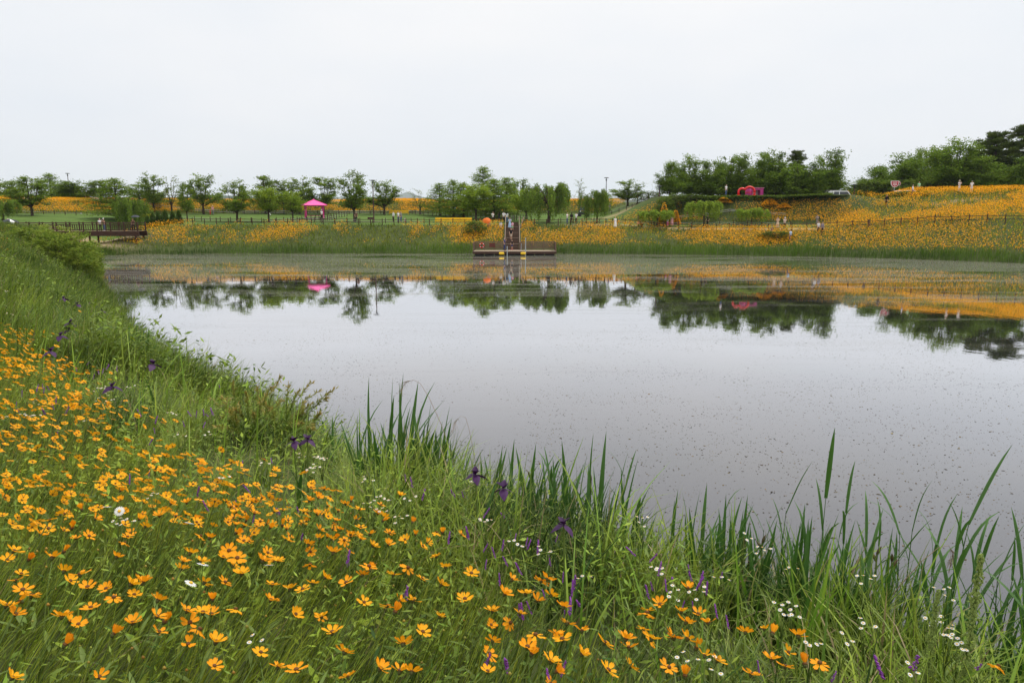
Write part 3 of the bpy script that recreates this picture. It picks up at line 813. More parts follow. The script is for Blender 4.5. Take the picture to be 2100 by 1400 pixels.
# leafy weeds standing in it
Pw, dw_ = scatter(26000, rs, (-40, -3), (8.5, 48), lambda x, y, d: (d > 0.2) * (d < 12) * np.clip(0.25 + 0.7 * vnoise(x, y, 1.8, 44), 0, 1), fr=0.72, mar=1, ypow=1.7)
n = len(Pw); Ls = rs.uniform(0.35, 0.85, n); m = 9
mid.add(blades(Pw, Ls, 0.004 + 0.0002 * Pw[:, 1], rs.uniform(0, 6, n), rs.uniform(0, 0.25, n), rs.uniform(0, 0.2, n), 2, rs), tint(n, rs, (0.08, 0.13, 0.03), (0.15, 0.2, 0.05)))
base = np.repeat(Pw, m, 0); tt = np.tile(np.linspace(0.25, 1.0, m), n); base[:, 2] += np.repeat(Ls, m) * tt
la = rs.uniform(0, 2 * PI, n * m); el = rs.uniform(-0.1, 0.9, n * m)
D = np.stack([np.cos(la) * np.cos(el), np.sin(la) * np.cos(el), np.sin(el)], 1)
Lf = rs.uniform(0.05, 0.11, n * m) * (1 + 0.02 * base[:, 1])
mid.add(cards(base, D, rs.normal(0, 0.4, (n * m, 3)) + [0, 0, 1.0], Lf, Lf * 0.32), np.repeat(tint(n, rs, (0.020, 0.050, 0.008), (0.140, 0.215, 0.032), 0.35), m, 0))
tag(mid.build('grass', M_GRASS), 'tall rough grass on the bank leading to the footbridge', 'grass', kind='stuff')

M_FARG = foliage('far_grass', 0.25, 0.8, 0.04)
# ---- reeds along the far waterline
fr_ = Arr()
P, d = scatter(330000, rs, (-62, 80), (60, 106), lambda x, y, d: (d > -0.4) * (d < 2.2) * (y > 70) * (1 - 0.85 * ss((d - 0.9 - 0.6 * vnoise(x, y, 5, 51)) / 0.9)) * (1 - (x > -5.4) * (x < 6.1) * (d < 1.5)) * (1 - (np.abs(x - 0.05) < 1.3)), fr=0.74, mar=3)
n = len(P); pa = vnoise(P[:, 0], P[:, 1], 6, 52)
hgt = 0.92 + 0.34 * vnoise(P[:, 0], P[:, 1], 5, 53) + 0.35 * ss((P[:, 0] - 12) / 8) * (1 - ss((P[:, 0] - 34) / 8))
fr_.add(blades(P, rs.uniform(0.55, 1.15, n) * hgt, rs.uniform(0.025, 0.055, n), rs.uniform(0, 2 * PI, n), rs.uniform(0, 0.25, n), rs.uniform(0, 0.5, n), 2, rs),
        tint(n, rs, (0.018, 0.046, 0.009), (0.070, 0.135, 0.020), 0.25, np.clip(0.5 + 0.6 * pa + rs.normal(0, 0.2, n), 0, 1)))
# meadow plants on the far slopes and the levee
def far_flower(x, y, d):
    far, wB, wC = weights(x, y, d)
    slope = far * ss((d - 1.2) / 1.0) * (1 - ss((d - 9.6) / 0.5)) * (1 - wC)
    levee = far * ss((d - 43.0) / 0.8) * (1 - ss((d - 58) / 3)) * (1 - wB)
    bed = wB * (1 - wC) * ss((d - 14.2) / 0.6) * (1 - ss((d - 17.4) / 0.6)) * far
    hill = wC * far * ss((d - 1.2) / 1.0) * (1 - ss((d - 28) / 1.5))
    gul = np.exp(-((x + 58.5) / 5.5) ** 2) * (y < 110)
    clear = 1 - ((np.abs(x - 0.05) < 1.25) & (y < 112)) * 1.0
    return slope * (1 - gul) * clear, levee, bed, hill
def far_any(x, y, d):
    return np.clip(sum(far_flower(x, y, d)), 0, 1) * ((y < 150) | (rs.rand(len(x)) < 0.5))
fm_ = Arr()
P, d = scatter(520000, rs, (-112, 95), (72, 166), far_any, fr=0.74, mar=3)
sel = rs.rand(len(P)) < 0.62
P, d = P[sel], d[sel]
n = len(P); pa = vnoise(P[:, 0], P[:, 1], 5, 61)
sl, lv, bd, hl = far_flower(P[:, 0], P[:, 1], d)
fm_.add(blades(P, rs.uniform(0.25, 0.62, n), rs.uniform(0.05, 0.12, n), rs.uniform(0, 2 * PI, n), rs.uniform(0, 0.6, n), rs.uniform(0, 1.0, n), 2, rs),
        tint(n, rs, (0.045, 0.082, 0.012), (0.150, 0.185, 0.030), 0.25, np.clip(0.5 + 0.5 * pa + rs.normal(0, 0.2, n) + 0.25 * hl, 0, 1)))
tag(fr_.build('reeds', M_FARG), 'dark green reeds fringing the far waterline', 'reeds', kind='stuff')
tag(fm_.build('meadow_plants', M_FARG), 'green meadow plants on the far slopes between the flowers', 'meadow', kind='stuff')
# orange flowers of the far slopes
def orange_keep(x, y, d):
    s_, l_, b_, h_ = far_flower(x, y, d)
    pn = 0.9 * vnoise(x, y, 6.5, 71) + 0.7 * vnoise(x, y, 2.2, 72) + 0.4 * vnoise(x, y, 0.9, 73)
    s_ = s_ * ss((pn + 0.40 + 0.35 * ss((x + 20) / 20) - 0.6 * np.exp(-((x + 22) / 9) ** 2) - 0.5 * ss((2.6 - d) / 1.5) + 0.15) / 1.35) * 0.80
    l_ = l_ * (0.15 + 0.85 * ss((pn + 0.45) / 0.8))
    b_ = b_ * ss((pn + 0.75) / 0.7)
    h_ = h_ * (0.14 + 0.86 * ss((pn + 0.50 + 0.4 * ss((62 - x) / 10) + 0.15) / 0.85)) * (0.55 + 0.45 * ss((d - 5) / 8)) * (1 - 0.75 * np.exp(-((d - 8.7) / 0.5) ** 2))
    path = np.exp(-(((x - 62) / 3.0) ** 2 + ((y - 103.5) / 1.2) ** 2))
    return np.clip(s_ + l_ + b_ + h_, 0, 1) * (1 - path)
P, d = scatter(1700000, rs, (-112, 95), (72, 164), orange_keep, fr=0.74, mar=3)
n = len(P)
P[:, 2] += rs.uniform(0.45, 0.88, n)
la = rs.uniform(0, 2 * PI, n); el = rs.uniform(-0.6, 0.9, n)
D = np.stack([np.cos(la) * np.cos(el), np.sin(la) * np.cos(el), np.sin(el)], 1)
fo_ = Arr()
Lf = rs.uniform(0.08, 0.145, n)
fo_.add(cards(P, D, rs.normal(0, 0.8, (n, 3)) + [0, -0.5, 0.7], Lf, Lf * rs.uniform(0.6, 0.95, n)), tint(n, rs, (0.82, 0.33, 0.008), (0.72, 0.41, 0.018), 0.2) / VEG * 1.15)
M_FARPETAL = foliage('far_petals', 0.30, 0.7, 0.1)
tag(fo_.build('flower_meadow', M_FARPETAL), 'masses of orange flowers on the far bank, levee and hillside', 'flowers', kind='stuff')

# floating specks of weed
P_ = np.stack([rs.uniform(-30, 60, 300000), 6 + 70 * rs.rand(300000) ** 1.5], 1)
dw = dist(P_[:, 0], P_[:, 1])
cl = vnoise(P_[:, 0], P_[:, 1], 5, 81) * 0.5 + vnoise(P_[:, 0], P_[:, 1], 1.6, 82) * 0.5
k = (dw < -0.5) & (np.abs(P_[:, 0]) < 0.74 * P_[:, 1] + 1) & (rs.rand(300000) < 0.36 + 1.1 * cl)
P = np.concatenate([P_[k], np.full((k.sum(), 1), 0.004)], 1); n = len(P)
la = rs.uniform(0, 2 * PI, n)
sz = rs.gamma(2.0, 0.007, n) + 0.012
fl_ = Arr()
fl_.add(cards(P, np.stack([np.cos(la), np.sin(la), rs.normal(0, 0.08, n)], 1), np.tile([0, 0, 1.0], (n, 1)), sz * 1.3, sz * rs.uniform(0.5, 0.9, n)),
        tint(n, rs, (0.022, 0.019, 0.015), (0.10, 0.08, 0.045), 0.3, rs.rand(n) ** 2.5))
tag(fl_.build('floating_weed', foliage('pond_specks', 0.0, 0.7, 0.1)), 'tiny dark specks of floating weed scattered over the pond', 'pondweed', kind='stuff')
print('stuff', round(time.time() - T0, 1))

# ------------------------------------------------------------------ trees
def tree_mesh(kind, seed):
    """trunk and crown of one tree, base at the origin, 8 m tall"""
    rs = np.random.RandomState(seed)
    HT = 8.0
    tb = MB(); cr_ = Arr()
    LP, LD, LN, LL, LC = [], [], [], [], []
    def spray(c, ax, ln, rad, m, size, flat=0.5, dark=0.0):
        """leaves around a twig that starts at c"""
        t_ = rs.rand(m) ** 0.8
        off = rs.normal(0, 1, (m, 3)) * rad * [1, 1, flat] * (0.35 + 0.9 * t_[:, None])
        LP.append(np.asarray(c) + np.outer(t_ * ln, ax) + off)
        dd_ = np.asarray(ax) * 1.0 + rs.normal(0, 0.75, (m, 3)); dd_[:, 2] -= 0.15
        LD.append(dd_); LN.append(rs.normal(0, 0.55, (m, 3)) + [0, 0, 1.0])
        LL.append(rs.uniform(0.6, 1.3, m) * size)
        LC.append(np.full(m, rs.uniform(0, 1) * 0.75) + rs.uniform(0, 0.25, m))
    def limb(p0, p1, r0, r1, bend=0.0, n=4):
        p0 = np.array(p0); p1 = np.array(p1)
        pts = []
        for i in range(n + 1):
            s_ = i / n
            q = p0 + (p1 - p0) * s_
            q = q + np.array([0, 0, -bend * np.linalg.norm(p1 - p0) * math.sin(PI * s_)]) + rs.normal(0, 0.04, 3) * (0 < i < n)
            pts.append(q)
        tb.tube(pts, [r0 + (r1 - r0) * i / n for i in range(n + 1)], 6)
        return pts
    if kind == 'dense':                     # low skirts of foliage
        for i in range(26):
            w = i * 2.399; out = rs.uniform(0.35, 1.0); z = HT * rs.uniform(0.20, 0.5)
            q = np.array([math.cos(w) * 2.2 * out * 0.4, math.sin(w) * 2.2 * out * 0.4, z * 0.85]); e_ = np.array([math.cos(w) * 2.7 * out, math.sin(w) * 2.7 * out, z])
            tb.tube([(0, 0, z * 0.7), q, e_], [0.04, 0.03, 0.01], 4)
            spray(q, (e_ - q) / np.linalg.norm(e_ - q), np.linalg.norm(e_ - q) * 1.1, 0.36, 70, 0.25, 0.5)
    if kind in ('vase', 'dense', 'sparse', 'light'):
        fork = HT * {'vase': 0.20, 'dense': 0.16, 'sparse': 0.22, 'light': 0.24}[kind]
        tb.tube([(0, 0, -0.2), (0.03, 0, fork * 0.5), (0.0, 0.03, fork + 0.15)], [0.17, 0.13, 0.12], 8)
        nl = {'vase': 9, 'dense': 13, 'sparse': 6, 'light': 9}[kind]
        RAD = {'vase': 2.75, 'dense': 3.1, 'sparse': 2.3, 'light': 2.3}[kind]
        for i in range(nl):
            w = 2 * PI * i / nl + rs.uniform(-0.3, 0.3)
            out = rs.uniform(0.35, 1.0) if i % 3 else rs.uniform(0.05, 0.35)
            hi = HT * (1.0 - 0.50 * out ** 1.6 - rs.uniform(0, 0.10))
            if kind == 'dense' and i % 2 == 0: hi *= rs.uniform(0.62, 0.95)
            if kind == 'light': hi = HT * (0.98 - 0.30 * out ** 2 - rs.uniform(0, 0.12))
            tip = (math.cos(w) * RAD * out * 0.86, math.sin(w) * RAD * out * 0.86, hi * 0.95)
            pts = limb((0, 0, fork), tip, 0.075, 0.018, bend=0.10, n=5)
            for j in range({'vase': 12, 'dense': 14, 'sparse': 7, 'light': 13}[kind]):
                s_ = rs.uniform(0.16, 1.0) if j else 1.0
                k_ = min(int(s_ * 5), 4); f_ = s_ * 5 - k_
                q = pts[k_] * (1 - f_) + pts[k_ + 1] * f_
                w2 = w + rs.uniform(-1.25, 1.25)
                el = rs.uniform(-0.15, 0.85) + 0.35 * s_
                ln = rs.uniform(0.7, 1.4) * (1.15 - 0.4 * s_)
                ax = np.array([math.cos(w2) * math.cos(el), math.sin(w2) * math.cos(el), math.sin(el)])
                e_ = q + ax * ln
                tb.tube([q, e_], [0.022, 0.006], 4)
                m = {'vase': 62, 'dense': 80, 'sparse': 26, 'light': 70}[kind]
                spray(q, ax, ln * 1.15, {'vase': 0.25, 'dense': 0.34, 'sparse': 0.18, 'light': 0.30}[kind], m, 0.24 if kind != 'sparse' else 0.20, 0.45)
    elif kind == 'conifer':
        tb.tube([(0, 0, -0.2), (0, 0, HT * 0.5), (0, 0, HT * 0.985)], [0.15, 0.09, 0.012], 7)
        for i in range(92):
            s_ = (i / 91.0)
            z = HT * (0.13 + 0.86 * s_)
            ln = (2.3 * (1 - s_) ** 0.65 + 0.12) * rs.uniform(0.72, 1.12)
            w = i * 2.399 + rs.uniform(-0.3, 0.3); el = rs.uniform(0.05, 0.5)
            ax = np.array([math.cos(w) * math.cos(el), math.sin(w) * math.cos(el), math.sin(el)])
            q = np.array([0, 0, z - 0.25 * ln])
            tb.tube([q, q + ax * ln], [0.03, 0.006], 4)
            spray(q + ax * ln * 0.15, ax, ln * 0.95, 0.20, int(30 + 80 * ln / 2), 0.22, 0.7)
    elif kind == 'willow':
        fork = HT * 0.38
        tb.tube([(0, 0, -0.2), (0.05, 0.02, fork * 0.5), (0, 0, fork)], [0.15, 0.12, 0.11], 8)
        for i in range(15):
            w = 2 * PI * i / 15 + rs.uniform(-0.3, 0.3); out = rs.uniform(0.25, 1.0)
            tip = (math.cos(w) * 2.1 * out, math.sin(w) * 2.1 * out, HT * (0.95 - 0.22 * out ** 2 - rs.uniform(0, 0.12)))
            pts = limb((0, 0, fork), tip, 0.06, 0.015, bend=-0.10, n=5)
            for j in range(21):
                s_ = rs.uniform(0.35, 1.0); k_ = min(int(s_ * 5), 4); f_ = s_ * 5 - k_
                q = pts[k_] * (1 - f_) + pts[k_ + 1] * f_ + rs.normal(0, 0.12, 3)
                L_ = min(rs.uniform(1.2, 4.2), q[2] - 0.35)
                m = int(16 * L_)
                t_ = np.sort(rs.rand(m)); o_ = np.array([math.cos(w), math.sin(w), 0]) * rs.uniform(0.1, 0.55)
                arc = np.outer(np.sin(np.minimum(t_ * 2.2, PI / 2)), o_) + np.outer(-(t_ ** 1.25) * L_, [0, 0, 1.0])
                LP.append(q + arc + rs.normal(0, 0.055, (m, 3)))
                LD.append(rs.normal(0, 0.35, (m, 3)) + [0, 0, -1.0]); LN.append(rs.normal(0, 1, (m, 3)))
                LL.append(rs.uniform(0.16, 0.30, m)); LC.append(np.full(m, rs.rand() * 0.75) + rs.uniform(0, 0.25, m))
                tb.tube([q, q + arc[m // 2], q + arc[-1]], [0.008, 0.006, 0.004], 3, False)
    elif kind == 'umbrella':                       # small grafted weeping tree
        fork = HT * 0.55
        tb.tube([(0, 0, -0.2), (0.05, 0.0, fork * 0.5), (0, 0, fork)], [0.22, 0.16, 0.15], 7)
        for i in range(16):
            w = 2 * PI * i / 16 + rs.uniform(-0.25, 0.25); out = rs.uniform(0.4, 1.0)
            tip = np.array([math.cos(w) * 4.2 * out, math.sin(w) * 4.2 * out, HT * (0.94 - 0.15 * out)])
            pts = limb((0, 0, fork), tip, 0.09, 0.03, bend=-0.16, n=5)
            for j in range(11):
                s_ = rs.uniform(0.4, 1.0); k_ = min(int(s_ * 5), 4); f_ = s_ * 5 - k_
                q = pts[k_] * (1 - f_) + pts[k_ + 1] * f_ + rs.normal(0, 0.2, 3)
                L_ = min(rs.uniform(0.8, 4.6) * (0.5 + 0.5 * out), q[2] - 0.6); m = int(15 * L_) + 6
                t_ = np.sort(rs.rand(m)); o_ = np.array([math.cos(w), math.sin(w), 0]) * rs.uniform(0.2, 0.9)
                arc = np.outer(np.sin(np.minimum(t_ * 2.0, PI / 2)), o_) + np.outer(-(t_ ** 1.4) * L_, [0, 0, 1.0])
                LP.append(q + arc + rs.normal(0, 0.12, (m, 3)))
                LD.append(rs.normal(0, 0.5, (m, 3)) + [o_[0], o_[1], -0.7]); LN.append(rs.normal(0, 1, (m, 3)) + [0, 0, 0.6])
                LL.append(rs.uniform(0.30, 0.60, m)); LC.append(np.full(m, rs.rand() * 0.75) + rs.uniform(0, 0.25, m))
    elif kind == 'pine':
        tb.tube([(0, 0, -0.2), (0.15, 0, HT * 0.5), (0.05, 0.1, HT * 0.93)], [0.20, 0.13, 0.03], 8)
        for i in range(34):
            s_ = 0.30 + 0.68 * i / 33.0
            z = HT * s_; ln = (2.9 * (1.05 - s_) ** 0.6) * rs.uniform(0.6, 1.1); w = i * 2.399 + rs.uniform(-0.4, 0.4)
            el = rs.uniform(0.0, 0.35); ax = np.array([math.cos(w) * math.cos(el), math.sin(w) * math.cos(el), math.sin(el)])
            q = np.array([0.1, 0.05, z - 0.2]); limb(q, q + ax * ln, 0.045, 0.012, n=3)
            for j in range(8):
                p_ = q + ax * ln * rs.uniform(0.4, 1.0) + rs.normal(0, 0.3, 3) * [1, 1, 0.3]
                m = 48
                v_ = rs.normal(0, 1, (m, 3)); v_ /= np.linalg.norm(v_, axis=1, keepdims=True); v_[:, 2] = np.abs(v_[:, 2]) * 0.9
                LP.append(p_ + v_ * 0.08); LD.append(v_ + [0, 0, 0.5]); LN.append(rs.normal(0, 1, (m, 3)))
                LL.append(rs.uniform(0.28, 0.46, m)); LC.append(np.full(m, rs.rand() * 0.7) + rs.uniform(0, 0.3, m))
    elif kind in ('cone', 'shrub', 'scrub'):
        tb.tube([(0, 0, -0.2), (0, 0, HT * 0.5), (0, 0, HT * 0.85)], [0.25, 0.15, 0.03], 6)
        m0 = 330
        for i in range(m0):
            w = rs.uniform(0, 2 * PI)
            if kind == 'cone':
                s_ = 1 - rs.rand() ** 0.6; rad = 1.75 * (1 - s_) ** 0.8 * rs.uniform(0.75, 1.05)
                q = np.array([math.cos(w) * rad, math.sin(w) * rad, 0.2 + s_ * (HT - 0.6)]); el = 1.0
            else:
                s_ = rs.rand(); rad = 3.2 * math.sqrt(max(0.02, 1 - (s_ * 1.25 - 0.3) ** 2)) * (rs.uniform(0.55, 1.08) if kind == 'shrub' else rs.uniform(0.35, 1.3))
                q = np.array([math.cos(w) * rad, math.sin(w) * rad, 0.3 + s_ * (HT - 1.0) * (rs.uniform(0.85, 1.1) if kind == 'shrub' else rs.uniform(0.6, 1.3))]); el = 0.5
            ax = np.array([math.cos(w) * math.cos(el), math.sin(w) * math.cos(el), math.sin(el)])
            if i % 8 == 0:
                tb.tube([(0, 0, q[2] * 0.6), q], [0.05, 0.02], 4)
            spray(q, ax, 0.5 if kind != 'scrub' else 1.1, 0.22, 13 if kind != 'scrub' else 34, 0.42 if kind != 'scrub' else 0.36, 0.9)
    LP = np.concatenate(LP); LD = np.concatenate(LD); LN = np.concatenate(LN); LL = np.concatenate(LL); LC = np.concatenate(LC)
    wid = {'willow': 0.30, 'pine': 0.13, 'conifer': 0.42, 'umbrella': 0.30}.get(kind, 0.55)
    pal = {'vase': ((0.035, 0.068, 0.016), (0.105, 0.160, 0.032)), 'dense': ((0.030, 0.060, 0.014), (0.092, 0.150, 0.028)), 'sparse': ((0.05, 0.075, 0.025), (0.10, 0.14, 0.04)),
           'light': ((0.062, 0.108, 0.020), (0.150, 0.215, 0.036)), 'conifer': ((0.050, 0.095, 0.018), (0.115, 0.175, 0.030)), 'willow': ((0.040, 0.085, 0.018), (0.105, 0.165, 0.035)),
           'umbrella': ((0.062, 0.115, 0.020), (0.150, 0.215, 0.040)), 'pine': ((0.018, 0.032, 0.012), (0.048, 0.072, 0.022)), 'cone': ((0.020, 0.045, 0.014), (0.045, 0.080, 0.020)),
           'shrub': ((0.026, 0.050, 0.014), (0.075, 0.115, 0.026)), 'scrub': ((0.045, 0.085, 0.018), (0.13, 0.175, 0.045))}[kind]
    cr_.add(cards(LP, LD, LN, LL, LL * wid), tint(len(LP), rs, pal[0], pal[1], 0.2, LC) / VEG * np.array([2.2, 1.98, 1.1]))
    return tb.mesh('trunk', M_BARK), cr_.build('crown', M_LEAF, link=False)
TREE = {}
NV = {'vase': 6, 'dense': 5, 'sparse': 2, 'light': 3, 'conifer': 4, 'willow': 3, 'umbrella': 3, 'pine': 3, 'cone': 2, 'shrub': 3, 'scrub': 3}
def tree(name, kind, px, Y, top, wpx, label, cat='tree', group=None, zbase=None, var=None):
    """a tree standing at distance Y in column px, as tall and wide as the photo shows it"""
    b_ = onground(px, Y)
    if zbase is not None: b_.z = zbase
    zt = at(px, top, Y).z
    n_ = tree.n = getattr(tree, 'n', 0) + 1
    v = (n_ * 7 + n_ // 3) % NV[kind] if var is None else var
    if (kind, v) not in TREE: TREE[(kind, v)] = tree_mesh(kind, 100 + v * 13 + sum(map(ord, kind)))
    tm, cm_ = TREE[(kind, v)]
    natural = {'vase': 5.6, 'dense': 6.6, 'sparse': 4.8, 'light': 5.2, 'conifer': 4.4, 'willow': 3.7, 'umbrella': 9.2, 'pine': 6.2, 'cone': 3.6, 'shrub': 7.2, 'scrub': 7.2}[kind]
    ws_ = 0
    if px < 300 and kind in ('vase', 'dense', 'conifer', 'willow'): wpx *= 1.15
    hs_ = (zt - b_.z) / 8.0 * (1.05 if kind in ('vase', 'conifer', 'dense', 'willow') else 1.0); ws_ = (1.6 if kind == 'conifer' else 1.0 if kind == 'scrub' else 1.38) * wpx / FPX * Y / natural
    e_ = empty(name, b_, n_ * 2.4, label, cat, group, (ws_, ws_, hs_))
    ob('trunk', tm, e_); ob('crown', cm_, e_)
    return e_

G1 = 'young trees along the park lawn'
Tr = [
 ('broadleaf_tree', 'vase', 8, 150, 366, 60, 'dark broadleaf tree cut by the picture edge above the striped umbrella'),
 ('broadleaf_tree', 'vase', 34, 146, 371, 62, 'dark spreading tree behind the young tree near the umbrella'),
 ('broadleaf_tree', 'vase', 66, 121, 364, 66, 'slim young tree standing on the lawn behind the footbridge railing'),
 ('conifer_tree', 'conifer', 107, 152, 359, 40, 'pointed dark green conifer rising above the wooden levee steps'),
 ('broadleaf_tree', 'vase', 128, 149, 376, 44, 'small tree directly above the brown levee steps'),
 ('broadleaf_tree', 'dense', 153, 145, 368, 64, 'broad dark tree in front of the tall lamp post by the levee steps'),
 ('broadleaf_tree', 'vase', 208, 140, 371, 66, 'thin tree between the levee steps and the willow pair'),
 ('conifer_tree', 'conifer', 241, 120, 370, 62, 'feathery tree with drooping branches beside the small willow'),
 ('willow_tree', 'willow', 270, 116, 393, 40, 'dark weeping willow by the end of the footbridge'),
 ('broadleaf_tree', 'vase', 287, 142, 374, 44, 'airy tree half hidden behind the dark willow'),
 ('broadleaf_tree', 'vase', 316, 139, 358, 56, 'airy open-crowned tree above the row of little cypresses'),
 ('broadleaf_tree', 'sparse', 353, 137, 359, 50, 'sparse tree with a bare reddish trunk above the cypresses'),
 ('broadleaf_tree', 'vase', 384, 119, 376, 36, 'narrow dark tree beside the last little cypress'),
 ('broadleaf_tree', 'vase', 418, 138, 358, 62, 'open-crowned tree next to the pink and red strollers'),
 ('broadleaf_tree', 'vase', 487, 116, 371, 66, 'vase-shaped tree with a low fork, third tree west of the gazebo front'),
 ('broadleaf_tree', 'vase', 545, 142, 363, 64, 'tall darker tree behind the bright green lawn tree'),
 ('broadleaf_tree', 'light', 552, 116, 377, 52, 'bright green rounded tree in front of the darker one west of the gazebo'),
 ('broadleaf_tree', 'vase', 582, 143, 369, 42, 'dark tree beside the slim grey lamp post'),
 ('broadleaf_tree', 'light', 601, 118, 387, 42, 'small fresh green tree just west of the pink gazebo'),
 ('broadleaf_tree', 'vase', 615, 141, 366, 62, 'dark tree rising behind the west side of the pink gazebo'),
 ('broadleaf_tree', 'vase', 664, 140, 365, 66, 'layered tree rising behind the east side of the pink gazebo'),
 ('broadleaf_tree', 'vase', 727, 116, 353, 64, 'tall dense tree standing between the gazebo and the brown lamp post'),
 ('broadleaf_tree', 'vase', 788, 139, 371, 64, 'spreading tree just east of the brown lamp post'),
 ('broadleaf_tree', 'sparse', 862, 140, 387, 50, 'small sparse tree with a long bare branch, before the pale mountain'),
 ('conifer_tree', 'conifer', 902, 136, 379, 46, 'westernmost light green conifer of the grove'),
 ('conifer_tree', 'conifer', 930, 131, 373, 48, 'second conifer from the west edge of the grove'),
 ('conifer_tree', 'conifer', 951, 127, 378, 46, 'conifer above the long yellow bench end in the grove'),
 ('conifer_tree', 'light', 976, 121, 372, 62, 'rounded light tree in the front of the conifer grove'),
 ('conifer_tree', 'conifer', 991, 136, 347, 54, 'tallest pointed conifer in the middle of the grove'),
 ('conifer_tree', 'conifer', 1013, 124, 372, 54, 'conifer right behind the white-shirted group in the grove'),
 ('conifer_tree', 'conifer', 1038, 129, 368, 52, 'conifer behind the stairs in the grove'),
 ('broadleaf_tree', 'vase', 1062, 139, 367, 56, 'layered broadleaf tree at the back of the conifer grove'),
 ('conifer_tree', 'light', 1079, 119, 387, 48, 'small light green tree between the grove and the large willow'),
 ('willow_tree', 'willow', 1125, 114, 363, 72, 'large weeping willow trailing to the ground by the dock stairs'),
 ('broadleaf_tree', 'sparse', 1189, 138, 365, 34, 'tree with a half bare top behind the dark utility cart'),
 ('willow_tree', 'willow', 1224, 113, 379, 44, 'light young willow with two trailing tiers on the lawn'),
 ('broadleaf_tree', 'vase', 1287, 131, 368, 60, 'umbrella-shaped tree standing on the grassy mound'),
 ('willow_tree', 'umbrella', 1348, 108.5, 426, 64, 'low weeping willow like an open umbrella near the lamp with camera'),
 ('willow_tree', 'umbrella', 1443, 108.5, 403, 54, 'slender weeping willow in front of the flower bank, middle of three'),
 ('willow_tree', 'umbrella', 1541, 107, 422, 56, 'dense low weeping willow below the red arch'),
 ('broadleaf_tree', 'dense', 1373, 122, 331, 54, 'leaning tree at the western end of the plateau wood'),
 ('broadleaf_tree', 'dense', 1412, 125, 322, 66, 'second tree of the plateau wood from its western end'),
 ('broadleaf_tree', 'dense', 1455, 126, 328, 66, 'plateau tree standing above the slender weeping willow'),
 ('broadleaf_tree', 'dense', 1486, 130, 324, 62, 'plateau tree just west of the red arch'),
 ('broadleaf_tree', 'dense', 1517, 127, 316, 62, 'plateau tree rising straight behind the red arch'),
 ('broadleaf_tree', 'dense', 1558, 131, 316, 60, 'plateau tree east of the red arch with sky gap beside it'),
 ('broadleaf_tree', 'dense', 1590, 127, 304, 78, 'tallest dark tree of the plateau wood'),
 ('pine_tree', 'pine', 1630, 138, 310, 62, 'spiky pine top peeping over the plateau wood'),
 ('broadleaf_tree', 'dense', 1645, 125, 328, 86, 'wide rounded green tree towards the plateau wood east end'),
 ('broadleaf_tree', 'dense', 1701, 126, 308, 66, 'tall tree closing the plateau wood beside the white van'),
 ('broadleaf_tree', 'dense', 1766, 150, 365, 60, 'low distant trees behind the post beside the white van'),
 ('broadleaf_tree', 'dense', 1797, 137, 343, 62, 'first tree west of the red cup sign'),
 ('broadleaf_tree', 'dense', 1846, 131, 320, 92, 'spreading tree directly behind the red cup sign'),
 ('broadleaf_tree', 'vase', 1891, 134, 302, 58, 'tree with a thin raised tip behind the person in green'),
 ('broadleaf_tree', 'dense', 1957, 121, 289, 104, 'big layered tree above the photographer in the sun hat'),
 ('broadleaf_tree', 'dense', 1815, 142, 338, 70, 'dim tree in the second row west of the cup sign'),
 ('broadleaf_tree', 'dense', 1873, 141, 316, 74, 'dim tree in the second row behind the person in green'),
 ('broadleaf_tree', 'dense', 1922, 138, 300, 76, 'dim tree in the second row beside the big layered tree'),
 ('broadleaf_tree', 'dense', 1992, 136, 292, 80, 'dim tree in the second row between layered tree and pines'),
 ('broadleaf_tree', 'dense', 2058, 138, 286, 84, 'dim tree in the second row behind the hilltop pines'),
 ('broadleaf_tree', 'dense', 2018, 117, 326, 76, 'low green tree under the hilltop pines'),
 ('pine_tree', 'pine', 2030, 131, 272, 100, 'dark pine beside the tallest pine on the hilltop'),
 ('pine_tree', 'pine', 2092, 126, 258, 120, 'tallest dark pine at the eastern picture edge'),
 ('broadleaf_tree', 'dense', 2090, 115, 318, 74, 'green tree in front of the hilltop pines at the picture edge'),
]
for a_ in Tr:
    tree(*a_[:6], a_[6], group=G1 if a_[2] < 1340 else 'trees on the plateau and hilltop')
# dark understory behind the plateau trees: single shrubs
und = ['west of the red arch', 'behind the red arch', 'below the tallest plateau tree', 'under the wide rounded plateau tree', 'beside the parked white van', 'under the tree west of the cup sign', 'behind the red cup sign',
       'behind the person in pale green', 'under the big layered hilltop tree', 'under the hilltop pines', 'at the foot of the tallest pine']
for i, px in enumerate((1478, 1530, 1590, 1640, 1690, 1790, 1840, 1890, 1955, 2020, 2080)):
    tree('shrub', 'shrub', px, (137 if px < 1700 else 124) + (i % 3) * 2, 368 - (14 if px > 1900 else 0), 80, 'dark evergreen shrub ' + und[i], 'shrub', 'understory shrubs on the plateau')
for i, px in enumerate((304, 315, 326, 333, 340, 355, 368)):
    tree('cypress_shrub', 'cone', px, 111 + (i % 3) * 0.6, (443, 434, 433, 441, 429, 432, 431)[i], 10,
         'little dark cypress cone, %s in the row west of the lawn' % ('first', 'second', 'third', 'fourth', 'fifth', 'sixth', 'seventh')[i], 'shrub', 'row of little cypresses')
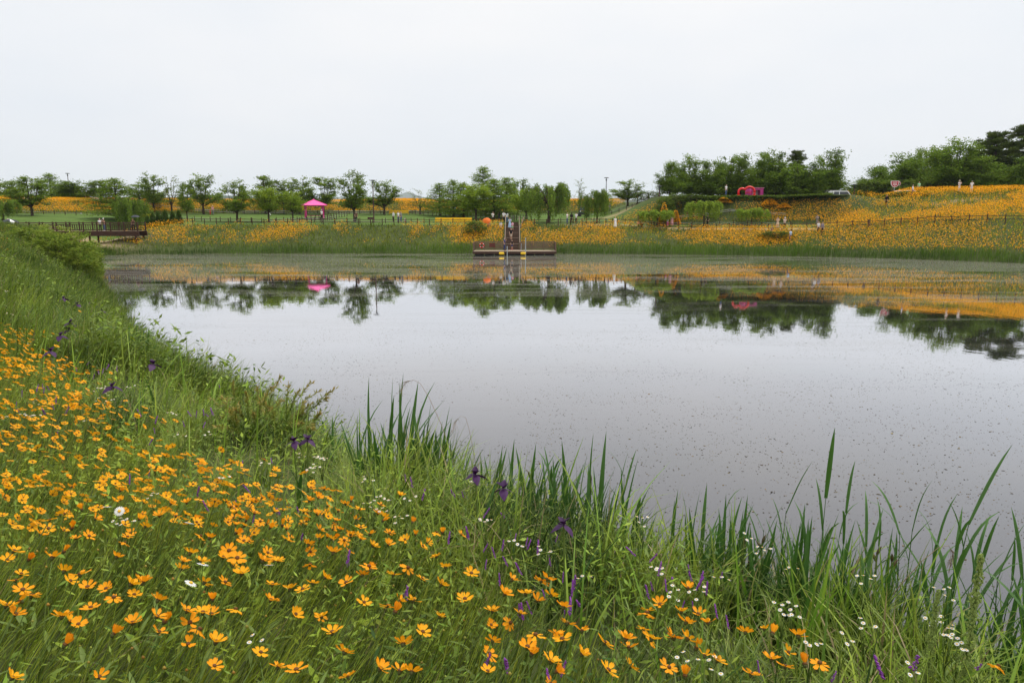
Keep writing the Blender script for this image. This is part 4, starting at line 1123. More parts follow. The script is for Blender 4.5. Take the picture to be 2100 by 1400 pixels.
# shrubs that climb the flower bank below the plateau
sh = [(1330, 127, 392, 44, 'rounded'), (1362, 113, 404, 34, 'narrow'), (1388, 114.5, 396, 40, 'upright'), (1418, 115, 398, 36, 'dark'), (1475, 114, 408, 44, 'low'), (1512, 114.5, 409, 40, 'thin'), (1560, 114, 410, 52, 'wide'),
      (1605, 112, 408, 60, 'broad'), (1650, 112, 406, 64, 'big'), (1690, 111, 404, 62, 'tall')]
pos = ['behind the lamp post with camera', 'just east of the camera lamp post', 'west of the orange flower spire', 'east of the orange flower spire', 'above the slender weeping willow', 'below the western foot of the red arch', 'below the eastern foot of the red arch',
       'beside the low weeping willow crown', 'above the person in the white cap', 'where the flower hill begins']
for (px, Y, tp, w_, ad_), q in zip(sh, pos):
    tree('shrub', 'shrub', px, Y, tp, w_, '%s dark shrub on the flower bank %s' % (ad_, q), 'shrub', 'shrubs on the flower bank')
for px, Y, tp, w_, lab in ((70, 50, 470, 110, 'pale bushy scrub at the bank top where the bridge railing starts'), (118, 47, 478, 100, 'bushy grey-green willow scrub on the bank below the footbridge'), (160, 50, 490, 80, 'rounded willow scrub leaning towards the water'), (186, 55, 505, 44, 'last low scrub overhanging the water below the footbridge')):
    g_ = onground(px, Y)
    tree('willow_bush', 'scrub', px, Y, tp, w_, lab, 'bush', 'scrub on the western bank', zbase=min(g_.z, 2.6))
tree('willow_tree', 'willow', 6, 107, 404, 44, 'dark willow behind the black and white umbrella')
tree('shrub', 'shrub', 1590, 100, 474, 52, 'dark green bush by the far shore beside the person in light blue', 'bush')
tree('shrub', 'shrub', 975, 106, 452, 34, 'leafy bush with orange flowers at the end of the yellow bench', 'bush')
print('trees', round(time.time() - T0, 1))

# ------------------------------------------------------------------ foreground flowers: one object each for the nearest, a mass for the rest
def zl(s, x0, y0, f):
    v = [int(q) for q in s.split()]
    return [(x0 + v[i] / f, y0 + v[i + 1] / f) for i in range(0, len(v), 2)]
COREO = zl('665 140 40 222 440 205 610 200 735 230 735 285 500 345 585 400 305 410 440 465 1045 315 1000 350 1075 385 870 370 880 305 780 515 1180 195 1310 235 1615 45 1685 110 1900 210 1980 225 1935 250 1890 290 1935 370 2005 385 2055 410 1440 440 1495 440 1280 520 1440 495 1490 540 1650 455 1725 445 1770 530 1885 565 85 595 175 650 320 635 715 635 45 660 130 740 95 775 1120 660 1165 620 1105 715 1235 665 1400 605 1365 640 1450 650 1425 690 1475 735 1635 610 1700 665 1605 665 1895 685 2035 610 1985 760 1910 795 390 720 490 740 430 790 535 825 650 835 695 880 800 800 870 790 820 870 1250 800 1375 795 1850 830 1665 810 1770 840 1655 900 1300 900 965 895 140 840 195 880 130 915 40 930 95 980 555 945 1145 970 1240 980 1290 995 1440 950 1805 995 1965 1000 380 1000 430 1040 480 1060 960 1010 1005 1035 1160 1040 1220 1080 810 1040 395 1170 1150 1175 1320 1165 690 1110 2030 1095 1310 1310 1700 1310 1810 1320 75 1375', 0, 930, 2.979)
COREO += zl('120 20 290 55 500 70 585 125 640 190 410 195 320 235 170 185 130 240 30 285 800 240 615 310 1050 275 1230 285 1270 265 1005 365 1135 355 1290 365 760 395 140 415 285 430 330 475 360 395 440 395 1365 440 1205 400 930 460 1100 480 1040 535 920 550 1480 590 1390 540 500 590 380 670 1195 605 1320 610 1360 640 930 650 910 725 1145 690 1170 735 1480 735 1290 780 240 820 360 840 900 830 1320 840 1880 470 1905 635 2040 630 1860 580 1620 660 1750 640 1770 690 1780 810 1640 830 2000 810 20 720 40 860', 700, 1100, 3.0)
COREO += zl('290 810 140 900 75 935 255 940 345 950 280 985 400 995 215 1075 95 1085 290 1075 335 1130 380 1170 450 1200 190 1230 275 1275 600 1040 700 1035 745 1050 885 1065 740 1185 830 1160 920 1215 1000 1210 630 1270 815 1235 1960 1230', 1300, 900, 2.625)
rs = np.random.RandomState(19)
# petal with a toothed tip
def petal_mesh(seed):
    r_ = np.random.RandomState(seed)
    us = [0.0, 0.35, 0.70]; wid = [0.22, 0.72, 1.0]
    L0, W0 = 0.030, 0.0158
    V = []
    for u, w in zip(us, wid):
        for s_ in (-1, 0, 1):
            V.append((0.005 + u * L0, s_ * w * W0 / 2, 0.007 * u * u + 0.0016 * abs(s_) + 0.002 * u + r_.normal(0, 0.0006)))
    tips = [(-1.0, 0.82), (-0.66, 0.98), (-0.34, 0.87), (0.0, 1.08), (0.34, 0.88), (0.68, 1.0), (1.0, 0.80)]
    for s_, u in tips:
        V.append((0.005 + u * L0, s_ * 0.92 * W0 / 2, 0.009 * u * u + 0.0012 * abs(s_) + r_.normal(0, 0.001)))
    F = [(0, 1, 4, 3), (1, 2, 5, 4), (3, 4, 7, 6), (4, 5, 8, 7), (6, 10, 9), (6, 11, 10), (6, 7, 12, 11), (7, 13, 12), (7, 8, 13), (8, 14, 13), (8, 15, 14)]
    F = [f for f in F]
    me = bpy.data.meshes.new('petal'); me.from_pydata(V, [], F); me.materials.append(M_PETAL)
    for p_ in me.polygons: p_.use_smooth = True
    return me
PET = [petal_mesh(i) for i in range(4)]
DISC = MB().lathe([(0.0075, 0.0), (0.0088, 0.003), (0.007, 0.0065), (0.003, 0.008)], 8).mesh('disc', M_DISC, True)
CAL = MB().lathe([(0.002, -0.011), (0.005, -0.008), (0.0078, -0.002), (0.0070, 0.0015)], 8).mesh('calyx', M_CALYX, True)
def stem_mesh(seed, hgt, lean, bend):
    r_ = np.random.RandomState(seed)
    mb = MB(); pts = []
    for i in range(6):
        s_ = i / 5
        a_ = lean + bend * s_
        pts.append(((pts[-1][0] + math.sin(a_) * hgt / 5) if pts else 0, 0.012 * math.sin(s_ * 3 + seed), (pts[-1][2] + math.cos(a_) * hgt / 5) if pts else 0))
    mb.tube(pts, [0.0022, 0.0021, 0.0019, 0.0018, 0.0017, 0.0016], 5)
    return mb.mesh('stem', M_STEM, True), Vector(pts[-1]), lean + bend
def leaf_mesh(L_, W_, droop, name='leaf', mat=M_STEM, fold=0.25):
    V = []; F = []
    prof_ = [(0.0, 0.15), (0.2, 0.7), (0.45, 1.0), (0.75, 0.65), (1.0, 0.03)]
    for u, w in prof_:
        for s_ in (-1, 0, 1):
            V.append((u * L_, s_ * w * W_ / 2, -droop * u * u * L_ + abs(s_) * fold * w * W_ / 2))
    for i in range(4):
        for k in (0, 1):
            F.append((i * 3 + k, i * 3 + k + 1, i * 3 + k + 4, i * 3 + k + 3))
    me = bpy.data.meshes.new(name); me.from_pydata(V, [], F); me.materials.append(mat)
    for p_ in me.polygons: p_.use_smooth = True
    return me
CLEAF = [leaf_mesh(0.11, 0.014, 0.3), leaf_mesh(0.09, 0.018, 0.15)]
PROTO = []
for i in range(8):
    h_ = (0.50, 0.46, 0.54, 0.48, 0.52, 0.44, 0.56, 0.50)[i]
    me, top, ang = stem_mesh(i, h_, (0.30, 0.15, 0.42, 0.25, 0.05, 0.35, 0.2, 0.1)[i], (0.35, 0.3, 0.1, 0.5, 0.4, 0.2, 0.15, 0.6)[i])
    tilt = ang * 0.75 + (0.15, -0.35, 0.3, 0.0, 0.5, -0.1, 0.45, 0.2)[i]
    roll = (0.1, -0.45, 0.35, 0.55, -0.15, 0.2, -0.3, 0.0)[i]
    HM = Matrix.Translation(top) @ Matrix.Rotation(roll, 4, 'X') @ Matrix.Rotation(tilt, 4, 'Y')
    PROTO.append((me, top, HM))
def headM(i, cup, k, npet, r_):
    return Matrix.Rotation(2 * PI * k / npet + r_.normal(0, 0.06), 4, 'Z') @ Matrix.Rotation(-cup + r_.normal(0, 0.10), 4, 'Y') @ Matrix.Diagonal((r_.uniform(0.9, 1.1), r_.uniform(0.88, 1.1), 1, 1))
M_PETAL2 = plain('golden_petal', (0.92, 0.46, 0.014), (0.87, 0.37, 0.009), 40, 0.6, 0.15, trans=0.35)
spots = []
for px, py in COREO:
    hp_ = rs.uniform(0.40, 0.52)
    g_ = hits(px, py, hp_)
    if g_ is None: continue
    spots.append((g_.x, g_.y, hp_))
# the rest of the flowers, scattered by how thickly the bank carries them
Pr, dr = scatter(34000, rs, (-10, 3), (1.1, 11), lambda x, y, d: nearmask(x, y) * flower_zone(x, y, d) * np.clip(0.015 + 0.95 * ss((0.2 - x) / 1.0) * ss((y - 2.7) / 0.6) * (1 - 0.5 * ss((y - 7) / 2)) * (0.6 + 0.7 * vnoise(x, y, 0.8, 91)), 0, 1), fr=0.71, mar=0.1)
allf = [(x, y, rs.uniform(0.36, 0.52)) for x, y in Pr[:, :2]]
# flowers further along the western bank
Pl, dl_ = scatter(22000, rs, (-45, -5), (8, 62), lambda x, y, d: (d > 3.0) * np.clip(0.8 * ss((vnoise(x, y, 3.5, 93) + 0.6 * vnoise(x, y, 1.2, 94) - 0.05) / 0.5) * ss((d - 3) / 2.5), 0, 1), fr=0.72, mar=0.5)
allf += [(x, y, rs.uniform(0.45, 0.65)) for x, y in Pl[:, :2]]
allf.sort(key=lambda q: q[0] ** 2 + q[1] ** 2)
NI = 300
spots.sort(key=lambda q: q[0] ** 2 + q[1] ** 2)
indiv = spots[:NI] + allf[:max(0, NI - len(spots))]
mass = allf[max(0, NI - len(spots)):]
indiv.sort(key=lambda q: q[0] ** 2 + q[1] ** 2)
ORD = 'first second third fourth fifth sixth seventh eighth ninth tenth eleventh twelfth thirteenth fourteenth fifteenth sixteenth seventeenth eighteenth nineteenth twentieth twenty-first twenty-second twenty-third twenty-fourth twenty-fifth twenty-sixth twenty-seventh twenty-eighth twenty-ninth thirtieth thirty-first thirty-second thirty-third thirty-fourth thirty-fifth thirty-sixth'.split()
near26 = {q: k for k, q in enumerate(sorted(indiv[:26], key=lambda q: q[0] / q[1]))}
LBL = 'orange coreopsis flower on a thin green stem in the bank meadow'
for i, (x, y, hp_) in enumerate(indiv):
    p_i = (i * 5 + i // 8) % 8
    sm, top, HM = PROTO[p_i]
    west = float(ss((1.5 - x) / 4))
    rz = rs.normal(0.15 if west > 0.4 else 0.4, 0.55)
    sc = hp_ / top.z
    tx, ty = top.x * sc, top.y * sc
    bx = x - (tx * math.cos(rz) - ty * math.sin(rz)); by = y - (tx * math.sin(rz) + ty * math.cos(rz))
    bz = H1(bx, by)
    zt = H1(x, y) + hp_
    root = empty('coreopsis_flower', (bx, by, bz), rz, LBL if (x, y, hp_) not in near26 else 'large orange coreopsis along the bottom edge, %s from the west' % ORD[near26[(x, y, hp_)]], 'flower', 'coreopsis flowers on the near bank')
    zs = (zt - bz) / top.z
    S_ = Matrix.Diagonal((sc, sc, zs, 1))
    ob('stem', sm, root, S_)
    hpos = S_ @ top
    nv = Vector((rs.normal(0.34, 0.32), rs.normal(0.34, 0.36), 0.85)).normalized()
    nv = Matrix.Rotation(-rz, 3, 'Z') @ nv
    rot = nv.to_track_quat('Z', 'Y').to_matrix().to_4x4() @ Matrix.Rotation(rs.uniform(0, 1), 4, 'Z')
    fs = rs.uniform(0.70, 1.0) * (0.86 if y > 2.8 else 1.0)
    B_ = Matrix.Translation(hpos) @ rot @ Matrix.Scale(fs, 4)
    cup = rs.uniform(-0.12, 0.42)
    npet = 8 if rs.rand() < 0.8 else 7
    wilt = rs.rand()
    if wilt < 0.10: cup = rs.uniform(0.75, 1.15)
    elif wilt < 0.18: cup = rs.uniform(-0.7, -0.3)
    pm_ = M_PETAL if rs.rand() < 0.6 else M_PETAL2
    for k in range(npet):
        if wilt > 0.86 and (k * 5 + i) % 8 < 3: continue
        ob('petal', PET[(k + i) % 4], root, B_ @ headM(i, cup, k, npet, rs), pm_)
    ob('disc', DISC, root, B_); ob('calyx', CAL, root, B_)
    if y < 2.6:
        for q in range(2):
            f_ = rs.uniform(0.15, 0.5)
            ob('leaf', CLEAF[q], root, Matrix.Translation((hpos.x * f_, 0, hpos.z * f_)) @ Matrix.Rotation(rs.uniform(0, 2 * PI), 4, 'Z') @ Matrix.Rotation(-0.7, 4, 'Y'))
# the mass of further flowers, joined
def flower_arrays(pts, scale, npet, pc, dc, rs, out_p, out_d, tilt=0.45):
    P = np.array([(x, y, 0) for x, y, h in pts]); P[:, 2] = H(P[:, 0], P[:, 1]) + np.array([h for _, _, h in pts])
    n = len(P)
    nrm = rs.normal(0, 0.35, (n, 3)) + [tilt * 0.8, tilt * 0.8, 0.85]; nrm /= np.linalg.norm(nrm, axis=1, keepdims=True)
    a_ = np.cross(nrm, rs.normal(0, 1, (n, 3))); a_ /= np.linalg.norm(a_, axis=1, keepdims=True); b_ = np.cross(nrm, a_)
    sz = rs.uniform(0.85, 1.15, n) * scale
    cup = rs.uniform(0.0, 0.5, n)
    for k in range(npet):
        w = 2 * PI * k / npet + rs.normal(0, 0.05, n)
        D = (a_ * np.cos(w)[:, None] + b_ * np.sin(w)[:, None]) * np.cos(cup)[:, None] + nrm * np.sin(cup)[:, None]
        N = nrm * np.cos(cup)[:, None] - (a_ * np.cos(w)[:, None] + b_ * np.sin(w)[:, None]) * np.sin(cup)[:, None]
        L_ = sz * rs.uniform(0.9, 1.1, n)
        # blunt petal: two triangles widening outwards
        S = np.cross(N, D)
        V = np.stack([P + D * (L_ * 0.12)[:, None], P + D * (L_ * 0.85)[:, None] - S * (L_ * 0.28)[:, None], P + D * L_[:, None], P + D * (L_ * 0.85)[:, None] + S * (L_ * 0.28)[:, None]], 1)
        F = np.array([(0, 1, 2), (0, 2, 3)])[None] + (np.arange(n) * 4)[:, None, None]
        out_p.add((V.reshape(-1, 3), F.reshape(-1, 3), 4), pc(n, rs))
    for k in range(3):
        w = 2 * PI * k / 3
        D = a_ * math.cos(w) + b_ * math.sin(w)
        out_d.add(cards(P - D * (sz * 0.24)[:, None] - nrm * (sz * 0.06)[:, None] * (1 if k else -2.0), D, nrm, sz * 0.48, sz * 0.4), dc(n, rs))
    return P
fp_, fd_ = Arr(), Arr()
P = flower_arrays(mass, 0.0235, 8, lambda n, r: tint(n, r, (0.92, 0.45, 0.014), (0.85, 0.32, 0.008), 0.12) / VEG, lambda n, r: tint(n, r, (0.10, 0.045, 0.010), (0.06, 0.05, 0.012), 0.2) / VEG, rs, fp_, fd_)
n = len(P)
dn = P.copy(); hh = P[:, 2] - H(P[:, 0], P[:, 1])
fd_.add(blades(P - np.stack([0.25 * hh, 0 * hh, hh], 1), hh * 1.04, np.full(n, 0.0045), np.zeros(n), np.full(n, 0.2), np.full(n, 0.1), 2, rs), tint(n, rs, (0.13, 0.18, 0.035), (0.20, 0.25, 0.06)))
fp_.V += [v for v in fd_.V]; fp_.F += [f + fp_.n for f in fd_.F]; fp_.C += fd_.C
tag(fp_.build('coreopsis_mass', foliage('coreopsis_mass', 0.33, 0.6, 0.12)), 'further orange coreopsis flowers thickly covering the western bank', 'flowers', kind='stuff')
# round seed heads and buds standing among them
bd_ = Arr()
Pb, _d = scatter(6500, rs, (-6, 4), (1.0, 7), lambda x, y, d: nearmask(x, y) * flower_zone(x, y, d) * 0.55, fr=0.71, mar=0.2)
n = len(Pb); Pb[:, 2] += rs.uniform(0.28, 0.48, n)
r_b = rs.uniform(0.004, 0.0075, n)
oct_ = np.array([(1, 0, 0), (0, 1, 0), (-1, 0, 0), (0, -1, 0), (0, 0, 1.15), (0, 0, -0.9)])
V = (Pb[:, None] + oct_[None] * r_b[:, None, None]).reshape(-1, 3)
F = (np.array([(0, 1, 4), (1, 2, 4), (2, 3, 4), (3, 0, 4), (1, 0, 5), (2, 1, 5), (3, 2, 5), (0, 3, 5)])[None] + (np.arange(n) * 6)[:, None, None]).reshape(-1, 3)
bd_.add((V, F, 6), tint(n, rs, (0.20, 0.12, 0.03), (0.15, 0.20, 0.05), 0.3))
bd_.add(blades(Pb - np.array([0.10, 0, 0.36]), np.full(n, 0.37), np.full(n, 0.003), np.zeros(n), np.full(n, 0.27), np.zeros(n), 2, rs), tint(n, rs, (0.15, 0.21, 0.04), (0.24, 0.30, 0.07)))
tag(bd_.build('seed_heads', M_GRASS), 'small round brown buds and seed heads among the coreopsis', 'buds', kind='stuff')

# ---- white daisies and fleabane
M_WHITE = plain('white_ray', (0.82, 0.82, 0.80), (0.74, 0.74, 0.72), 60, 0.6, 0.1, trans=0.25)
M_YDISC = plain('yellow_disc', (0.75, 0.45, 0.03), (0.6, 0.32, 0.02), 300, 0.7)
def rays_mesh(n_, L_, W_, name='ray_petals'):
    V = []; F = []
    for k in range(n_):
        w = 2 * PI * k / n_; c_, s_ = math.cos(w), math.sin(w); b0 = len(V)
        for u, v in ((0.12, 0.3), (0.7, 1.0), (1.0, 0.55)):
            for q in (-1, 1):
                x = u * L_; y = q * v * W_ / 2
                V.append((x * c_ - y * s_, x * s_ + y * c_, 0.12 * L_ * u - 0.15 * L_ * u * u + (k % 3) * 0.0005))
        F += [(b0, b0 + 1, b0 + 3, b0 + 2), (b0 + 2, b0 + 3, b0 + 5, b0 + 4)]
    me = bpy.data.meshes.new(name); me.from_pydata(V, [], F); me.materials.append(M_WHITE); return me
RAYB = rays_mesh(18, 0.0215, 0.0052); RAYS = rays_mesh(22, 0.0078, 0.0017)
YB = MB().lathe([(0.0068, 0.0), (0.0064, 0.0026), (0.003, 0.0046)], 10).mesh('disc', M_YDISC, True)
YS = MB().lathe([(0.0031, 0.0), (0.003, 0.0016), (0.0014, 0.0026)], 8).mesh('disc', M_YDISC, True)
OX = zl('730 355 655 330 1155 425 1240 690 1645 690 1165 800', 0, 930, 2.979)
FB = zl('1580 1130 1905 100 1610 68 1860 15 1960 42 770 420 720 410 930 270 1355 160', 0, 930, 2.979) + zl('190 515 300 550 240 605 690 855 770 915 605 825 820 785 1295 935 575 675 1250 680 1495 1080 1650 1110 1930 1290 680 795', 560, 760, 2.979)
FB += zl('50 445 590 545 685 615 755 575 875 715 1240 770 120 720 490 775 860 945 1250 1015 1120 1100 960 1115 1650 1015 1700 1020 1750 1118 1690 1080 290 1170 340 848 420 1230 1580 970 800 940 1680 840 1460 1255 215 850', 1300, 900, 2.625)
FB += zl('60 610 165 625 180 740 40 470 610 1000 640 1015 670 1035 560 1030 605 1075 670 1090 790 995 165 1180 205 1180 550 1195 1060 1165 1100 1300 1250 1290 30 1190 215 1098', 0, 460, 2.979)
for i, (px, py) in enumerate(OX):
    hp_ = 0.5; g_ = hits(px, py, hp_)
    root = empty('daisy', g_, 0, 'large white daisy with a yellow eye, %s' % ('highest one above the coreopsis', 'seen edge on beside the highest daisy', 'tilted flat beside three orange flowers', 'lying between two orange clusters', 'standing beside the lone orange trio', 'ragged, below the tilted daisy')[i], 'daisy', 'large white daisies')
    mb = MB(); mb.tube([(-0.1, 0, 0), (-0.04, 0.01, hp_ * 0.5), (0, 0, hp_)], [0.0025, 0.002, 0.0018], 5); mb.build('stem', M_STEM, root)
    B_ = Matrix.Translation((0, 0, hp_)) @ Matrix.Rotation((0.9, -0.35, -0.45, -0.40, -0.42, -0.3)[i], 4, 'X') @ Matrix.Rotation((0.2, 0.0, 0.2, 0.25, 0.0, 0.5)[i], 4, 'Y')
    ob('ray_petals', RAYB, root, B_); ob('disc', YB, root, B_ @ Matrix.Translation((0, 0, 0.002)))
    if i == 0: ob('leaf', CLEAF[0], root, Matrix.Translation((-0.06, 0, 0.2)))
FBSTEM = []
for v in range(3):
    r_ = np.random.RandomState(50 + v); mb = MB(); heads = []
    mb.tube([(-0.06, 0, 0), (-0.02, 0.01, 0.22), (0, 0, 0.36)], [0.003, 0.0025, 0.002], 5)
    for k in range(5):
        w = 2 * PI * k / 5 + r_.uniform(-0.4, 0.4); e_ = Vector((math.cos(w) * r_.uniform(0.012, 0.045), math.sin(w) * r_.uniform(0.012, 0.045), r_.uniform(0.44, 0.475)))
        mb.tube([(0, 0, 0.35 - 0.01 * k), (e_.x * 0.7, e_.y * 0.7, 0.41), e_], [0.0015, 0.0013, 0.0011], 4); heads.append((e_, r_.uniform(-0.35, 0.35), r_.uniform(-0.3, 0.4)))
    FBSTEM.append((mb.mesh('stem', M_STEM, True), heads))
for i, (px, py) in enumerate(FB):
    g_ = hits(px, py, 0.45)
    if g_ is None: continue
    far_f = g_.y > 9
    root = empty('fleabane', g_, rs.uniform(0, 6.28), 'small white fleabane cluster on a thin branched stem in the bank grass', 'flower', 'white fleabane on the near bank', 1.0 if not far_f else 1.0 + 0.03 * g_.y)
    sm, heads = FBSTEM[i % 3]
    ob('stem', sm, root)
    for e_, a1, a2 in heads[: (5 if i % 3 else 3)]:
        B_ = Matrix.Translation(e_) @ Matrix.Rotation(a1, 4, 'X') @ Matrix.Rotation(a2, 4, 'Y')
        o_ = ob('flower_head', RAYS, root, B_); ob('disc', YS, o_)
    for q in range(3):
        ob('leaf', CLEAF[q % 2], root, Matrix.Translation((-0.03, 0, 0.08 + 0.09 * q)) @ Matrix.Rotation(2.2 * q, 4, 'Z') @ Matrix.Rotation(-0.6, 4, 'Y') @ Matrix.Scale(0.75, 4))

# ---- purple vetch
M_VETCH = plain('purple_vetch', (0.20, 0.045, 0.34), (0.34, 0.09, 0.42), 60, 0.6, trans=0.2)
VET = []
for v in range(3):
    r_ = np.random.RandomState(80 + v); mb = MB()
    for k in range(26):
        s_ = k / 25; w = r_.uniform(-1.3, 1.3); rr_ = 0.011 * (1 - 0.65 * s_)
        c_ = Vector((math.cos(w) * rr_, math.sin(w) * rr_, 0.34 + 0.085 * s_))
        mb.tube([c_ * 1.0 - Vector((math.cos(w) * 0.006, math.sin(w) * 0.006, -0.004)), c_, c_ + Vector((math.cos(w) * 0.005, math.sin(w) * 0.005, -0.006))], [0.0016, 0.0034, 0.0012], 5)
    st_ = MB(); st_.tube([(-0.12, 0, 0), (-0.03, 0.01, 0.2), (0, 0, 0.34), (0, 0, 0.40)], [0.002, 0.0018, 0.0016, 0.001], 5)
    VET.append((st_.mesh('stem', M_STEM, True), mb.mesh('florets', M_VETCH, True)))
VP = zl('1300 1200 1520 1195 665 1215 1080 1275 1860 1230 265 890 435 920 205 760 295 740 360 760 110 640 140 690 390 790 90 790', 1300, 900, 2.625) + zl('1005 770 1265 850 400 330 1145 430 1090 450 1370 480', 700, 1100, 3) + zl('920 745 1090 750 1155 760 1395 880 1550 1040 1685 1150 1770 1260 1825 1310 1410 1160 1380 1270 1075 1010 460 1130 805 650 840 680 25 855 815 1340 1480 1020 1180 980 1340 1100 1300 1180', 560, 760, 2.979)
VP += zl('790 150 910 115 1210 220 1495 215 1690 350 1245 310 1550 380 1435 310 1845 500 1815 340 1480 60 1655 40', 0, 930, 2.979) + zl('230 1000 260 990 290 1000 340 1070 265 1150 320 1110 100 1095 540 850 600 900 630 890 660 860 1260 1165 1150 1150 845 1150 1250 1220 1290 1140 940 1260', 0, 460, 2.979)
for q in list(VP):
    if 1000 < q[0] < 1500 or q[1] < 900:
        for _ in range(1): VP.append((q[0] + rs.normal(0, 30), q[1] + rs.normal(0, 22)))
LBIG = {0: 'large purple vetch spike, western one of the two tall at the bottom edge', 1: 'large purple vetch spike, eastern one of the two tall at the bottom edge', 14: 'large purple vetch spike beside orange flowers at the bottom edge'}
for i, (px, py) in enumerate(VP):
    g_ = hits(px, py, 0.40)
    if g_ is None: continue
    big = i in LBIG
    root = empty('vetch_spike', g_, rs.uniform(-0.8, 0.8), LBIG.get(i, 'purple vetch flower spike among the bank grasses'), 'flower', 'purple vetch on the near bank', (1, 1, 1))
    a_, b_ = VET[i % 3]
    vs = 0.95 if big else rs.uniform(0.4, 0.75)
    VM = Matrix.Translation((0, 0, 0.40)) @ Matrix.Rotation(rs.normal(0.1, 0.3), 4, 'Y') @ Matrix.Rotation(rs.normal(0, 0.3), 4, 'X') @ Matrix.Scale(vs, 4) @ Matrix.Translation((0, 0, -0.40))
    ob('stem', a_, root); ob('florets', b_, root, VM)

# ---- irises: sword leaves, blooms and faded pods
M_IRIS = plain('iris_leaf', (0.060, 0.150, 0.022), (0.040, 0.105, 0.018), 5, 0.45, 0.35, trans=0.25, stretch=(1, 8, 1))
M_REED = plain('reed_leaf', (0.070, 0.165, 0.028), (0.045, 0.110, 0.022), 5, 0.5, 0.3, trans=0.25, stretch=(1, 8, 1))
M_IPET = plain('iris_petal', (0.055, 0.010, 0.075), (0.025, 0.005, 0.04), 40, 0.55, trans=0.15)
M_POD = plain('faded_pod', (0.10, 0.085, 0.03), (0.055, 0.03, 0.015), 30, 0.7)
def sword(L_, W_, lean, bend, name, mat, K=8):
    V = []; F = []; p_ = Vector((0, 0, 0))
    for i in range(K + 1):
        s_ = i / K
        w = W_ * min(1, 0.65 + s_) * (1 - s_ ** 4.0) / 2 + 0.0004
        V += [(p_.x, -w, p_.z), (p_.x - w * 0.35, 0, p_.z + 0.0), (p_.x, w, p_.z)]
        a_ = lean + bend * s_ * s_; p_ = p_ + Vector((math.sin(a_), 0, math.cos(a_))) * (L_ / K)
    for i in range(K):
        for k in (0, 1): F.append((3 * i + k, 3 * i + k + 1, 3 * i + k + 4, 3 * i + k + 3))
    me = bpy.data.meshes.new(name); me.from_pydata(V, [], F); me.materials.append(mat)
    for q in me.polygons: q.use_smooth = True
    return me
ILEAF = [sword(1.15, 0.048, 0.05, 0.15, 'leaf', M_IRIS), sword(1.0, 0.042, 0.12, 0.3, 'leaf', M_IRIS), sword(0.85, 0.044, 0.2, 0.55, 'leaf', M_IRIS), sword(1.05, 0.036, 0.02, 0.9, 'leaf', M_IRIS)]
def shorepoint(px, dwant):
    """ground point in picture column px lying dwant metres from the near shore"""
    ys = np.linspace(1.6, 20, 500); xs = (px - 1050) / FPX * (ys * CP + 5.0 * SP)
    dd_ = dist(xs, ys); k = np.argmin(np.abs(dd_ - dwant))
    return Vector((xs[k], ys[k], H1(xs[k], ys[k])))
IC = [(1290, 4.70, 16, 0.58, 'iris clump closing the shore gap west of the reeds'), (1350, 4.65, 18, 0.60, 'iris clump at the gap beside the leaning pods'), (1425, 4.60, 20, 0.62, 'iris clump behind the leaning pods'), (1505, 4.65, 20, 0.64, 'iris clump at the western foot of the reed bed'), (1745, 4.60, 18, 0.62, 'iris clump in the middle of the reed bed'), (1840, 4.60, 20, 0.60, 'iris clump behind the straw-coloured dry reed'), (1935, 4.65, 20, 0.62, 'iris clump east of the straw-coloured dry reed'), (2040, 4.65, 20, 0.64, 'iris clump nearest the corner of the pond'),
      (790, 4.75, 30, 0.61, 'western half of the tallest sword-leaved iris clump'), (842, 4.79, 44, 0.80, 'tallest sword-leaved iris clump at the waterline'), (890, 4.75, 32, 0.68, 'iris clump under the arching dry plume'),
      (1035, 4.70, 24, 0.58, 'iris clump with faded brown heads by the dark bloom'), (1085, 4.72, 26, 0.65, 'iris clump between faded pods and the reed tips'), (1150, 4.75, 27, 0.65, 'iris clump above the violet bloom'), (1222, 4.75, 26, 0.66, 'eastern iris clump before the open shore gap'),
      (1560, 4.72, 24, 0.65, 'dark iris clump west of the tallest reed'), (1640, 4.70, 26, 0.68, 'dark iris clump with pods under the reeds'), (1690, 4.67, 18, 0.55, 'low iris clump beside the two green pods'),
      (330, 4.72, 27, 0.68, 'narrow iris clump at the bend of the western shore'), (300, 4.58, 20, 0.65, 'small iris clump behind the bend of the western shore'), (640, 4.62, 13, 0.40, 'few iris leaves beside the dark purple bloom')]
for px, dw_, m, s_, lab in IC:
    g_ = shorepoint(px, dw_)
    root = empty('iris_plant', g_, 0, lab, 'iris', 'iris clumps along the near waterline')
    for k in range(m):
        az = rs.uniform(0, 2 * PI)
        M_ = Matrix.Translation((rs.normal(0, 0.09), rs.normal(0, 0.06), -0.03)) @ Matrix.Rotation(rs.normal(0.2, 0.9) if rs.rand() < 0.7 else az, 4, 'Z') @ Matrix.Rotation(rs.normal(0, 0.09), 4, 'X') @ Matrix.Rotation(rs.normal(0, 0.08), 4, 'Y') @ Matrix.Rotation(rs.uniform(-0.9, 0.9), 4, 'Z') @ Matrix.Scale(s_ * rs.uniform(0.6, 1.08), 4)
        ob('leaf', ILEAF[rs.randint(4)], root, M_)
FALL = leaf_mesh(0.065, 0.060, 1.1, 'petal', M_IPET, -0.25); STD = leaf_mesh(0.055, 0.040, 0.2, 'petal', M_IPET, 0.45)
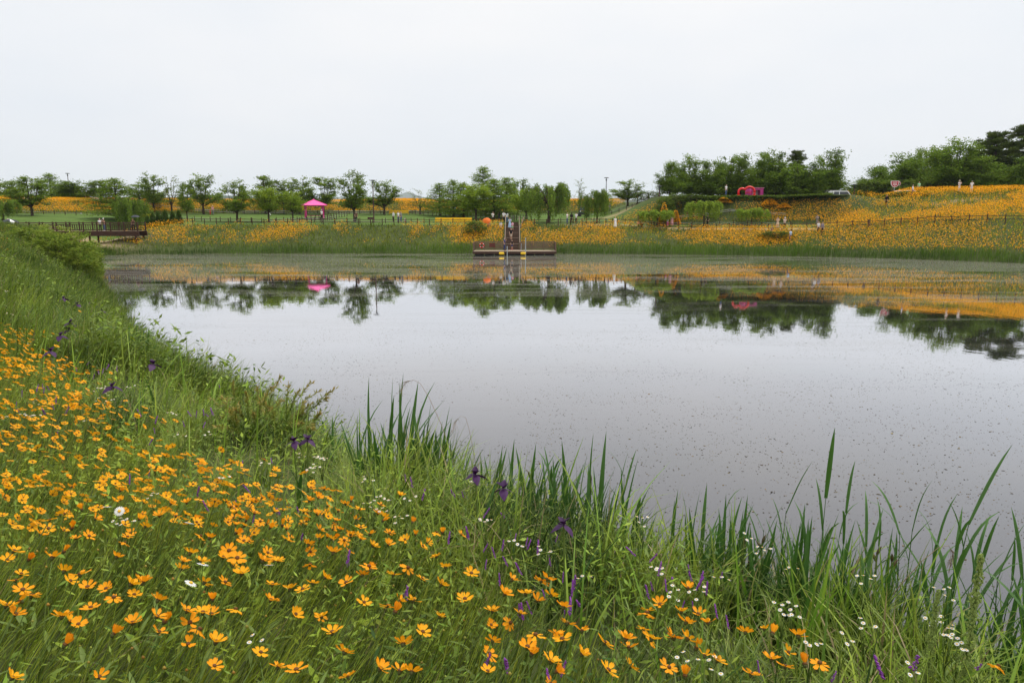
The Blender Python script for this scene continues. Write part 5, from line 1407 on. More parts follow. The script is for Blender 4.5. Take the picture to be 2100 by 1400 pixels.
BL = [(143, 662, 'twin purple iris bloom, tallest on the western bank'), (104, 720, 'purple iris bloom low in the grass of the western bank'), (85, 532, 'tiny dark iris bloom among yellow flowers far along the bank'), (131, 613, 'dark iris bloom above the twin bloom'),
      (158, 624, 'purple iris bloom, first in the string along the bank'), (183, 621, 'purple iris bloom, second in the string along the bank'), (196, 628, 'purple iris bloom, third in the string along the bank'), (209, 638, 'purple iris bloom, fourth in the string nearest the water'),
      (231, 794, 'dark iris bloom beside white fleabane on the bank'), (314, 748, 'purple iris bloom at the tip of the shore bend'), (631, 902, 'deep purple iris bloom at the water below the willow sprigs'), (602, 906, 'small dark iris bud next to the deep purple bloom'),
      (975, 975, 'violet iris peeping between faded brown heads'), (1032, 1005, 'large purple iris bloom below the faded heads'), (1156, 1076, 'violet iris bloom low before the iris clump'), (124, 690, 'pinkish iris bloom fading below the twin bloom')]
for i, (px, py, lab) in enumerate(BL):
    lift = 0.55
    g_ = hits(px, py, lift)
    sc = 0.9 if py > 850 else 1.15
    root = empty('iris_flower', g_, rs.uniform(0, 6), lab, 'iris', 'purple iris blooms')
    mb = MB(); mb.tube([(0.03, 0, 0), (0.01, 0, lift * 0.5), (0, 0, lift)], [0.006, 0.005, 0.004], 6); mb.build('stem', M_STEM, root)
    for q in range(2 if i == 0 else 1):
        for k in range(6):
            me = FALL if k % 2 == 0 else STD
            B_ = Matrix.Translation((0.03 * q, 0, lift - 0.09 * q)) @ Matrix.Rotation(PI / 3 * k + rs.normal(0, 0.15), 4, 'Z') @ Matrix.Rotation(-0.25 if k % 2 == 0 else -0.95, 4, 'Y') @ Matrix.Rotation(rs.normal(0, 0.3), 4, 'X') @ Matrix.Scale(sc * 0.85 * rs.uniform(0.85, 1.15), 4)
            ob('petal', me, root, B_)
    ob('leaf', ILEAF[2], root, Matrix.Rotation(rs.uniform(0, 6), 4, 'Z') @ Matrix.Scale(0.6, 4))
PODM = MB().tube([(0, 0, 0), (0, 0, 0.018), (0, 0, 0.045), (0.004, 0, 0.07), (0.008, 0, 0.085)], [0.003, 0.010, 0.0115, 0.006, 0.001], 6).mesh('pod', M_POD, True)
PODS = [(985, 962, 'first from the west'), (1000, 958, 'second, bending over'), (1018, 972, 'third, beside the violet iris'), (1065, 962, 'curled over the dark bloom'), (1083, 955, 'tall, east of the dark bloom'), (1192, 960, 'tallest, before open water'), (1200, 1010, 'below the tallest one'),
        (1460, 1086, 'leaning at the gap in the reeds'), (1492, 1084, 'upright at the gap in the reeds'), (1472, 1118, 'lower at the gap in the reeds'), (1384, 1120, 'dark, west of the reeds'), (1410, 1128, 'fallen, west of the reeds'), (1684, 1105, 'upright beside the leaning pair'), (1710, 1118, 'leaning over the water')]
for i, (px, py, lab) in enumerate(PODS):
    lift = 0.60; g_ = hits(px, py, lift)
    g_ = shorepoint(px, 4.6); lift = max(0.35, at(px, py, g_.y).z - g_.z)
    root = empty('iris_pod_stalk', g_, rs.uniform(0, 6), 'faded brown-green iris pod stalk, ' + lab, 'seed pod', 'faded iris pods along the shore')
    mb = MB(); mb.tube([(0, 0, -0.05), (0.01, 0, lift * 0.5), (0, 0, lift - 0.08)], [0.005, 0.0045, 0.004], 5); mb.build('stem', M_STEM, root)
    for q in range(2):
        ob('pod', PODM, root, Matrix.Translation((0, 0, lift - 0.08 - 0.03 * q)) @ Matrix.Rotation(2.4 * q, 4, 'Z') @ Matrix.Rotation(0.25 + 0.3 * q, 4, 'Y') @ Matrix.Scale(0.62, 4))

# ---- reeds standing in the water at the eastern corner
RL = [sword(0.42, 0.024, 0.35, 0.5, 'leaf', M_REED, 6), sword(0.50, 0.026, 0.5, 0.25, 'leaf', M_REED, 6), sword(0.36, 0.020, 0.65, 1.0, 'leaf', M_REED, 6), sword(0.46, 0.022, 0.3, 1.3, 'leaf', M_REED, 6)]
STK = MB().tube([(0, 0, 0), (0, 0, 0.5), (0, 0, 1.0)], [1.0, 0.8, 0.35], 6).mesh('stem', M_REED, True)
RD = [1395, 1425, 1440, 1462, 1500, 1523, 1540, 1558, 1575, 1590, 1604, 1622, 1640, 1668, 1700, 1722, 1736, 1752, 1775, 1792, 1806, 1830, 1850, 1872, 1893, 1916, 1940, 1962, 1985, 2003, 2020, 2040, 2058, 2075, 2092, 2105, 1110, 1250, 715, 960]
RDL = {q: k for k, q in enumerate(sorted(q for q in RD if q > 1300 and q not in (1590, 1792, 2003)))}
for i, px in enumerate(RD):
    g_ = shorepoint(px, rs.uniform(3.9, 4.9) if px > 1300 else 4.6)
    tp = {1590: 960, 1640: 1000, 1523: 995, 1792: 1005, 2003: 1020, 1110: 930, 1250: 930, 715: 890, 960: 930, 1440: 1030, 1736: 1030}.get(px, rs.uniform(1040, 1150))
    h_ = max(0.3, at(px, tp, g_.y).z - g_.z - 0.12)
    lab = {1590: 'tallest reed standing far above the shore plants', 1792: 'tall reed with folded leaves in the middle of the eastern reeds', 2003: 'tall reed near the corner of the pond', 1110: 'lone reed rising between the iris clumps', 1250: 'slender reed leaning beside the eastern iris clump', 715: 'single pale reed west of the tallest iris clump', 960: 'thin reed beside the bent dry plume'}
    root = empty('reed', g_, rs.uniform(0, 6.28), lab.get(px) or 'green reed with angled leaves, %s from the west in the eastern reed bed' % ORD[RDL[px]], 'reed', 'reeds in the near eastern corner')
    ln = rs.uniform(-0.10, 0.14)
    ob('stem', STK, root, Matrix.Rotation(ln, 4, 'Y') @ Matrix.Diagonal((0.004, 0.004, h_, 1)))
    m = rs.randint(5, 8)
    for k in range(m):
        z = h_ * (0.22 + 0.76 * k / (m - 1))
        ob('leaf', RL[(k + i) % 4], root, Matrix.Rotation(ln, 4, 'Y') @ Matrix.Translation((0, 0, z)) @ Matrix.Rotation(k * PI + rs.normal(0, 0.5), 4, 'Z') @ Matrix.Rotation(-0.25 if k == m - 1 else rs.normal(-0.05, 0.12), 4, 'Y') @ Matrix.Scale(rs.uniform(0.5, 0.85), 4))

# ---- bent dry plumes
M_DRY = plain('dry_straw', (0.30, 0.22, 0.13), (0.20, 0.13, 0.08), 20, 0.8)
def plume(pts_px, Y, label, r0=0.004, hair=40, hl=0.10):
    pts = [at(a_, b_, Y) for a_, b_ in pts_px]
    base = pts[0].copy()
    root = empty('dry_reed', base, 0, label, 'reed')
    loc = [p_ - base for p_ in pts]
    mb = MB(); mb.tube(loc, [r0 * (1 - 0.75 * i / (len(loc) - 1)) for i in range(len(loc))], 5); mb.build('stem', M_DRY, root, smooth=True)
    mb = MB()
    for k in range(hair):
        s_ = 0.72 + 0.28 * k / hair; f_ = s_ * (len(loc) - 1); i0 = min(int(f_), len(loc) - 2); q = loc[i0].lerp(loc[i0 + 1], f_ - i0)
        dr_ = (loc[i0 + 1] - loc[i0]).normalized() * hl * 0.7 + Vector((rs.normal(0, 0.015), rs.normal(0, 0.015), -hl * rs.uniform(0.1, 0.5)))
        mb.tube([q, q + dr_ * 0.6 + Vector((0, 0, 0.008)), q + dr_], [0.0008, 0.0006, 0.0003], 3, False)
    mb.build('seed_hairs', M_DRY, root)
plume([(945, 1010), (925, 930), (905, 870), (880, 815), (862, 786), (848, 779), (832, 783), (822, 800)], 4.6, 'long dry reed arching over the water with a drooping plume', 0.0022, 34, 0.045)
plume([(978, 965), (970, 920), (962, 880), (955, 856), (944, 853), (934, 866), (927, 886)], 4.5, 'short dry reed curling down beside the long arching one', 0.0016, 24, 0.035)
plume([(1812, 1242), (1850, 1195), (1890, 1150), (1925, 1122), (1945, 1118), (1954, 1132), (1950, 1160)], 2.9, 'straw-coloured dry reed leaning through the eastern reeds', 0.0022, 46, 0.05)

# ---- dock seed stalks
M_SEED = plain('green_seed', (0.24, 0.32, 0.07), (0.17, 0.22, 0.05), 40, 0.8, trans=0.15)
for px, py, lab in ((1797, 1145, 'tall yellow-green dock seed stalk in front of the reeds'), (1742, 1215, 'shorter dock seed stalk beside the tall one')):
    g_ = shorepoint(px, 5.35); hk = at(px, py, g_.y).z - g_.z
    root = empty('dock_plant', g_, 0, lab, 'weed', 'dock seed stalks', hk)
    mb = MB(); mb.tube([(0, 0, -0.05), (0.01, 0, 0.5), (0.02, 0, 1.0)], [0.006, 0.005, 0.003], 6); mb.build('stem', M_STEM, root)
    mb = MB()
    for k in range(620):
        s_ = rs.rand(); w = rs.uniform(0, 2 * PI); wh = 0.045 * (1 - s_) ** 0.7 * (0.5 + 0.5 * math.sin(s_ * 46)) + 0.010
        c_ = Vector((0.02 * s_ + math.cos(w) * wh * rs.rand() ** 0.5, math.sin(w) * wh * rs.rand() ** 0.5, 0.28 + 0.74 * s_))
        mb.box(c_, (0.009, 0.009, 0.008), w, 0.5)
    tag(mb.build('seeds', M_SEED, root), kind='stuff')
    for k in range(5): ob('leaf', CLEAF[k % 2], root, Matrix.Translation((0, 0, 0.05 + 0.05 * k)) @ Matrix.Rotation(2.4 * k, 4, 'Z') @ Matrix.Rotation(-0.7, 4, 'Y') @ Matrix.Scale(1.8, 4))

# ---- willow sprigs leaning out over the water
M_WIL = plain('willow_leaf', (0.13, 0.19, 0.05), (0.23, 0.17, 0.07), 3, 0.6, trans=0.3)
wl = shorepoint(560, 5.0)
root = empty('willow_sprigs', wl, 0, 'young willow sprigs with reddish tips leaning out over the water', 'bush')
tips = [(690, 797, 0.2), (672, 815, 0.1), (640, 785, 0.4), (655, 850, 0.0), (615, 800, -0.2), (575, 772, 0.1), (560, 790, -0.3), (530, 792, 0.2), (505, 805, -0.1), (478, 785, 0.0), (545, 812, 0.4), (592, 788, -0.4), (625, 825, 0.3), (660, 800, 0.5), (455, 815, 0.2)]
tips += [(rs.uniform(425, 660), rs.uniform(815, 880), rs.uniform(-0.5, 0.5)) for _ in range(26)]
for px, py, dy in tips:
    e_ = at(px, py, wl.y + dy) - wl
    b0 = Vector((rs.normal(0, 0.10) + e_.x * 0.35, rs.normal(0, 0.08), 0))
    mid_ = b0.lerp(e_, 0.55) + Vector((0, 0, 0.16 * e_.length))
    pts = [b0 * (1 - s_) ** 2 + mid_ * 2 * s_ * (1 - s_) + e_ * s_ * s_ for s_ in np.linspace(0, 1, 8)]
    mb = MB(); mb.tube(pts, list(np.linspace(0.004, 0.001, 8)), 5)
    st_ = mb.build('stem', M_STEM, root)
    n = 130; s_ = 0.18 + 0.82 * rs.rand(n); f_ = s_ * 7; i0 = np.minimum(f_.astype(int), 6); A_ = np.array([tuple(p_) for p_ in pts])
    P = A_[i0] + (A_[i0 + 1] - A_[i0]) * (f_ - i0)[:, None]; dr_ = A_[i0 + 1] - A_[i0]; dr_ /= np.linalg.norm(dr_, axis=1, keepdims=True)
    D = dr_ * 0.9 + rs.normal(0, 0.5, (n, 3)); Ls = rs.uniform(0.03, 0.055, n)
    ar = Arr(); ar.add(cards(P, D, rs.normal(0, 0.6, (n, 3)) + [0, 0, 1.0], Ls, Ls * 0.20), tint(n, rs, (0.070, 0.125, 0.022), (0.19, 0.15, 0.05), 0.25, np.clip(s_ ** 2.2 * rs.uniform(0.4, 1.3, n), 0, 1)))
    ar.build('leaves', M_GRASS, st_)
print('flowers', round(time.time() - T0, 1), 'indiv', len(indiv), 'mass', len(mass), 'explicit', len(spots))

# ------------------------------------------------------------------ built things around the pond
UPOST = MB().tube([(0, 0, 0), (0, 0, 0.97), (0, 0, 1.0)], [0.5, 0.48, 0.36], 8).mesh('post', None)
UBAR = MB().tube([(0, 0, 0), (0, 0, 1)], 0.5, 6).mesh('rail', None)
UBOX = MB().box((0, 0, 0.5), (1, 1, 1)).mesh('board', None)
def part(name, me, parent, Mw, mat):
    """a part given in world space"""
    Mp = TM(parent.location, parent.rotation_euler.z)
    return ob(name, me, parent, Mp.inverted() @ Mw, mat)
def bar(name, p0, p1, w, mat, parent, h=None, me=None):
    return part(name, me or UBAR, parent, bar_M(p0, p1, w, h), mat)
def walk(pts, step):
    """points every step metres along a polyline, set on the ground"""
    out = []; pts = [Vector((p_[0], p_[1], 0)) for p_ in pts]
    carry = 0.0
    for a_, b_ in zip(pts[:-1], pts[1:]):
        L_ = (b_ - a_).length; s_ = carry
        while s_ < L_:
            q = a_.lerp(b_, s_ / L_); q.z = H1(q.x, q.y); out.append(q); s_ += step
        carry = s_ - L_
    return out
def rail_fence(pts, step, hgt, rails, mat, label, post_w=0.13, rail_w=0.075, rail_mat=None, name='rail_fence', group=None):
    P_ = walk(pts, step)
    root = empty(name, P_[0], 0, label, 'fence', group)
    for i, p_ in enumerate(P_):
        lean = Vector((math.sin(i * 3.7) * 0.015, math.sin(i * 5.1) * 0.015, hgt * (1 + 0.05 * math.sin(i * 2.3))))
        bar('post', p_ - Vector((0, 0, 0.15)), p_ + lean, post_w, mat, root, me=UPOST)
        if i:
            for k, z in enumerate(rails):
                bar('rail', P_[i - 1] + Vector((0, 0, z + 0.02 * math.sin(i * 1.9 + k))), p_ + Vector((0, 0, z + 0.02 * math.sin(i * 2.9 + k))), rail_w, rail_mat or mat, root)
    return root
M_ROPE = plain('pale_rope', (0.42, 0.42, 0.38), (0.32, 0.32, 0.29), 30, 0.9)
def rope_fence(pts, step, hgt, zs, label, post_w=0.11, sag=0.06):
    P_ = walk(pts, step)
    root = empty('rope_fence', P_[0], 0, label, 'fence')
    for i, p_ in enumerate(P_):
        bar('post', p_ - Vector((0, 0, 0.1)), p_ + Vector((0, 0, hgt)), post_w, M_WOOD, root, me=UPOST)
        if i:
            for z in zs:
                a_, b_ = P_[i - 1] + Vector((0, 0, z)), p_ + Vector((0, 0, z))
                mb = MB(); mb.tube([a_.lerp(b_, s_) - root.location - Vector((0, 0, sag * 4 * s_ * (1 - s_))) for s_ in (0, 0.25, 0.5, 0.75, 1)], 0.018, 4, False)
                mb.build('rope', M_ROPE, root)
    return root
def gpd(px, dw_):
    ys = np.linspace(96, 128, 500); xs = (px - 1050) / FPX * (ys * CP - 1.5 * SP)
    k = int(np.argmin(np.abs(dist(xs, ys) - dw_))); return (float(xs[k]), float(ys[k]))
def gp(px, Y): q = onground(px, Y); return (q.x, q.y)
rail_fence([(-49, 109.6), (-25, 110.0), (-1.8, 109.8)], 1.75, 0.95, (0.42, 0.78), M_WOOD, 'brown timber rail fence along the lawn west of the dock stairs')
rail_fence([(1.6, 109.8), (14, 109.2), (30.5, 104.9), (38, 102.4)], 1.75, 0.95, (0.42, 0.78), M_WOOD, 'brown timber rail fence between the dock stairs and the flower hill')
rail_fence([(38.6, 102.1), (44, 100.0), (54, 94.6), (63, 86.5), (68, 81)], 1.9, 1.2, (0.55, 0.98), M_WOOD, 'brown timber rail fence climbing across the orange flower hill')
rail_fence([gp(25, 141.5), gp(560, 141.5), gp(1110, 141.5)], 2.0, 0.72, (0.28, 0.58), M_WOOD, 'low fence with pale double rails at the foot of the levee', 0.12, 0.10, M_ROPE)
rail_fence([gp(1385, 112.5), gp(1500, 111.5), gp(1630, 108.2)], 2.0, 0.62, (0.30, 0.52), M_WOOD, 'low pale railed fence below the flower bank', 0.10, 0.07, M_ROPE)
rope_fence([gp(22, 127), gp(300, 126)], 1.9, 0.62, (0.40,), 'short rope fence crossing the lawn behind the footbridge')
rope_fence([gp(318, 125), gp(420, 117), gp(548, 113.5)], 1.9, 0.80, (0.30, 0.55), 'rope fence running past the cypresses to the gazebo path')
rope_fence([gp(552, 113.5), gp(606, 116), gp(650, 121), gp(716, 134)], 1.15, 0.85, (0.30, 0.58), 'close-set rope fence zigzagging past the pink gazebo')
rope_fence([gp(600, 113.2), gp(655, 115.5), gp(690, 124)], 1.15, 0.85, (0.30, 0.58), 'second close-set rope fence on the gazebo path')
rope_fence([gp(660, 112.8), gp(780, 112.6), gp(880, 112.6)], 1.95, 0.85, (0.35, 0.62), 'rope fence in front of the lawn couple and long yellow bench')
rope_fence([gp(852, 139), gp(940, 131), gp(1010, 124), gp(1060, 118)], 1.2, 0.95, (0.35, 0.7), 'close-set rope fence lining the path through the grove')
rope_fence([gp(905, 140), gp(1000, 130), gp(1090, 116.5)], 1.2, 0.95, (0.35, 0.7), 'second rope fence on the far side of the grove path')
rope_fence([gp(1150, 112.8), gp(1240, 112.0), gp(1330, 110.0), gp(1480, 108.0), gp(1560, 106.5), gp(1640, 104.0)], 1.95, 0.82, (0.35, 0.62), 'rope fence on the lawn behind the small weeping willows')
rope_fence([gp(1240, 128), gp(1290, 124.5), gp(1330, 119)], 1.5, 0.7, (0.45,), 'rope fence along the bare path beside the mound tree')

# footbridge
BZ = 3.02
br = empty('footbridge', (-61, 101.5, BZ), 0, 'dark brown timber footbridge with baluster railings over the inlet', 'bridge')
part('girder', UBOX, br, TM((-61, 100.45, BZ - 0.68), 0, (20.6, 0.16, 0.62)), M_WOOD)
part('girder', UBOX, br, TM((-61, 102.75, BZ - 0.68), 0, (20.6, 0.16, 0.62)), M_WOOD)
for k in range(70):
    part('plank', UBOX, br, TM((-71 + 0.29 * k, 101.6, BZ - 0.05 + 0.004 * math.sin(k * 7)), 0, (0.275, 2.5, 0.05)), M_WOOD2)
for yy in (100.5, 102.7):
    for k in range(12):
        part('post', UBOX, br, TM((-71 + 1.83 * k, yy, BZ - 0.05), 0, (0.15, 0.15, 1.26)), M_WOOD)
    for z in (1.08, 0.86, 0.14):
        bar('handrail' if z > 1 else 'rail', (-71.1, yy, BZ + z), (-50.9, yy, BZ + z), 0.10 if z > 1 else 0.07, M_WOOD, br)
    for k in range(66):
        if k % 6: part('baluster', UBOX, br, TM((-71 + 0.305 * k, yy, BZ + 0.14), 0, (0.06, 0.05, 0.74)), M_WOOD)
for x in (-70.8, -64.5, -57.5, -51.2):
    for yy in (100.55, 102.65):
        bar('pile', (x, yy, H1(x, yy) - 0.3), (x, yy, BZ - 0.66), 0.26, M_WOOD, br)

# floating dock with railings
dk = empty('floating_dock', (0.3, 97, 0), 0, 'brown timber floating dock with slatted railing on the far shore', 'dock')
DX0, DX1, DY0, DY1, DZ = -5.0, 5.7, 95.4, 98.7, 0.55
M_DECK = plain('pale_decking', (0.33, 0.255, 0.19), (0.22, 0.165, 0.12), 4, 0.8, 0.2, 0.2, stretch=(1, 5, 1))
for k in range(38):
    part('plank', UBOX, dk, TM((DX0 + 0.14 + 0.2816 * k, (DY0 + DY1) / 2, DZ - 0.05 + 0.003 * math.sin(k * 5)), 0, (0.268, DY1 - DY0, 0.05)), M_DECK)
part('fascia', UBOX, dk, TM(((DX0 + DX1) / 2, DY0 - 0.055, DZ - 0.34), 0, (DX1 - DX0 + 0.1, 0.10, 0.24)), M_WOOD)
part('fascia', UBOX, dk, TM(((DX0 + DX1) / 2, DY1 + 0.055, DZ - 0.34), 0, (DX1 - DX0 + 0.1, 0.10, 0.28)), M_WOOD)
for x in (DX0 - 0.05, DX1 + 0.05):
    part('fascia', UBOX, dk, TM((x, (DY0 + DY1) / 2, DZ - 0.34), 0, (0.09, DY1 - DY0, 0.28)), M_WOOD)
M_BLACK = plain('black_plastic', (0.025, 0.025, 0.028), (0.015, 0.015, 0.017), 8, 0.5)
M_YEL = plain('yellow_paint', (0.80, 0.52, 0.015), (0.70, 0.43, 0.01), 6, 0.55)
for k in range(8):
    q = MB().tube([(-0.6, 0, 0), (-0.55, 0, 0), (0.55, 0, 0), (0.6, 0, 0)], [0.14, 0.20, 0.20, 0.14], 10).build('pontoon', M_BLACK, dk)
    q.matrix_basis = Matrix.Translation((DX0 + 0.75 + 1.31 * k - 0.3, DY0 + 0.6 - 97, 0.03))
for x in (-1.35, 1.45):
    q = MB().tube([(-0.33, 0, 0), (-0.29, 0, 0), (-0.1, 0, 0), (0.1, 0, 0), (0.29, 0, 0), (0.33, 0, 0)], [0.12, 0.16, 0.175, 0.175, 0.16, 0.12], 12).build('yellow_float', M_YEL, dk, smooth=True)
    q.matrix_basis = Matrix.Translation((x - 0.3, DY0 - 0.30 - 97, 0.28))
def dock_rail(a_, b_, n_):
    a_ = Vector(a_); b_ = Vector(b_)
    for k in range(n_ + 1):
        q = a_.lerp(b_, k / n_)
        part('post', UBOX, dk, TM((q.x, q.y, DZ - 0.3), 0, (0.10, 0.10, 1.42)), M_WOOD2)
    dv = (b_ - a_).normalized()
    for z in (0.22, 0.43, 0.64, 0.85, 1.06):
        rz_ = math.atan2(dv.y, dv.x)
        m_ = (a_ + b_) / 2
        part('rail', UBOX, dk, TM((m_.x, m_.y + (0.075 if abs(dv.x) > 0.5 else 0), DZ + z - 0.06), rz_, ((b_ - a_).length + 0.1, 0.04, 0.145)), M_WOOD2)
dock_rail((DX0, DY1 - 0.1, DZ), (-1.05, DY1 - 0.1, DZ), 3); dock_rail((1.15, DY1 - 0.1, DZ), (DX1, DY1 - 0.1, DZ), 3)
dock_rail((DX0, DY0 + 0.1, DZ), (DX0, DY1 - 0.1, DZ), 2); dock_rail((DX1, DY0 + 0.1, DZ), (DX1, DY1 - 0.1, DZ), 2)
M_STEEL = plain('galvanised_steel', (0.42, 0.46, 0.48), (0.34, 0.38, 0.40), 10, 0.4, 0.5, metal=0.5)
bar('mooring_post', (1.75, DY0 - 0.15, -0.6), (1.75, DY0 - 0.15, 2.28), 0.13, M_STEEL, dk)
bar('mooring_post', (-0.62, DY0 - 0.15, -0.6), (-0.62, DY0 - 0.15, 1.22), 0.13, M_STEEL, dk)
bar('mooring_post', (1.15, DY0 + 0.4, 0.5), (1.22, DY0 + 0.4, 1.55), 0.06, M_STEEL, dk)
M_RED = plain('red_plastic', (0.62, 0.03, 0.015), (0.5, 0.02, 0.01), 6, 0.45)
ring = MB()
for k in range(14):
    w0, w1 = 2 * PI * k / 14, 2 * PI * (k + 1) / 14
    ring.tube([(math.cos(w0) * 0.28, 0, math.sin(w0) * 0.28), (math.cos(w1) * 0.28, 0, math.sin(w1) * 0.28)], 0.075, 6, False)
lr = empty('life_ring', (-4.05, DY1 - 0.17, 1.16), 0, 'red life ring hung on the dock railing', 'life ring')
ring.build('ring', M_RED, lr, smooth=True)
M_WHITEP = plain('white_paint', (0.78, 0.78, 0.77), (0.7, 0.7, 0.69), 5, 0.5)
for k in range(4):
    w = PI / 4 + k * PI / 2
    MB().tube([(math.cos(w - 0.14) * 0.28, 0, math.sin(w - 0.14) * 0.28), (math.cos(w + 0.14) * 0.28, 0, math.sin(w + 0.14) * 0.28)], 0.082, 8).build('band', M_WHITEP, lr)
for z, lab in ((1.36, 'upper'), (1.08, 'lower')):
    nb_ = empty('notice_board', (-2.65, DY1 - 0.20, z), 0, '%s small dark red notice board on the dock railing' % lab, 'notice')
    MB().box((0, 0, 0), (0.78, 0.03, 0.20)).build('plate', plain('dark_red_plate', (0.14, 0.022, 0.018), (0.10, 0.016, 0.014), 6, 0.6), nb_)
    for x in (-0.34, 0.34): MB().box((x, 0.03, 0), (0.04, 0.03, 0.16)).build('bracket', M_WOOD, nb_)

# stairs from dock to lawn
st = empty('dock_stairs', (0.05, 98.8, 0.5), 0, 'long timber stairs from the dock up the flower bank', 'stairs')
NS = 20; S0 = Vector((0.05, 98.9, 0.55)); S1 = Vector((0.05, 110.0, 3.95))
for k in range(NS):
    q = S0.lerp(S1, k / (NS - 1))
    part('tread', UBOX, st, TM((q.x, q.y, q.z - 0.03), 0, (1.75, 0.34, 0.06)), M_DECK if k % 4 == 0 else M_WOOD2)
    part('riser', UBOX, st, TM((q.x, q.y + 0.19, q.z + 0.031), 0, (1.72, 0.03, 0.13)), M_WOOD)
for x in (-0.95, 0.95):
    dv = (S1 - S0)
    me = UBOX
    M_ = Matrix.Translation(S0 + Vector((x, 0, -0.12))) @ dv.to_track_quat('Z', 'Y').to_matrix().to_4x4() @ Matrix.Diagonal((0.07, 0.28, dv.length, 1))
    part('stringer', me, st, M_, M_WOOD)
    for k in range(7):
        q = S0.lerp(S1, k / 6) + Vector((x * 1.06, 0, -0.3))
        part('post', UBOX, st, TM(q, 0, (0.10, 0.10, 1.32)), M_WOOD2)
    for z in (0.55, 1.0):
        bar('handrail', S0 + Vector((x * 1.06, 0, z)), S1 + Vector((x * 1.06, 0, z)), 0.08, M_DECK if z > 0.9 else M_WOOD2, st)
lp = empty('loose_board', (1.25, 108.6, H1(1.25, 108.6)), 0, 'pale board leaning beside the top of the dock stairs', 'board')
part('board', UBOX, lp, bar_M((1.2, 108.7, H1(1.2, 108.7)), (1.75, 109.2, H1(1.75, 109.2) + 1.35), 0.22, 0.05), M_DECK)

# pink gazebo
gz = onground(645, 126)
M_PINK = plain('pink_paint', (0.74, 0.055, 0.29), (0.66, 0.045, 0.25), 3, 0.55, 0.25)
M_PINK2 = plain('pink_roof', (0.80, 0.11, 0.36), (0.72, 0.085, 0.31), 3, 0.5, 0.25)
ga = empty('gazebo', gz, R(19), 'bright pink gazebo with a pyramid roof on the lawn', 'gazebo')
EAV, RID = 2.15, 3.15
for k in range(4):
    w = PI / 4 + k * PI / 2
    x, y = math.cos(w) * 2.0, math.sin(w) * 2.0
    ob('post', UBOX, ga, TM((x, y, 0), 0, (0.20, 0.20, EAV + 0.1)), M_PINK)
    w2 = w + PI / 2; x2, y2 = math.cos(w2) * 2.0, math.sin(w2) * 2.0
    ob('beam', UBOX, ga, TM(((x + x2) / 2, (y + y2) / 2, EAV - 0.05 + 0.002 * (k % 2)), w2 + PI / 4, (2.9, 0.13, 0.18)), M_PINK)
rf = MB(); E_ = 2.02
rf.add([(-E_, -E_, EAV), (E_, -E_, EAV), (E_, E_, EAV), (-E_, E_, EAV), (-E_, -E_, EAV + 0.10), (E_, -E_, EAV + 0.10), (E_, E_, EAV + 0.10), (-E_, E_, EAV + 0.10), (0, 0, RID)],
       [(3, 2, 1, 0), (0, 1, 5, 4), (1, 2, 6, 5), (2, 3, 7, 6), (3, 0, 4, 7), (4, 5, 8), (5, 6, 8), (6, 7, 8), (7, 4, 8)])
roof = rf.build('roof', M_PINK2, ga)
for sx_, sy_ in ((1, 1), (1, -1), (-1, 1), (-1, -1)):
    ob('ridge', UBAR, roof, bar_M((sx_ * E_, sy_ * E_, EAV + 0.11), (0, 0, RID + 0.02), 0.09), M_PINK2)
MB().lathe([(0.10, RID - 0.05), (0.12, RID + 0.05), (0.05, RID + 0.12), (0.01, RID + 0.2)], 8).build('finial', M_PINK, roof)
MB().box((0, 0, 0.05), (3.4, 3.4, 0.16)).build('floor', plain('gazebo_floor', (0.30, 0.22, 0.18), None, 5), ga)
for k in range(3):
    MB().box((0, 1.15, 0.0), (2.2, 0.32, 0.07)).build('bench_seat', M_PINK, ga, Matrix.Rotation(k * PI / 2, 4, 'Z') @ Matrix.Translation((0, 0, 0.50)))

# yellow benches
def ybench(px0, px1, Y, n_, label):
    a_, b_ = onground(px0, Y), onground(px1, Y); L_ = (b_ - a_).length
    root = empty('long_bench', (a_ + b_) / 2, math.atan2(b_.y - a_.y, b_.x - a_.x), label, 'bench', 'yellow benches on the lawn')
    for k in range(n_):
        w_ = L_ / n_; x = -L_ / 2 + w_ * (k + 0.5)
        ob('backrest', UBOX, root, TM((x, 0.22, 0.50), 0, (w_ - 0.05, 0.05, 0.32)), M_YEL)
        for j in range(3): ob('seat_slat', UBOX, root, TM((x, -0.16 + 0.14 * j, 0.42), 0, (w_ - 0.05, 0.12, 0.04)), M_YEL)
        ob('apron', UBOX, root, TM((x, -0.21, 0.24), 0, (w_ - 0.08, 0.03, 0.17)), M_YEL)
    for k in range(n_ + 1):
        x = -L_ / 2 + (L_ - 0.1) * k / n_ + 0.05
        ob('leg', UBOX, root, TM((x, -0.18, -0.05), 0, (0.06, 0.06, 0.47)), M_YEL); ob('leg', UBOX, root, TM((x, 0.25, -0.05), 0, (0.06, 0.06, 0.88)), M_YEL)
ybench(892, 968, 114, 3, 'longest yellow bench, three panels wide, before the grove')
ybench(798, 838, 139.5, 2, 'yellow bench by the levee fence behind the lawn couple')
ybench(143, 187, 139.5, 2, 'yellow bench below the levee steps')
ybench(288, 311, 122, 1, 'short yellow bench half hidden by the cypresses')

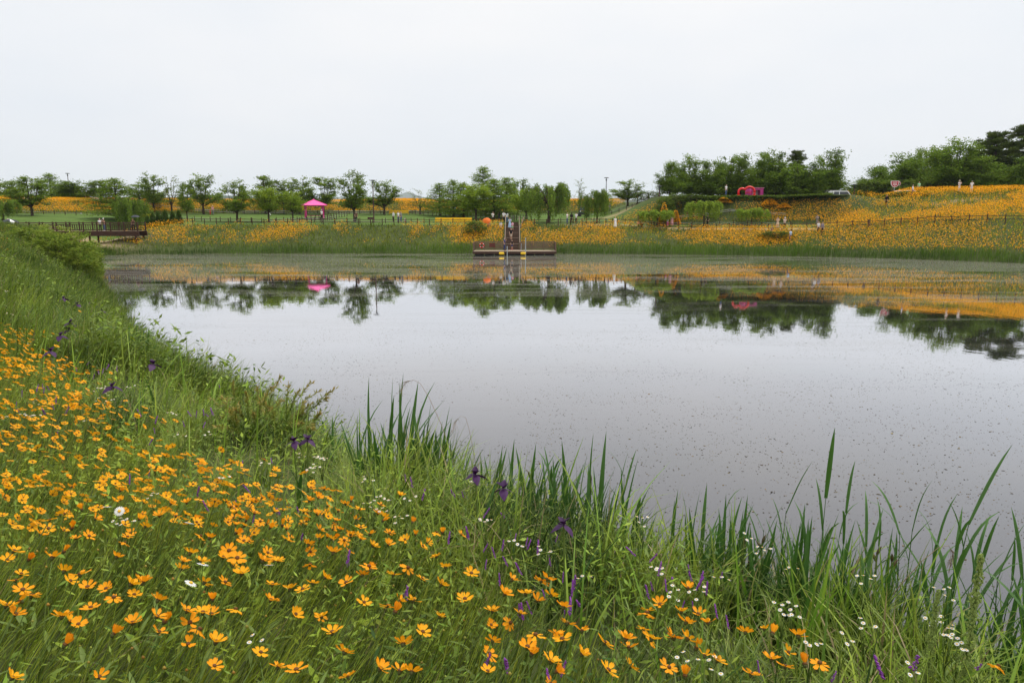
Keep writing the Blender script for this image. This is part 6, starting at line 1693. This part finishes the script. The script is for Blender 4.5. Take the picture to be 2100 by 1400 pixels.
# lamp posts
M_POLE = plain('brown_pole', (0.085, 0.045, 0.032), (0.06, 0.032, 0.024), 4, 0.6)
M_DARKM = plain('dark_metal', (0.05, 0.055, 0.06), (0.035, 0.038, 0.042), 6, 0.45, 0.4)
def lamp(px, Y, top, label, arm=False, mat=M_POLE):
    b_ = onground(px, Y); h_ = at(px, top, Y).z - b_.z
    root = empty('lamp_post', b_, 0, label, 'lamp post', 'park lamp posts')
    MB().lathe([(0.16, -0.1), (0.16, 0.12), (0.10, 0.22), (0.085, h_ * 0.55), (0.06, h_ - 0.55)], 10).build('pole', mat, root, smooth=True)
    MB().lathe([(0.05, h_ - 0.6), (0.12, h_ - 0.55), (0.13, h_ - 0.35), (0.06, h_ - 0.30)], 10).build('collar', M_DARKM, root, smooth=True)
    MB().lathe([(0.05, h_ - 0.32), (0.05, h_ - 0.12)], 8).build('stem', M_DARKM, root)
    MB().lathe([(0.10, h_ - 0.16), (0.42, h_ - 0.12), (0.44, h_ - 0.07), (0.30, h_ - 0.01), (0.04, h_)], 14).build('lamp_shade', M_DARKM, root, smooth=True)
    if arm:
        ob('arm', UBAR, root, bar_M((0, 0, h_ - 0.9), (-0.75, 0, h_ - 1.25), 0.06), M_DARKM)
        MB().box((-0.72, 0, h_ - 1.28), (0.26, 0.13, 0.13)).build('camera_body', M_WHITEP, root)
lamp(145, 153, 355, 'lamp post rising above the dark tree by the levee steps')
lamp(583, 142, 387, 'slim grey lamp post between the trees west of the gazebo', mat=M_DARKM)
lamp(767, 115, 369, 'tall brown lamp post standing on the lawn east of the gazebo')
lamp(1242, 133, 364, 'lamp post behind the light young willow', mat=M_DARKM)
lamp(1352, 118, 381, 'brown lamp post carrying a camera arm beside the plateau wood', True)
lamp(1750, 125, 378, 'short brown post with a side lamp beside the parked van')

# small park furniture
def board_sign(px, Y, z0, w_, h_, mat, label, two=False):
    b_ = onground(px, Y)
    root = empty('sign_board', b_, 0, label, 'sign')
    for x in ((-w_ * 0.35, w_ * 0.35) if two else (0,)): ob('post', UBOX, root, TM((x, 0.05, -0.1), 0, (0.07, 0.07, z0 + h_ * 0.6)), M_WOOD)
    MB().box((0, 0, z0 + h_ / 2), (w_, 0.05, h_)).build('panel', mat, root)
    MB().box((0, -0.03, z0 + h_ + 0.02), (w_ + 0.06, 0.10, 0.05)).build('cap', M_WOOD, root)
board_sign(760, 113.5, 0.55, 0.85, 0.30, plain('brown_panel', (0.11, 0.06, 0.045), None, 5), 'small brown information board beside the brown lamp post')
board_sign(166, 130, 0.10, 0.30, 0.17, M_WHITEP, 'tiny white sign standing on the lawn behind the footbridge')
board_sign(1781, 98.5, 0.15, 0.34, 0.95, M_WOOD2, 'thick wooden marker post behind the hill fence')
tp_ = onground(1277, 113.0)
tr_ = empty('tripod', tp_, 0, 'black camera tripod standing alone on the lawn', 'tripod')
for k in range(3):
    w = 2 * PI * k / 3 + 0.5
    ob('leg', UBAR, tr_, bar_M((math.cos(w) * 0.42, math.sin(w) * 0.42, -0.02), (0, 0, 1.05), 0.035), M_BLACK)
MB().lathe([(0.03, 0.95), (0.03, 1.18), (0.07, 1.19), (0.07, 1.25)], 8).build('head', M_BLACK, tr_)
bi = empty('litter_bin', onground(1027, 107.8), 0, 'small white litter bin in the flowers by the stairs', 'bin')
MB().lathe([(0.18, 0.3), (0.22, 0.95), (0.22, 1.0)], 12).build('body', M_WHITEP, bi, smooth=True); MB().lathe([(0.235, 1.0), (0.235, 1.05), (0.12, 1.12)], 12).build('lid', M_DARKM, bi, smooth=True); MB().lathe([(0.05, -0.1), (0.05, 0.3)], 8).build('stand', M_DARKM, bi)

# levee steps
la_ = onground(112, 143.2)
ls = empty('levee_steps', la_, 0, 'brown timber steps up the levee under the dark trees', 'stairs')
for k in range(11):
    Y = 143.2 + 0.62 * k; q = onground(112 + 1.2 * k, Y)
    part('tread', UBOX, ls, TM((q.x + 0.4, q.y, q.z + 0.02), 0, (2.0, 0.60, 0.16)), M_WOOD2)
a_, b_ = onground(112, 143), onground(125, 150)
for dx in (-0.75, 1.55): bar('stringer', (a_.x + dx, a_.y, a_.z + 0.2), (b_.x + dx, b_.y, b_.z + 0.25), 0.16, M_ROPE, ls)

# red cloud-shaped arch and magenta booth on the plateau
az_ = onground(1531, 115.8)
M_GRED = plain('gloss_red', (0.72, 0.010, 0.014), (0.64, 0.008, 0.011), 2, 0.3, 0.5)
ar = empty('cloud_arch', az_, 0, 'glossy red cloud-shaped photo arch on the plateau edge', 'arch')
topz = at(1531, 383.5, 115.8).z - az_.z
pth = [(-1.25, -0.1), (-1.28, topz * 0.35)]
for k in range(9):
    w = PI - k * (PI * 0.72) / 8; pth.append((-0.72 + 0.56 * math.cos(w), topz * 0.42 + 0.56 * math.sin(w) * 0.9))
for k in range(13):
    w = PI * 0.86 - k * (PI * 0.95) / 12; pth.append((0.42 + 0.80 * math.cos(w), topz - 0.80 + 0.80 * math.sin(w)))
pth += [(1.20, topz * 0.4), (1.18, -0.1)]
MB().tube([(x, 0, z) for x, z in pth], 0.17, 10).build('arch_tube', M_GRED, ar, smooth=True)
MB().box((-1.25, 0, 0.02), (0.5, 0.6, 0.12)).build('foot', M_GRED, ar); MB().box((1.18, 0, 0.02), (0.5, 0.6, 0.12)).build('foot', M_GRED, ar)
M_MAG = plain('magenta_paint', (0.42, 0.035, 0.20), (0.34, 0.028, 0.16), 3, 0.5)
bo = onground(1546, 117.6)
bt = empty('photo_booth', bo, 0, 'magenta booth with a white doorway behind the red arch', 'booth')
hb_ = at(1546, 386, 117.6).z - bo.z
for x, w_ in ((-0.72, 0.5), (0.95, 0.5)): MB().box((x, 0, hb_ / 2), (w_, 1.4, hb_)).build('wall', M_MAG, bt)
MB().box((0.115, 0, hb_ - 0.16), (1.17, 1.39, 0.32)).build('lintel', M_MAG, bt); MB().box((0.115, 0.55, hb_ / 2 - 0.16), (1.16, 0.1, hb_ - 0.33)).build('door', M_WHITEP, bt)
MB().box((0.1, 0, hb_ + 0.04), (2.4, 1.6, 0.08)).build('roof', plain('pale_pink_roof', (0.62, 0.25, 0.33), None, 4), bt)
dr_ = onground(1534, 116.9)
dm = empty('magenta_drum', dr_, 0, 'magenta drum standing inside the red arch', 'drum')
hd_ = at(1534, 388, 116.9).z - dr_.z
MB().lathe([(0.45, -0.05), (0.47, 0.0), (0.47, hd_ - 0.05), (0.42, hd_)], 16).build('body', M_MAG, dm, smooth=True); MB().lathe([(0.485, hd_ * 0.5), (0.49, hd_ * 0.55), (0.485, hd_ * 0.6)], 16).build('band', M_GRED, dm)

# red cup-shaped sign
cs = onground(1833, 113)
cp = empty('cup_sign', cs, 0, 'red and white cup-shaped sign on two poles at the hilltop', 'sign')
zb, zt_ = at(1833, 384.2, 113).z - cs.z, at(1833, 371, 113).z - cs.z
def cup(s_, dz=0.0):
    pts = []
    hh_ = zt_ - zb
    for u, v in ((-0.62, 1.0), (0.62, 1.0), (0.63, 0.72), (0.56, 0.42), (0.38, 0.14), (0.08, 0.0), (-0.12, 0.0), (-0.40, 0.16), (-0.57, 0.44), (-0.63, 0.74)):
        pts.append((u * s_, zb + hh_ / 2 + (v - 0.5) * hh_ * s_ + dz))
    return pts[::-1]
M_SRED = plain('sign_red', (0.46, 0.012, 0.035), (0.40, 0.010, 0.03), 5, 0.45)
MB().prism(cup(1.0), 0.0, 0.07).build('rim', M_WHITEP, cp); MB().prism(cup(0.86), -0.012, 0.02).build('face', M_SRED, cp)
hn = MB(); hc = [(0.60 + 0.24 * math.cos(w), zb + (zt_ - zb) * 0.58 + 0.27 * math.sin(w)) for w in np.linspace(1.45, -1.6, 9)]
hn.tube([(x, 0.035, z) for x, z in hc], 0.06, 8); hn.build('handle', plain('sign_pink', (0.55, 0.30, 0.36), None, 5, 0.5), cp, smooth=True)
for v, w_, h_ in ((0.76, 0.70, 0.07), (0.46, 0.62, 0.13), (0.20, 0.22, 0.06)):
    MB().box((-0.02, -0.022, zb + (zt_ - zb) * v), (w_, 0.014, h_)).build('white_band', M_WHITEP, cp)
for x, m_ in ((-0.30, M_WOOD2), (0.02, M_STEEL)): ob('pole', UBAR, cp, bar_M((x, 0.11, -0.2), (x, 0.11, zb + 0.45), 0.10), m_)

# cars behind the crest
M_GLASS = plain('car_glass', (0.06, 0.07, 0.08), (0.04, 0.05, 0.06), 2, 0.12, 0.6)
def car(px, Y, paint, label, tall=1.75, L_=4.4, rz=0.05):
    b_ = onground(px, Y); root = empty('parked_car', b_, rz, label, 'car')
    w_ = 0.88
    lo = [(-L_ / 2, 0.30), (L_ / 2, 0.30), (L_ / 2 + 0.03, 0.62), (L_ / 2 - 0.10, 0.90), (L_ / 2 - 1.05, 1.02), (-L_ / 2 + 0.05, 1.05), (-L_ / 2 - 0.03, 0.7)]
    MB().prism(lo, -w_, w_).build('body', paint, root)
    up = [(-L_ / 2 + 0.08, 1.052), (L_ / 2 - 1.10, 1.022), (L_ / 2 - 1.75, tall - 0.06), (L_ / 2 - 1.95, tall), (-L_ / 2 + 0.45, tall), (-L_ / 2 + 0.22, tall - 0.08)]
    MB().prism(up, -w_ + 0.10, w_ - 0.10).build('cabin', paint, root)
    sh_ = [(-L_ / 2 + 0.30, 1.13), (L_ / 2 - 1.33, 1.10), (L_ / 2 - 1.88, tall - 0.15), (-L_ / 2 + 0.40, tall - 0.15)]
    for y_ in (-w_ + 0.085, w_ - 0.105): MB().prism(sh_, y_, y_ + 0.02).build('side_window', M_GLASS, root)
    for x in (-L_ / 2 + 1.25,): 
        for y_ in (-w_ + 0.075, w_ - 0.10): MB().box((x, y_ + 0.012, (tall + 1.0) / 2), (0.09, 0.03, tall - 1.22)).build('pillar', paint, root)
    ws = MB(); ws.add([(L_ / 2 - 1.17, -w_ + 0.16, 1.10), (L_ / 2 - 1.17, w_ - 0.16, 1.10), (L_ / 2 - 1.70, w_ - 0.18, tall - 0.12), (L_ / 2 - 1.70, -w_ + 0.18, tall - 0.12), (L_ / 2 - 1.13, -w_ + 0.16, 1.11), (L_ / 2 - 1.13, w_ - 0.16, 1.11), (L_ / 2 - 1.66, w_ - 0.18, tall - 0.11), (L_ / 2 - 1.66, -w_ + 0.18, tall - 0.11)],
           [(3, 2, 1, 0), (4, 5, 6, 7), (0, 1, 5, 4), (1, 2, 6, 5), (2, 3, 7, 6), (3, 0, 4, 7)]); ws.build('windscreen', M_GLASS, root)
    for x in (-L_ / 2 + 0.8, L_ / 2 - 0.85):
        for y_ in (-w_ + 0.02, w_ - 0.02):
            wh = MB().tube([(x, y_ - 0.1, 0.33), (x, y_ + 0.1, 0.33)], 0.33, 16).build('wheel', M_BLACK, root)
            MB().tube([(x, y_ - 0.11, 0.33), (x, y_ + 0.11, 0.33)], 0.19, 12).build('rim', M_STEEL, wh)
    for y_ in (-0.62, 0.62): MB().box((L_ / 2 - 0.02, y_, 0.74), (0.12, 0.30, 0.14)).build('headlight', M_WHITEP, root)
    return root
M_CARW = plain('white_car_paint', (0.80, 0.80, 0.80), (0.76, 0.76, 0.76), 1, 0.25, 0.5)
M_CARG = plain('grey_car_paint', (0.16, 0.155, 0.14), (0.14, 0.135, 0.12), 1, 0.3, 0.5)
car(1727, 119.5, M_CARW, 'white van parked at the crest beside the plateau wood', 1.85)
car(1712, 124.0, M_CARG, 'grey car parked behind the white van', 2.0)
car(1864, 117.5, M_CARW, 'white car whose roof shows above the flower hill crest', 1.62)
# dark utility cart
uc = onground(1196, 131)
ut = empty('utility_cart', uc, 0.1, 'small dark utility cart on the path behind the willows', 'cart')
MB().box((0, 0, 0.42), (1.9, 1.1, 0.25)).build('chassis', M_BLACK, ut); MB().box((-0.25, 0, 0.78), (1.1, 1.0, 0.46)).build('body', plain('dark_green_paint', (0.03, 0.045, 0.035), None, 3, 0.5), ut)
MB().box((-0.25, 0, 1.62), (1.25, 1.05, 0.06)).build('canopy', M_DARKM, ut); MB().box((-0.25, -0.48, 1.3), (1.0, 0.03, 0.5)).build('windscreen', M_GLASS, ut)
for x in (-0.75, 0.25):
    for y_ in (-0.46, 0.46): ob('pillar', UBOX, ut, TM((x, y_, 1.0), 0, (0.06, 0.06, 0.60)), M_BLACK)
for x in (-0.6, 0.15): MB().lathe([(0.10, 0), (0.10, 0.05)], 10).build('headlight', M_WHITEP, ut, Matrix.Translation((x, -0.50, 0.88)) @ Matrix.Rotation(PI / 2, 4, 'X'))
for x in (-0.65, 0.65):
    for y_ in (-0.5, 0.5): MB().tube([(x, y_ - 0.08, 0.26), (x, y_ + 0.08, 0.26)], 0.26, 14).build('wheel', M_BLACK, ut)
MB().box((0.95, 0, 0.36), (1.6, 1.0, 0.10)).build('flatbed', M_STEEL, ut)

# trimmed hedges on the plateau edge
def hedge(pts, w_, h_, label, dens=260, pal=((0.028, 0.060, 0.012), (0.095, 0.150, 0.026))):
    P_ = walk(pts, 0.1); A_ = np.array([tuple(p_) for p_ in P_])
    r_ = np.random.RandomState(5); n_ = int(len(A_) * 0.1 * dens)
    base = A_[r_.randint(len(A_), size=n_)] + r_.uniform(-0.1, 0.1, (n_, 3)) * [1, 1, 0]
    u = r_.uniform(-1, 1, n_); v = r_.rand(n_); side = r_.rand(n_) < 0.6
    off = np.where(side, np.sign(u) * w_ / 2 * r_.uniform(0.85, 1.1, n_), u * w_ / 2); zz = np.where(side, v * h_, h_ * r_.uniform(0.86, 1.06, n_))
    base[:, 1] += off; base[:, 2] += zz
    rt = empty('hedge', P_[0], 0, label, 'hedge')
    ar_ = Arr(); Lh_ = r_.uniform(0.14, 0.30, n_)
    ar_.add(cards(base - np.array(P_[0]), r_.normal(0, 1, (n_, 3)), r_.normal(0, 1, (n_, 3)) + [0, -0.4, 0.6], Lh_, Lh_ * 0.6), tint(n_, r_, pal[0], pal[1], 0.25))
    ar_.build('foliage', M_LEAF, rt)
    core = MB()
    for a_, b_ in zip(P_[::12][:-1], P_[::12][1:]):
        m_ = (a_ + b_) / 2 - P_[0]; core.box((m_.x, m_.y, m_.z + h_ * 0.42), ((b_ - a_).length + 0.02, w_ * 0.7, h_ * 0.8), math.atan2(b_.y - a_.y, b_.x - a_.x))
    core.build('branches', plain('hedge_core', (0.016, 0.026, 0.010), None, 8, 0.9), rt)
hedge([gpd(1418, 18.6), gpd(1500, 18.6), gpd(1600, 18.6), gpd(1705, 19.0)], 0.9, 0.48, 'long trimmed green hedge along the plateau edge below the red arch')
hedge([gp(1752, 113.8), gp(1840, 111), gp(1905, 108.6)], 0.8, 0.55, 'trimmed green hedge along the hill crest under the cup sign')

# tall orange-flowered columns on the flower bank
def flower_column(px, Y, w_, top, label):
    b_ = onground(px, Y); h_ = at(px, top, Y).z - b_.z; r_ = np.random.RandomState(int(px))
    rt = empty('flower_column', b_, 0, label, 'flowers', 'tall orange flower columns on the bank')
    n_ = 900; s_ = 1 - np.sqrt(r_.rand(n_)) * 0.98; w = r_.uniform(0, 2 * PI, n_); rad = w_ / 2 * (1 - s_) ** 0.7 * r_.uniform(0.75, 1.05, n_)
    P = np.stack([np.cos(w) * rad, np.sin(w) * rad, s_ * h_], 1)
    D = np.stack([np.cos(w), np.sin(w), r_.uniform(-0.3, 0.8, n_)], 1) + r_.normal(0, 0.4, (n_, 3)); Lk = r_.uniform(0.11, 0.20, n_)
    a_ = Arr(); a_.add(cards(P, D, r_.normal(0, 0.8, (n_, 3)) + [0, -0.5, 0.6], Lk, Lk * 0.85), tint(n_, r_, (0.82, 0.32, 0.010), (0.74, 0.40, 0.02), 0.15) / VEG * 1.1); a_.build('blossoms', M_FARPETAL, rt)
    a_ = Arr(); P2 = P * [0.8, 0.8, 0.95]; a_.add(cards(P2, D, r_.normal(0, 1, (n_, 3)), Lk * 1.3, Lk * 0.6), tint(n_, r_, (0.03, 0.06, 0.012), (0.07, 0.11, 0.025), 0.2)); a_.build('foliage', M_LEAF, rt)
    MB().tube([(0, 0, -0.1), (0, 0, h_ * 0.9)], [0.06, 0.02], 6).build('stem', M_BARK, rt)
flower_column(1361, 110.5, 1.7, 413, 'tallest orange flower column beside the umbrella willow')
flower_column(1385, 111.2, 1.5, 430, 'low orange flower column east of the tallest one')
flower_column(1318, 114.5, 1.3, 436, 'small orange flower clump under the camera lamp post')
flower_column(1484, 113.2, 2.6, 405, 'broad orange flower clump west of the red arch')
flower_column(1578, 111.0, 2.4, 407, 'orange flower clump behind the dense low willow')
flower_column(1608, 110.0, 2.0, 418, 'orange flower clump above the white-capped person')
print('built', round(time.time() - T0, 1))

# ------------------------------------------------------------------ people in the park
def cloth_mat(c):
    k = 'cloth_%02d_%02d_%02d' % tuple(int(q * 99) for q in c)
    m_ = bpy.data.materials.get(k)
    return m_ or plain(k, c, tuple(q * 0.8 for q in c), 9, 0.85, 0.1)
M_SKIN = plain('skin', (0.55, 0.33, 0.23), (0.50, 0.29, 0.20), 8, 0.55, 0.3)
WHT, BLK, GRY, JEA, BEI, BRN, PNK, RED_, LBL_, LIL, NVY, GRN = (0.78, 0.78, 0.78), (0.018, 0.018, 0.02), (0.20, 0.21, 0.22), (0.09, 0.14, 0.25), (0.62, 0.50, 0.38), (0.16, 0.09, 0.06), (0.72, 0.36, 0.38), (0.55, 0.03, 0.03), (0.42, 0.58, 0.78), (0.45, 0.36, 0.55), (0.03, 0.05, 0.15), (0.35, 0.68, 0.36)
HBK, HBR = (0.012, 0.010, 0.010), (0.05, 0.03, 0.02)
def person(loc, rz, pose, top, bottom, label, sleeve='tee', low='trousers', hairc=HBK, longh=False, head=None, headc=WHT, bag=False, scale=1.0, shoes=BLK):
    P_ = POSES[pose]
    root = empty('person', loc, rz, label, 'person', None, scale)
    ob('body', P_['body'], root, None, M_SKIN)
    ob('eyes', P_['eyes'], root, None, cloth_mat(HBK))
    ob('shirt', P_[sleeve], root, None, cloth_mat(top))
    if low != 'dress': ob(low, P_[low], root, None, cloth_mat(bottom))
    else: ob('skirt', P_['skirt'], root, None, cloth_mat(bottom))
    ob('hair', P_['hair2' if longh else 'hair'], root, None, cloth_mat(hairc))
    if head: ob('cap' if head == 'cap' else 'sun_hat', P_[head], root, None, cloth_mat(headc))
    for s_ in P_['shoes']: ob('shoe', s_, root, None, cloth_mat(shoes))
    if bag: ob('backpack', P_['bag'], root, None, cloth_mat(BLK))
    return root
def pp(px, Y, dz=0.0): q = onground(px, Y); q.z += dz - 0.01; return q
def brp(px): return Vector((at(px, 472, 101.5).x, 101.5, BZ + 0.005))
def stp(px, k):
    q = S0.lerp(S1, k / (NS - 1)); return Vector((at(px, 480, q.y).x, q.y, q.z + 0.03))
UP = PI  # seen from behind
person(brp(206), 0.5, 'stand', WHT, BLK, 'person in a white top and dark trousers on the footbridge')
person(brp(214), -0.3, 'phone', BRN, JEA, 'person in a brown top and white cap on the footbridge', head='cap', shoes=WHT)
person(brp(274), 0.2, 'arm', BRN, BLK, 'person in brown under the dark umbrella at the bridge end')
person(Vector((at(18, 470, 101.5).x, 101.5, BZ)), 0.6, 'arm', BEI, GRY, 'person in beige under the black and white umbrella')
person(pp(177, 143), 1.4, 'walk', BLK, BLK, 'person in black by the levee foot above the yellow bench')
person(pp(188, 143), 2.0, 'stand', GRY, GRY, 'person in grey next to the one in black by the levee', longh=True)
person(pp(182, 152), 0.0, 'stand', (0.75, 0.05, 0.18), BLK, 'person in bright pink on top of the levee')
person(pp(437, 136), 0.4, 'walk', PNK, GRY, 'person in pale pink strolling beside a child in red', head='hat', headc=BEI)
person(pp(431.5, 135.5), 0.4, 'stand', RED_, RED_, 'small child in red beside the stroller in pink', scale=0.62)
person(pp(553, 133), -1.4, 'walk', WHT, WHT, 'person in white walking behind the bright green tree')
person(pp(660, 121.5), 0.9, 'walk', WHT, BLK, 'person in white with a white cap stepping out of the gazebo', head='cap')
person(pp(731, 114.5), 0.3, 'walk', BRN, BLK, 'person in dark brown beside the tall tree near the gazebo', hairc=HBR)
person(pp(807, 116), -0.8, 'stand', WHT, BLK, 'person in a white top and black trousers, first of the lawn trio', 'long')
person(pp(817, 115.5), 0.9, 'stand', WHT, JEA, 'person in white and jeans, middle of the lawn trio', longh=True)
person(pp(822.5, 115), 0.9, 'stand', GRY, JEA, 'long-haired person in grey, last of the lawn trio', longh=True)
person(pp(832, 115.5), -0.9, 'sit', WHT, BLK, 'person in white sitting on the grass beside the lawn trio', scale=0.85).location.z -= 0.30
person(pp(926, 139), 0.2, 'stand', WHT, BLK, 'person in white at the entrance of the grove path')
person(pp(933, 138.5), 0.2, 'stand', (0.30, 0.55, 0.60), GRY, 'person in teal beside the white one at the grove entrance')
person(pp(1011, 113.5), 0.5, 'phone', WHT, BLK, 'person in a white shirt raising a phone beside the stairs')
person(pp(1024, 113.8), UP + 0.4, 'phone', BLK, BLK, 'person in a long black dress in the group above the stairs', low='dress', longh=True)
person(pp(1033, 113.3), UP, 'stand', WHT, BLK, 'broad person in a white tee seen from behind above the stairs', scale=1.05)
person(pp(1039.5, 113.3), UP - 0.3, 'stand', WHT, JEA, 'long-haired person in white and jeans above the stairs', longh=True)
person(pp(1002, 108.5), 1.0, 'crouch', PNK, GRY, 'person crouching under the orange umbrella in the flowers', scale=1.0)
person(stp(1045.5, 14), 0.1, 'phone', LBL_, LBL_, 'person in a pale blue dress on the stairs', low='dress', hairc=HBR)
person(stp(1051, 13), UP, 'stand', (0.75, 0.40, 0.50), GRN, 'child in pink and pale green on the stairs', low='shorts', scale=0.78)
person(stp(1048, 6), 0.0, 'walk', BLK, BEI, 'person in a black tee with a pale print coming down the stairs', low='shorts')
person(stp(1050, 0), 0.1, 'walk', BLK, NVY, 'child in dark clothes at the foot of the stairs', low='shorts', scale=0.76, shoes=RED_)
person(Vector((at(1034.5, 514, 97).x, 97.0, DZ)), 1.2, 'arm', NVY, NVY, 'person in navy blue standing on the dock')
person(pp(1163, 110.9), 1.0, 'phone', WHT, JEA, 'person in white and jeans, first of three by the lawn rope fence')
person(pp(1172, 111.0), UP, 'stand', BLK, BLK, 'person all in black, middle of three by the lawn rope fence', 'long', longh=True)
person(pp(1181.5, 110.6), UP - 0.4, 'phone', WHT, BLK, 'person in a white tee and black trousers, last of three by the rope fence')
person(pp(1250.5, 130), 0.3, 'walk', LIL, GRY, 'person in lilac with a white sun hat walking near the mound', head='hat')
person(pp(1307.5, 127.5), 1.2, 'stand', NVY, BLK, 'person in dark clothes standing on the mound')
person(pp(1261.5, 107.3), 0.5, 'stand', WHT, WHT, 'long-haired person in a white dress in front of the fence', low='dress', longh=True)
person(pp(1309, 108.2), 0.7, 'stand', PNK, PNK, 'person in a pink skirt beside a crouching companion', low='dress', longh=True)
person(pp(1315.5, 107.8), 0.7, 'crouch', BRN, BLK, 'person in dark clothes crouching by the pink skirt', hairc=HBR)
person(pp(1368.5, 109.5), 0.2, 'walk', WHT, (0.80, 0.12, 0.40), 'child in white and bright pink behind the umbrella willow', low='dress', scale=0.72)
person(pp(1377.5, 109.2), -0.5, 'stand', PNK, PNK, 'person in a dusty pink dress next to the umbrella willow', low='dress', longh=True)
person(pp(1451, 108), -1.2, 'walk', BLK, BLK, 'person in black walking behind the slender willow', longh=True)
person(pp(1594, 103.5), -0.8, 'phone', BEI, BEI, 'person in a beige dress taking a photo by the fence', low='dress', longh=True)
person(pp(1608.5, 103.0), 0.2, 'phone', (0.70, 0.60, 0.52), BLK, 'person in a white cap and pale top by the fence', head='cap')
person(pp(1583, 101.6), -1.0, 'crouch', BLK, BLK, 'person in black crouching behind the shore bush', longh=True)
person(pp(1620, 98.0), UP + 0.6, 'stand', LBL_, NVY, 'person in a light blue shirt wading through the hill flowers')
person(pp(1675, 104.0), -0.9, 'phone', GRY, GRY, 'person with a black backpack where the flower hill begins', bag=True)
person(pp(1677.5, 99.6), 0.3, 'stand', WHT, BLK, 'long-haired person in white leaning at the hill fence', longh=True)
person(pp(1685.5, 99.2), 0.2, 'stand', (0.25, 0.22, 0.26), BLK, 'person in grey pattern beside the long-haired one at the hill fence', 'long')
person(pp(1817, 106.2), -1.1, 'walk', BLK, BLK, 'person in black walking down the orange hillside', 'long')
person(pp(1870.5, 109.6), 0.9, 'walk', (0.74, 0.76, 0.80), NVY, 'person in a pale shirt near the top of the orange hill', 'long', hairc=(0.2, 0.18, 0.16))
person(pp(1883.5, 112.5), 0.1, 'stand', GRN, BLK, 'person in pale green behind the crest hedge')
person(pp(1966, 108.4), 0.2, 'phone', WHT, WHT, 'photographer in white with a sun hat on the hill crest', head='hat', headc=BEI)
person(pp(1991.5, 107.0), -0.3, 'arm', WHT, WHT, 'person in a white shirt and cap on the hill crest', head='cap', headc=GRY)
person(pp(1488.5, 116.0), 0.6, 'stand', WHT, JEA, 'person in white beside the red arch on the plateau')

# umbrellas
def umbrella(px, py, Y, rpx, mats, tilt, label, rz=0.0):
    c_ = at(px, py, Y); r_ = rpx / FPX * Y
    root = empty('umbrella', c_, rz, label, 'umbrella')
    M_ = Matrix.Rotation(tilt, 4, 'X')
    for k in range(8):
        w0, w1 = 2 * PI * k / 8, 2 * PI * (k + 1) / 8
        V = []; F = []
        for i, (rr_, zz) in enumerate(((0.02, 0.0), (0.45, -0.09), (0.8, -0.26), (1.0, -0.46))):
            for w, s_ in ((w0, 1.0), ((w0 + w1) / 2, 0.955), (w1, 1.0)): V.append((rr_ * r_ * s_ * math.cos(w), rr_ * r_ * s_ * math.sin(w), zz * r_))
        for i in range(3):
            for q in (0, 1): F.append((i * 3 + q, i * 3 + q + 1, i * 3 + q + 4, i * 3 + q + 3))
        mb = MB(); mb.add(V, F); mb.build('panel', mats[k % len(mats)], root, M_)
    MB().tube([(0, 0, 0.08 * r_), (0, 0, -r_ * 1.35)], 0.012, 6).build('shaft', M_DARKM, root, M_)
    MB().tube([(0, 0, -r_ * 1.35), (0, 0, -r_ * 1.5), (0.04, 0, -r_ * 1.55)], 0.02, 6).build('handle', M_BLACK, root, M_)
M_ORU = plain('orange_umbrella', (0.85, 0.20, 0.015), (0.80, 0.16, 0.01), 4, 0.6, trans=0.35)
M_DKU = plain('dark_umbrella', (0.03, 0.035, 0.045), None, 4, 0.6)
umbrella(998, 449.5, 108.2, 8.5, [M_ORU], 0.75, 'bright orange umbrella held low in the flowers')
umbrella(277, 441.0, 101.4, 8.5, [M_DKU], 0.1, 'dark umbrella held at the end of the footbridge')
umbrella(20, 449.5, 101.2, 16.5, [M_DKU, M_DKU, M_WHITEP, M_DKU], 0.25, 'large black umbrella with white panels behind the bridge railing', 0.6)
print('people', round(time.time() - T0, 1), len(bpy.data.objects))
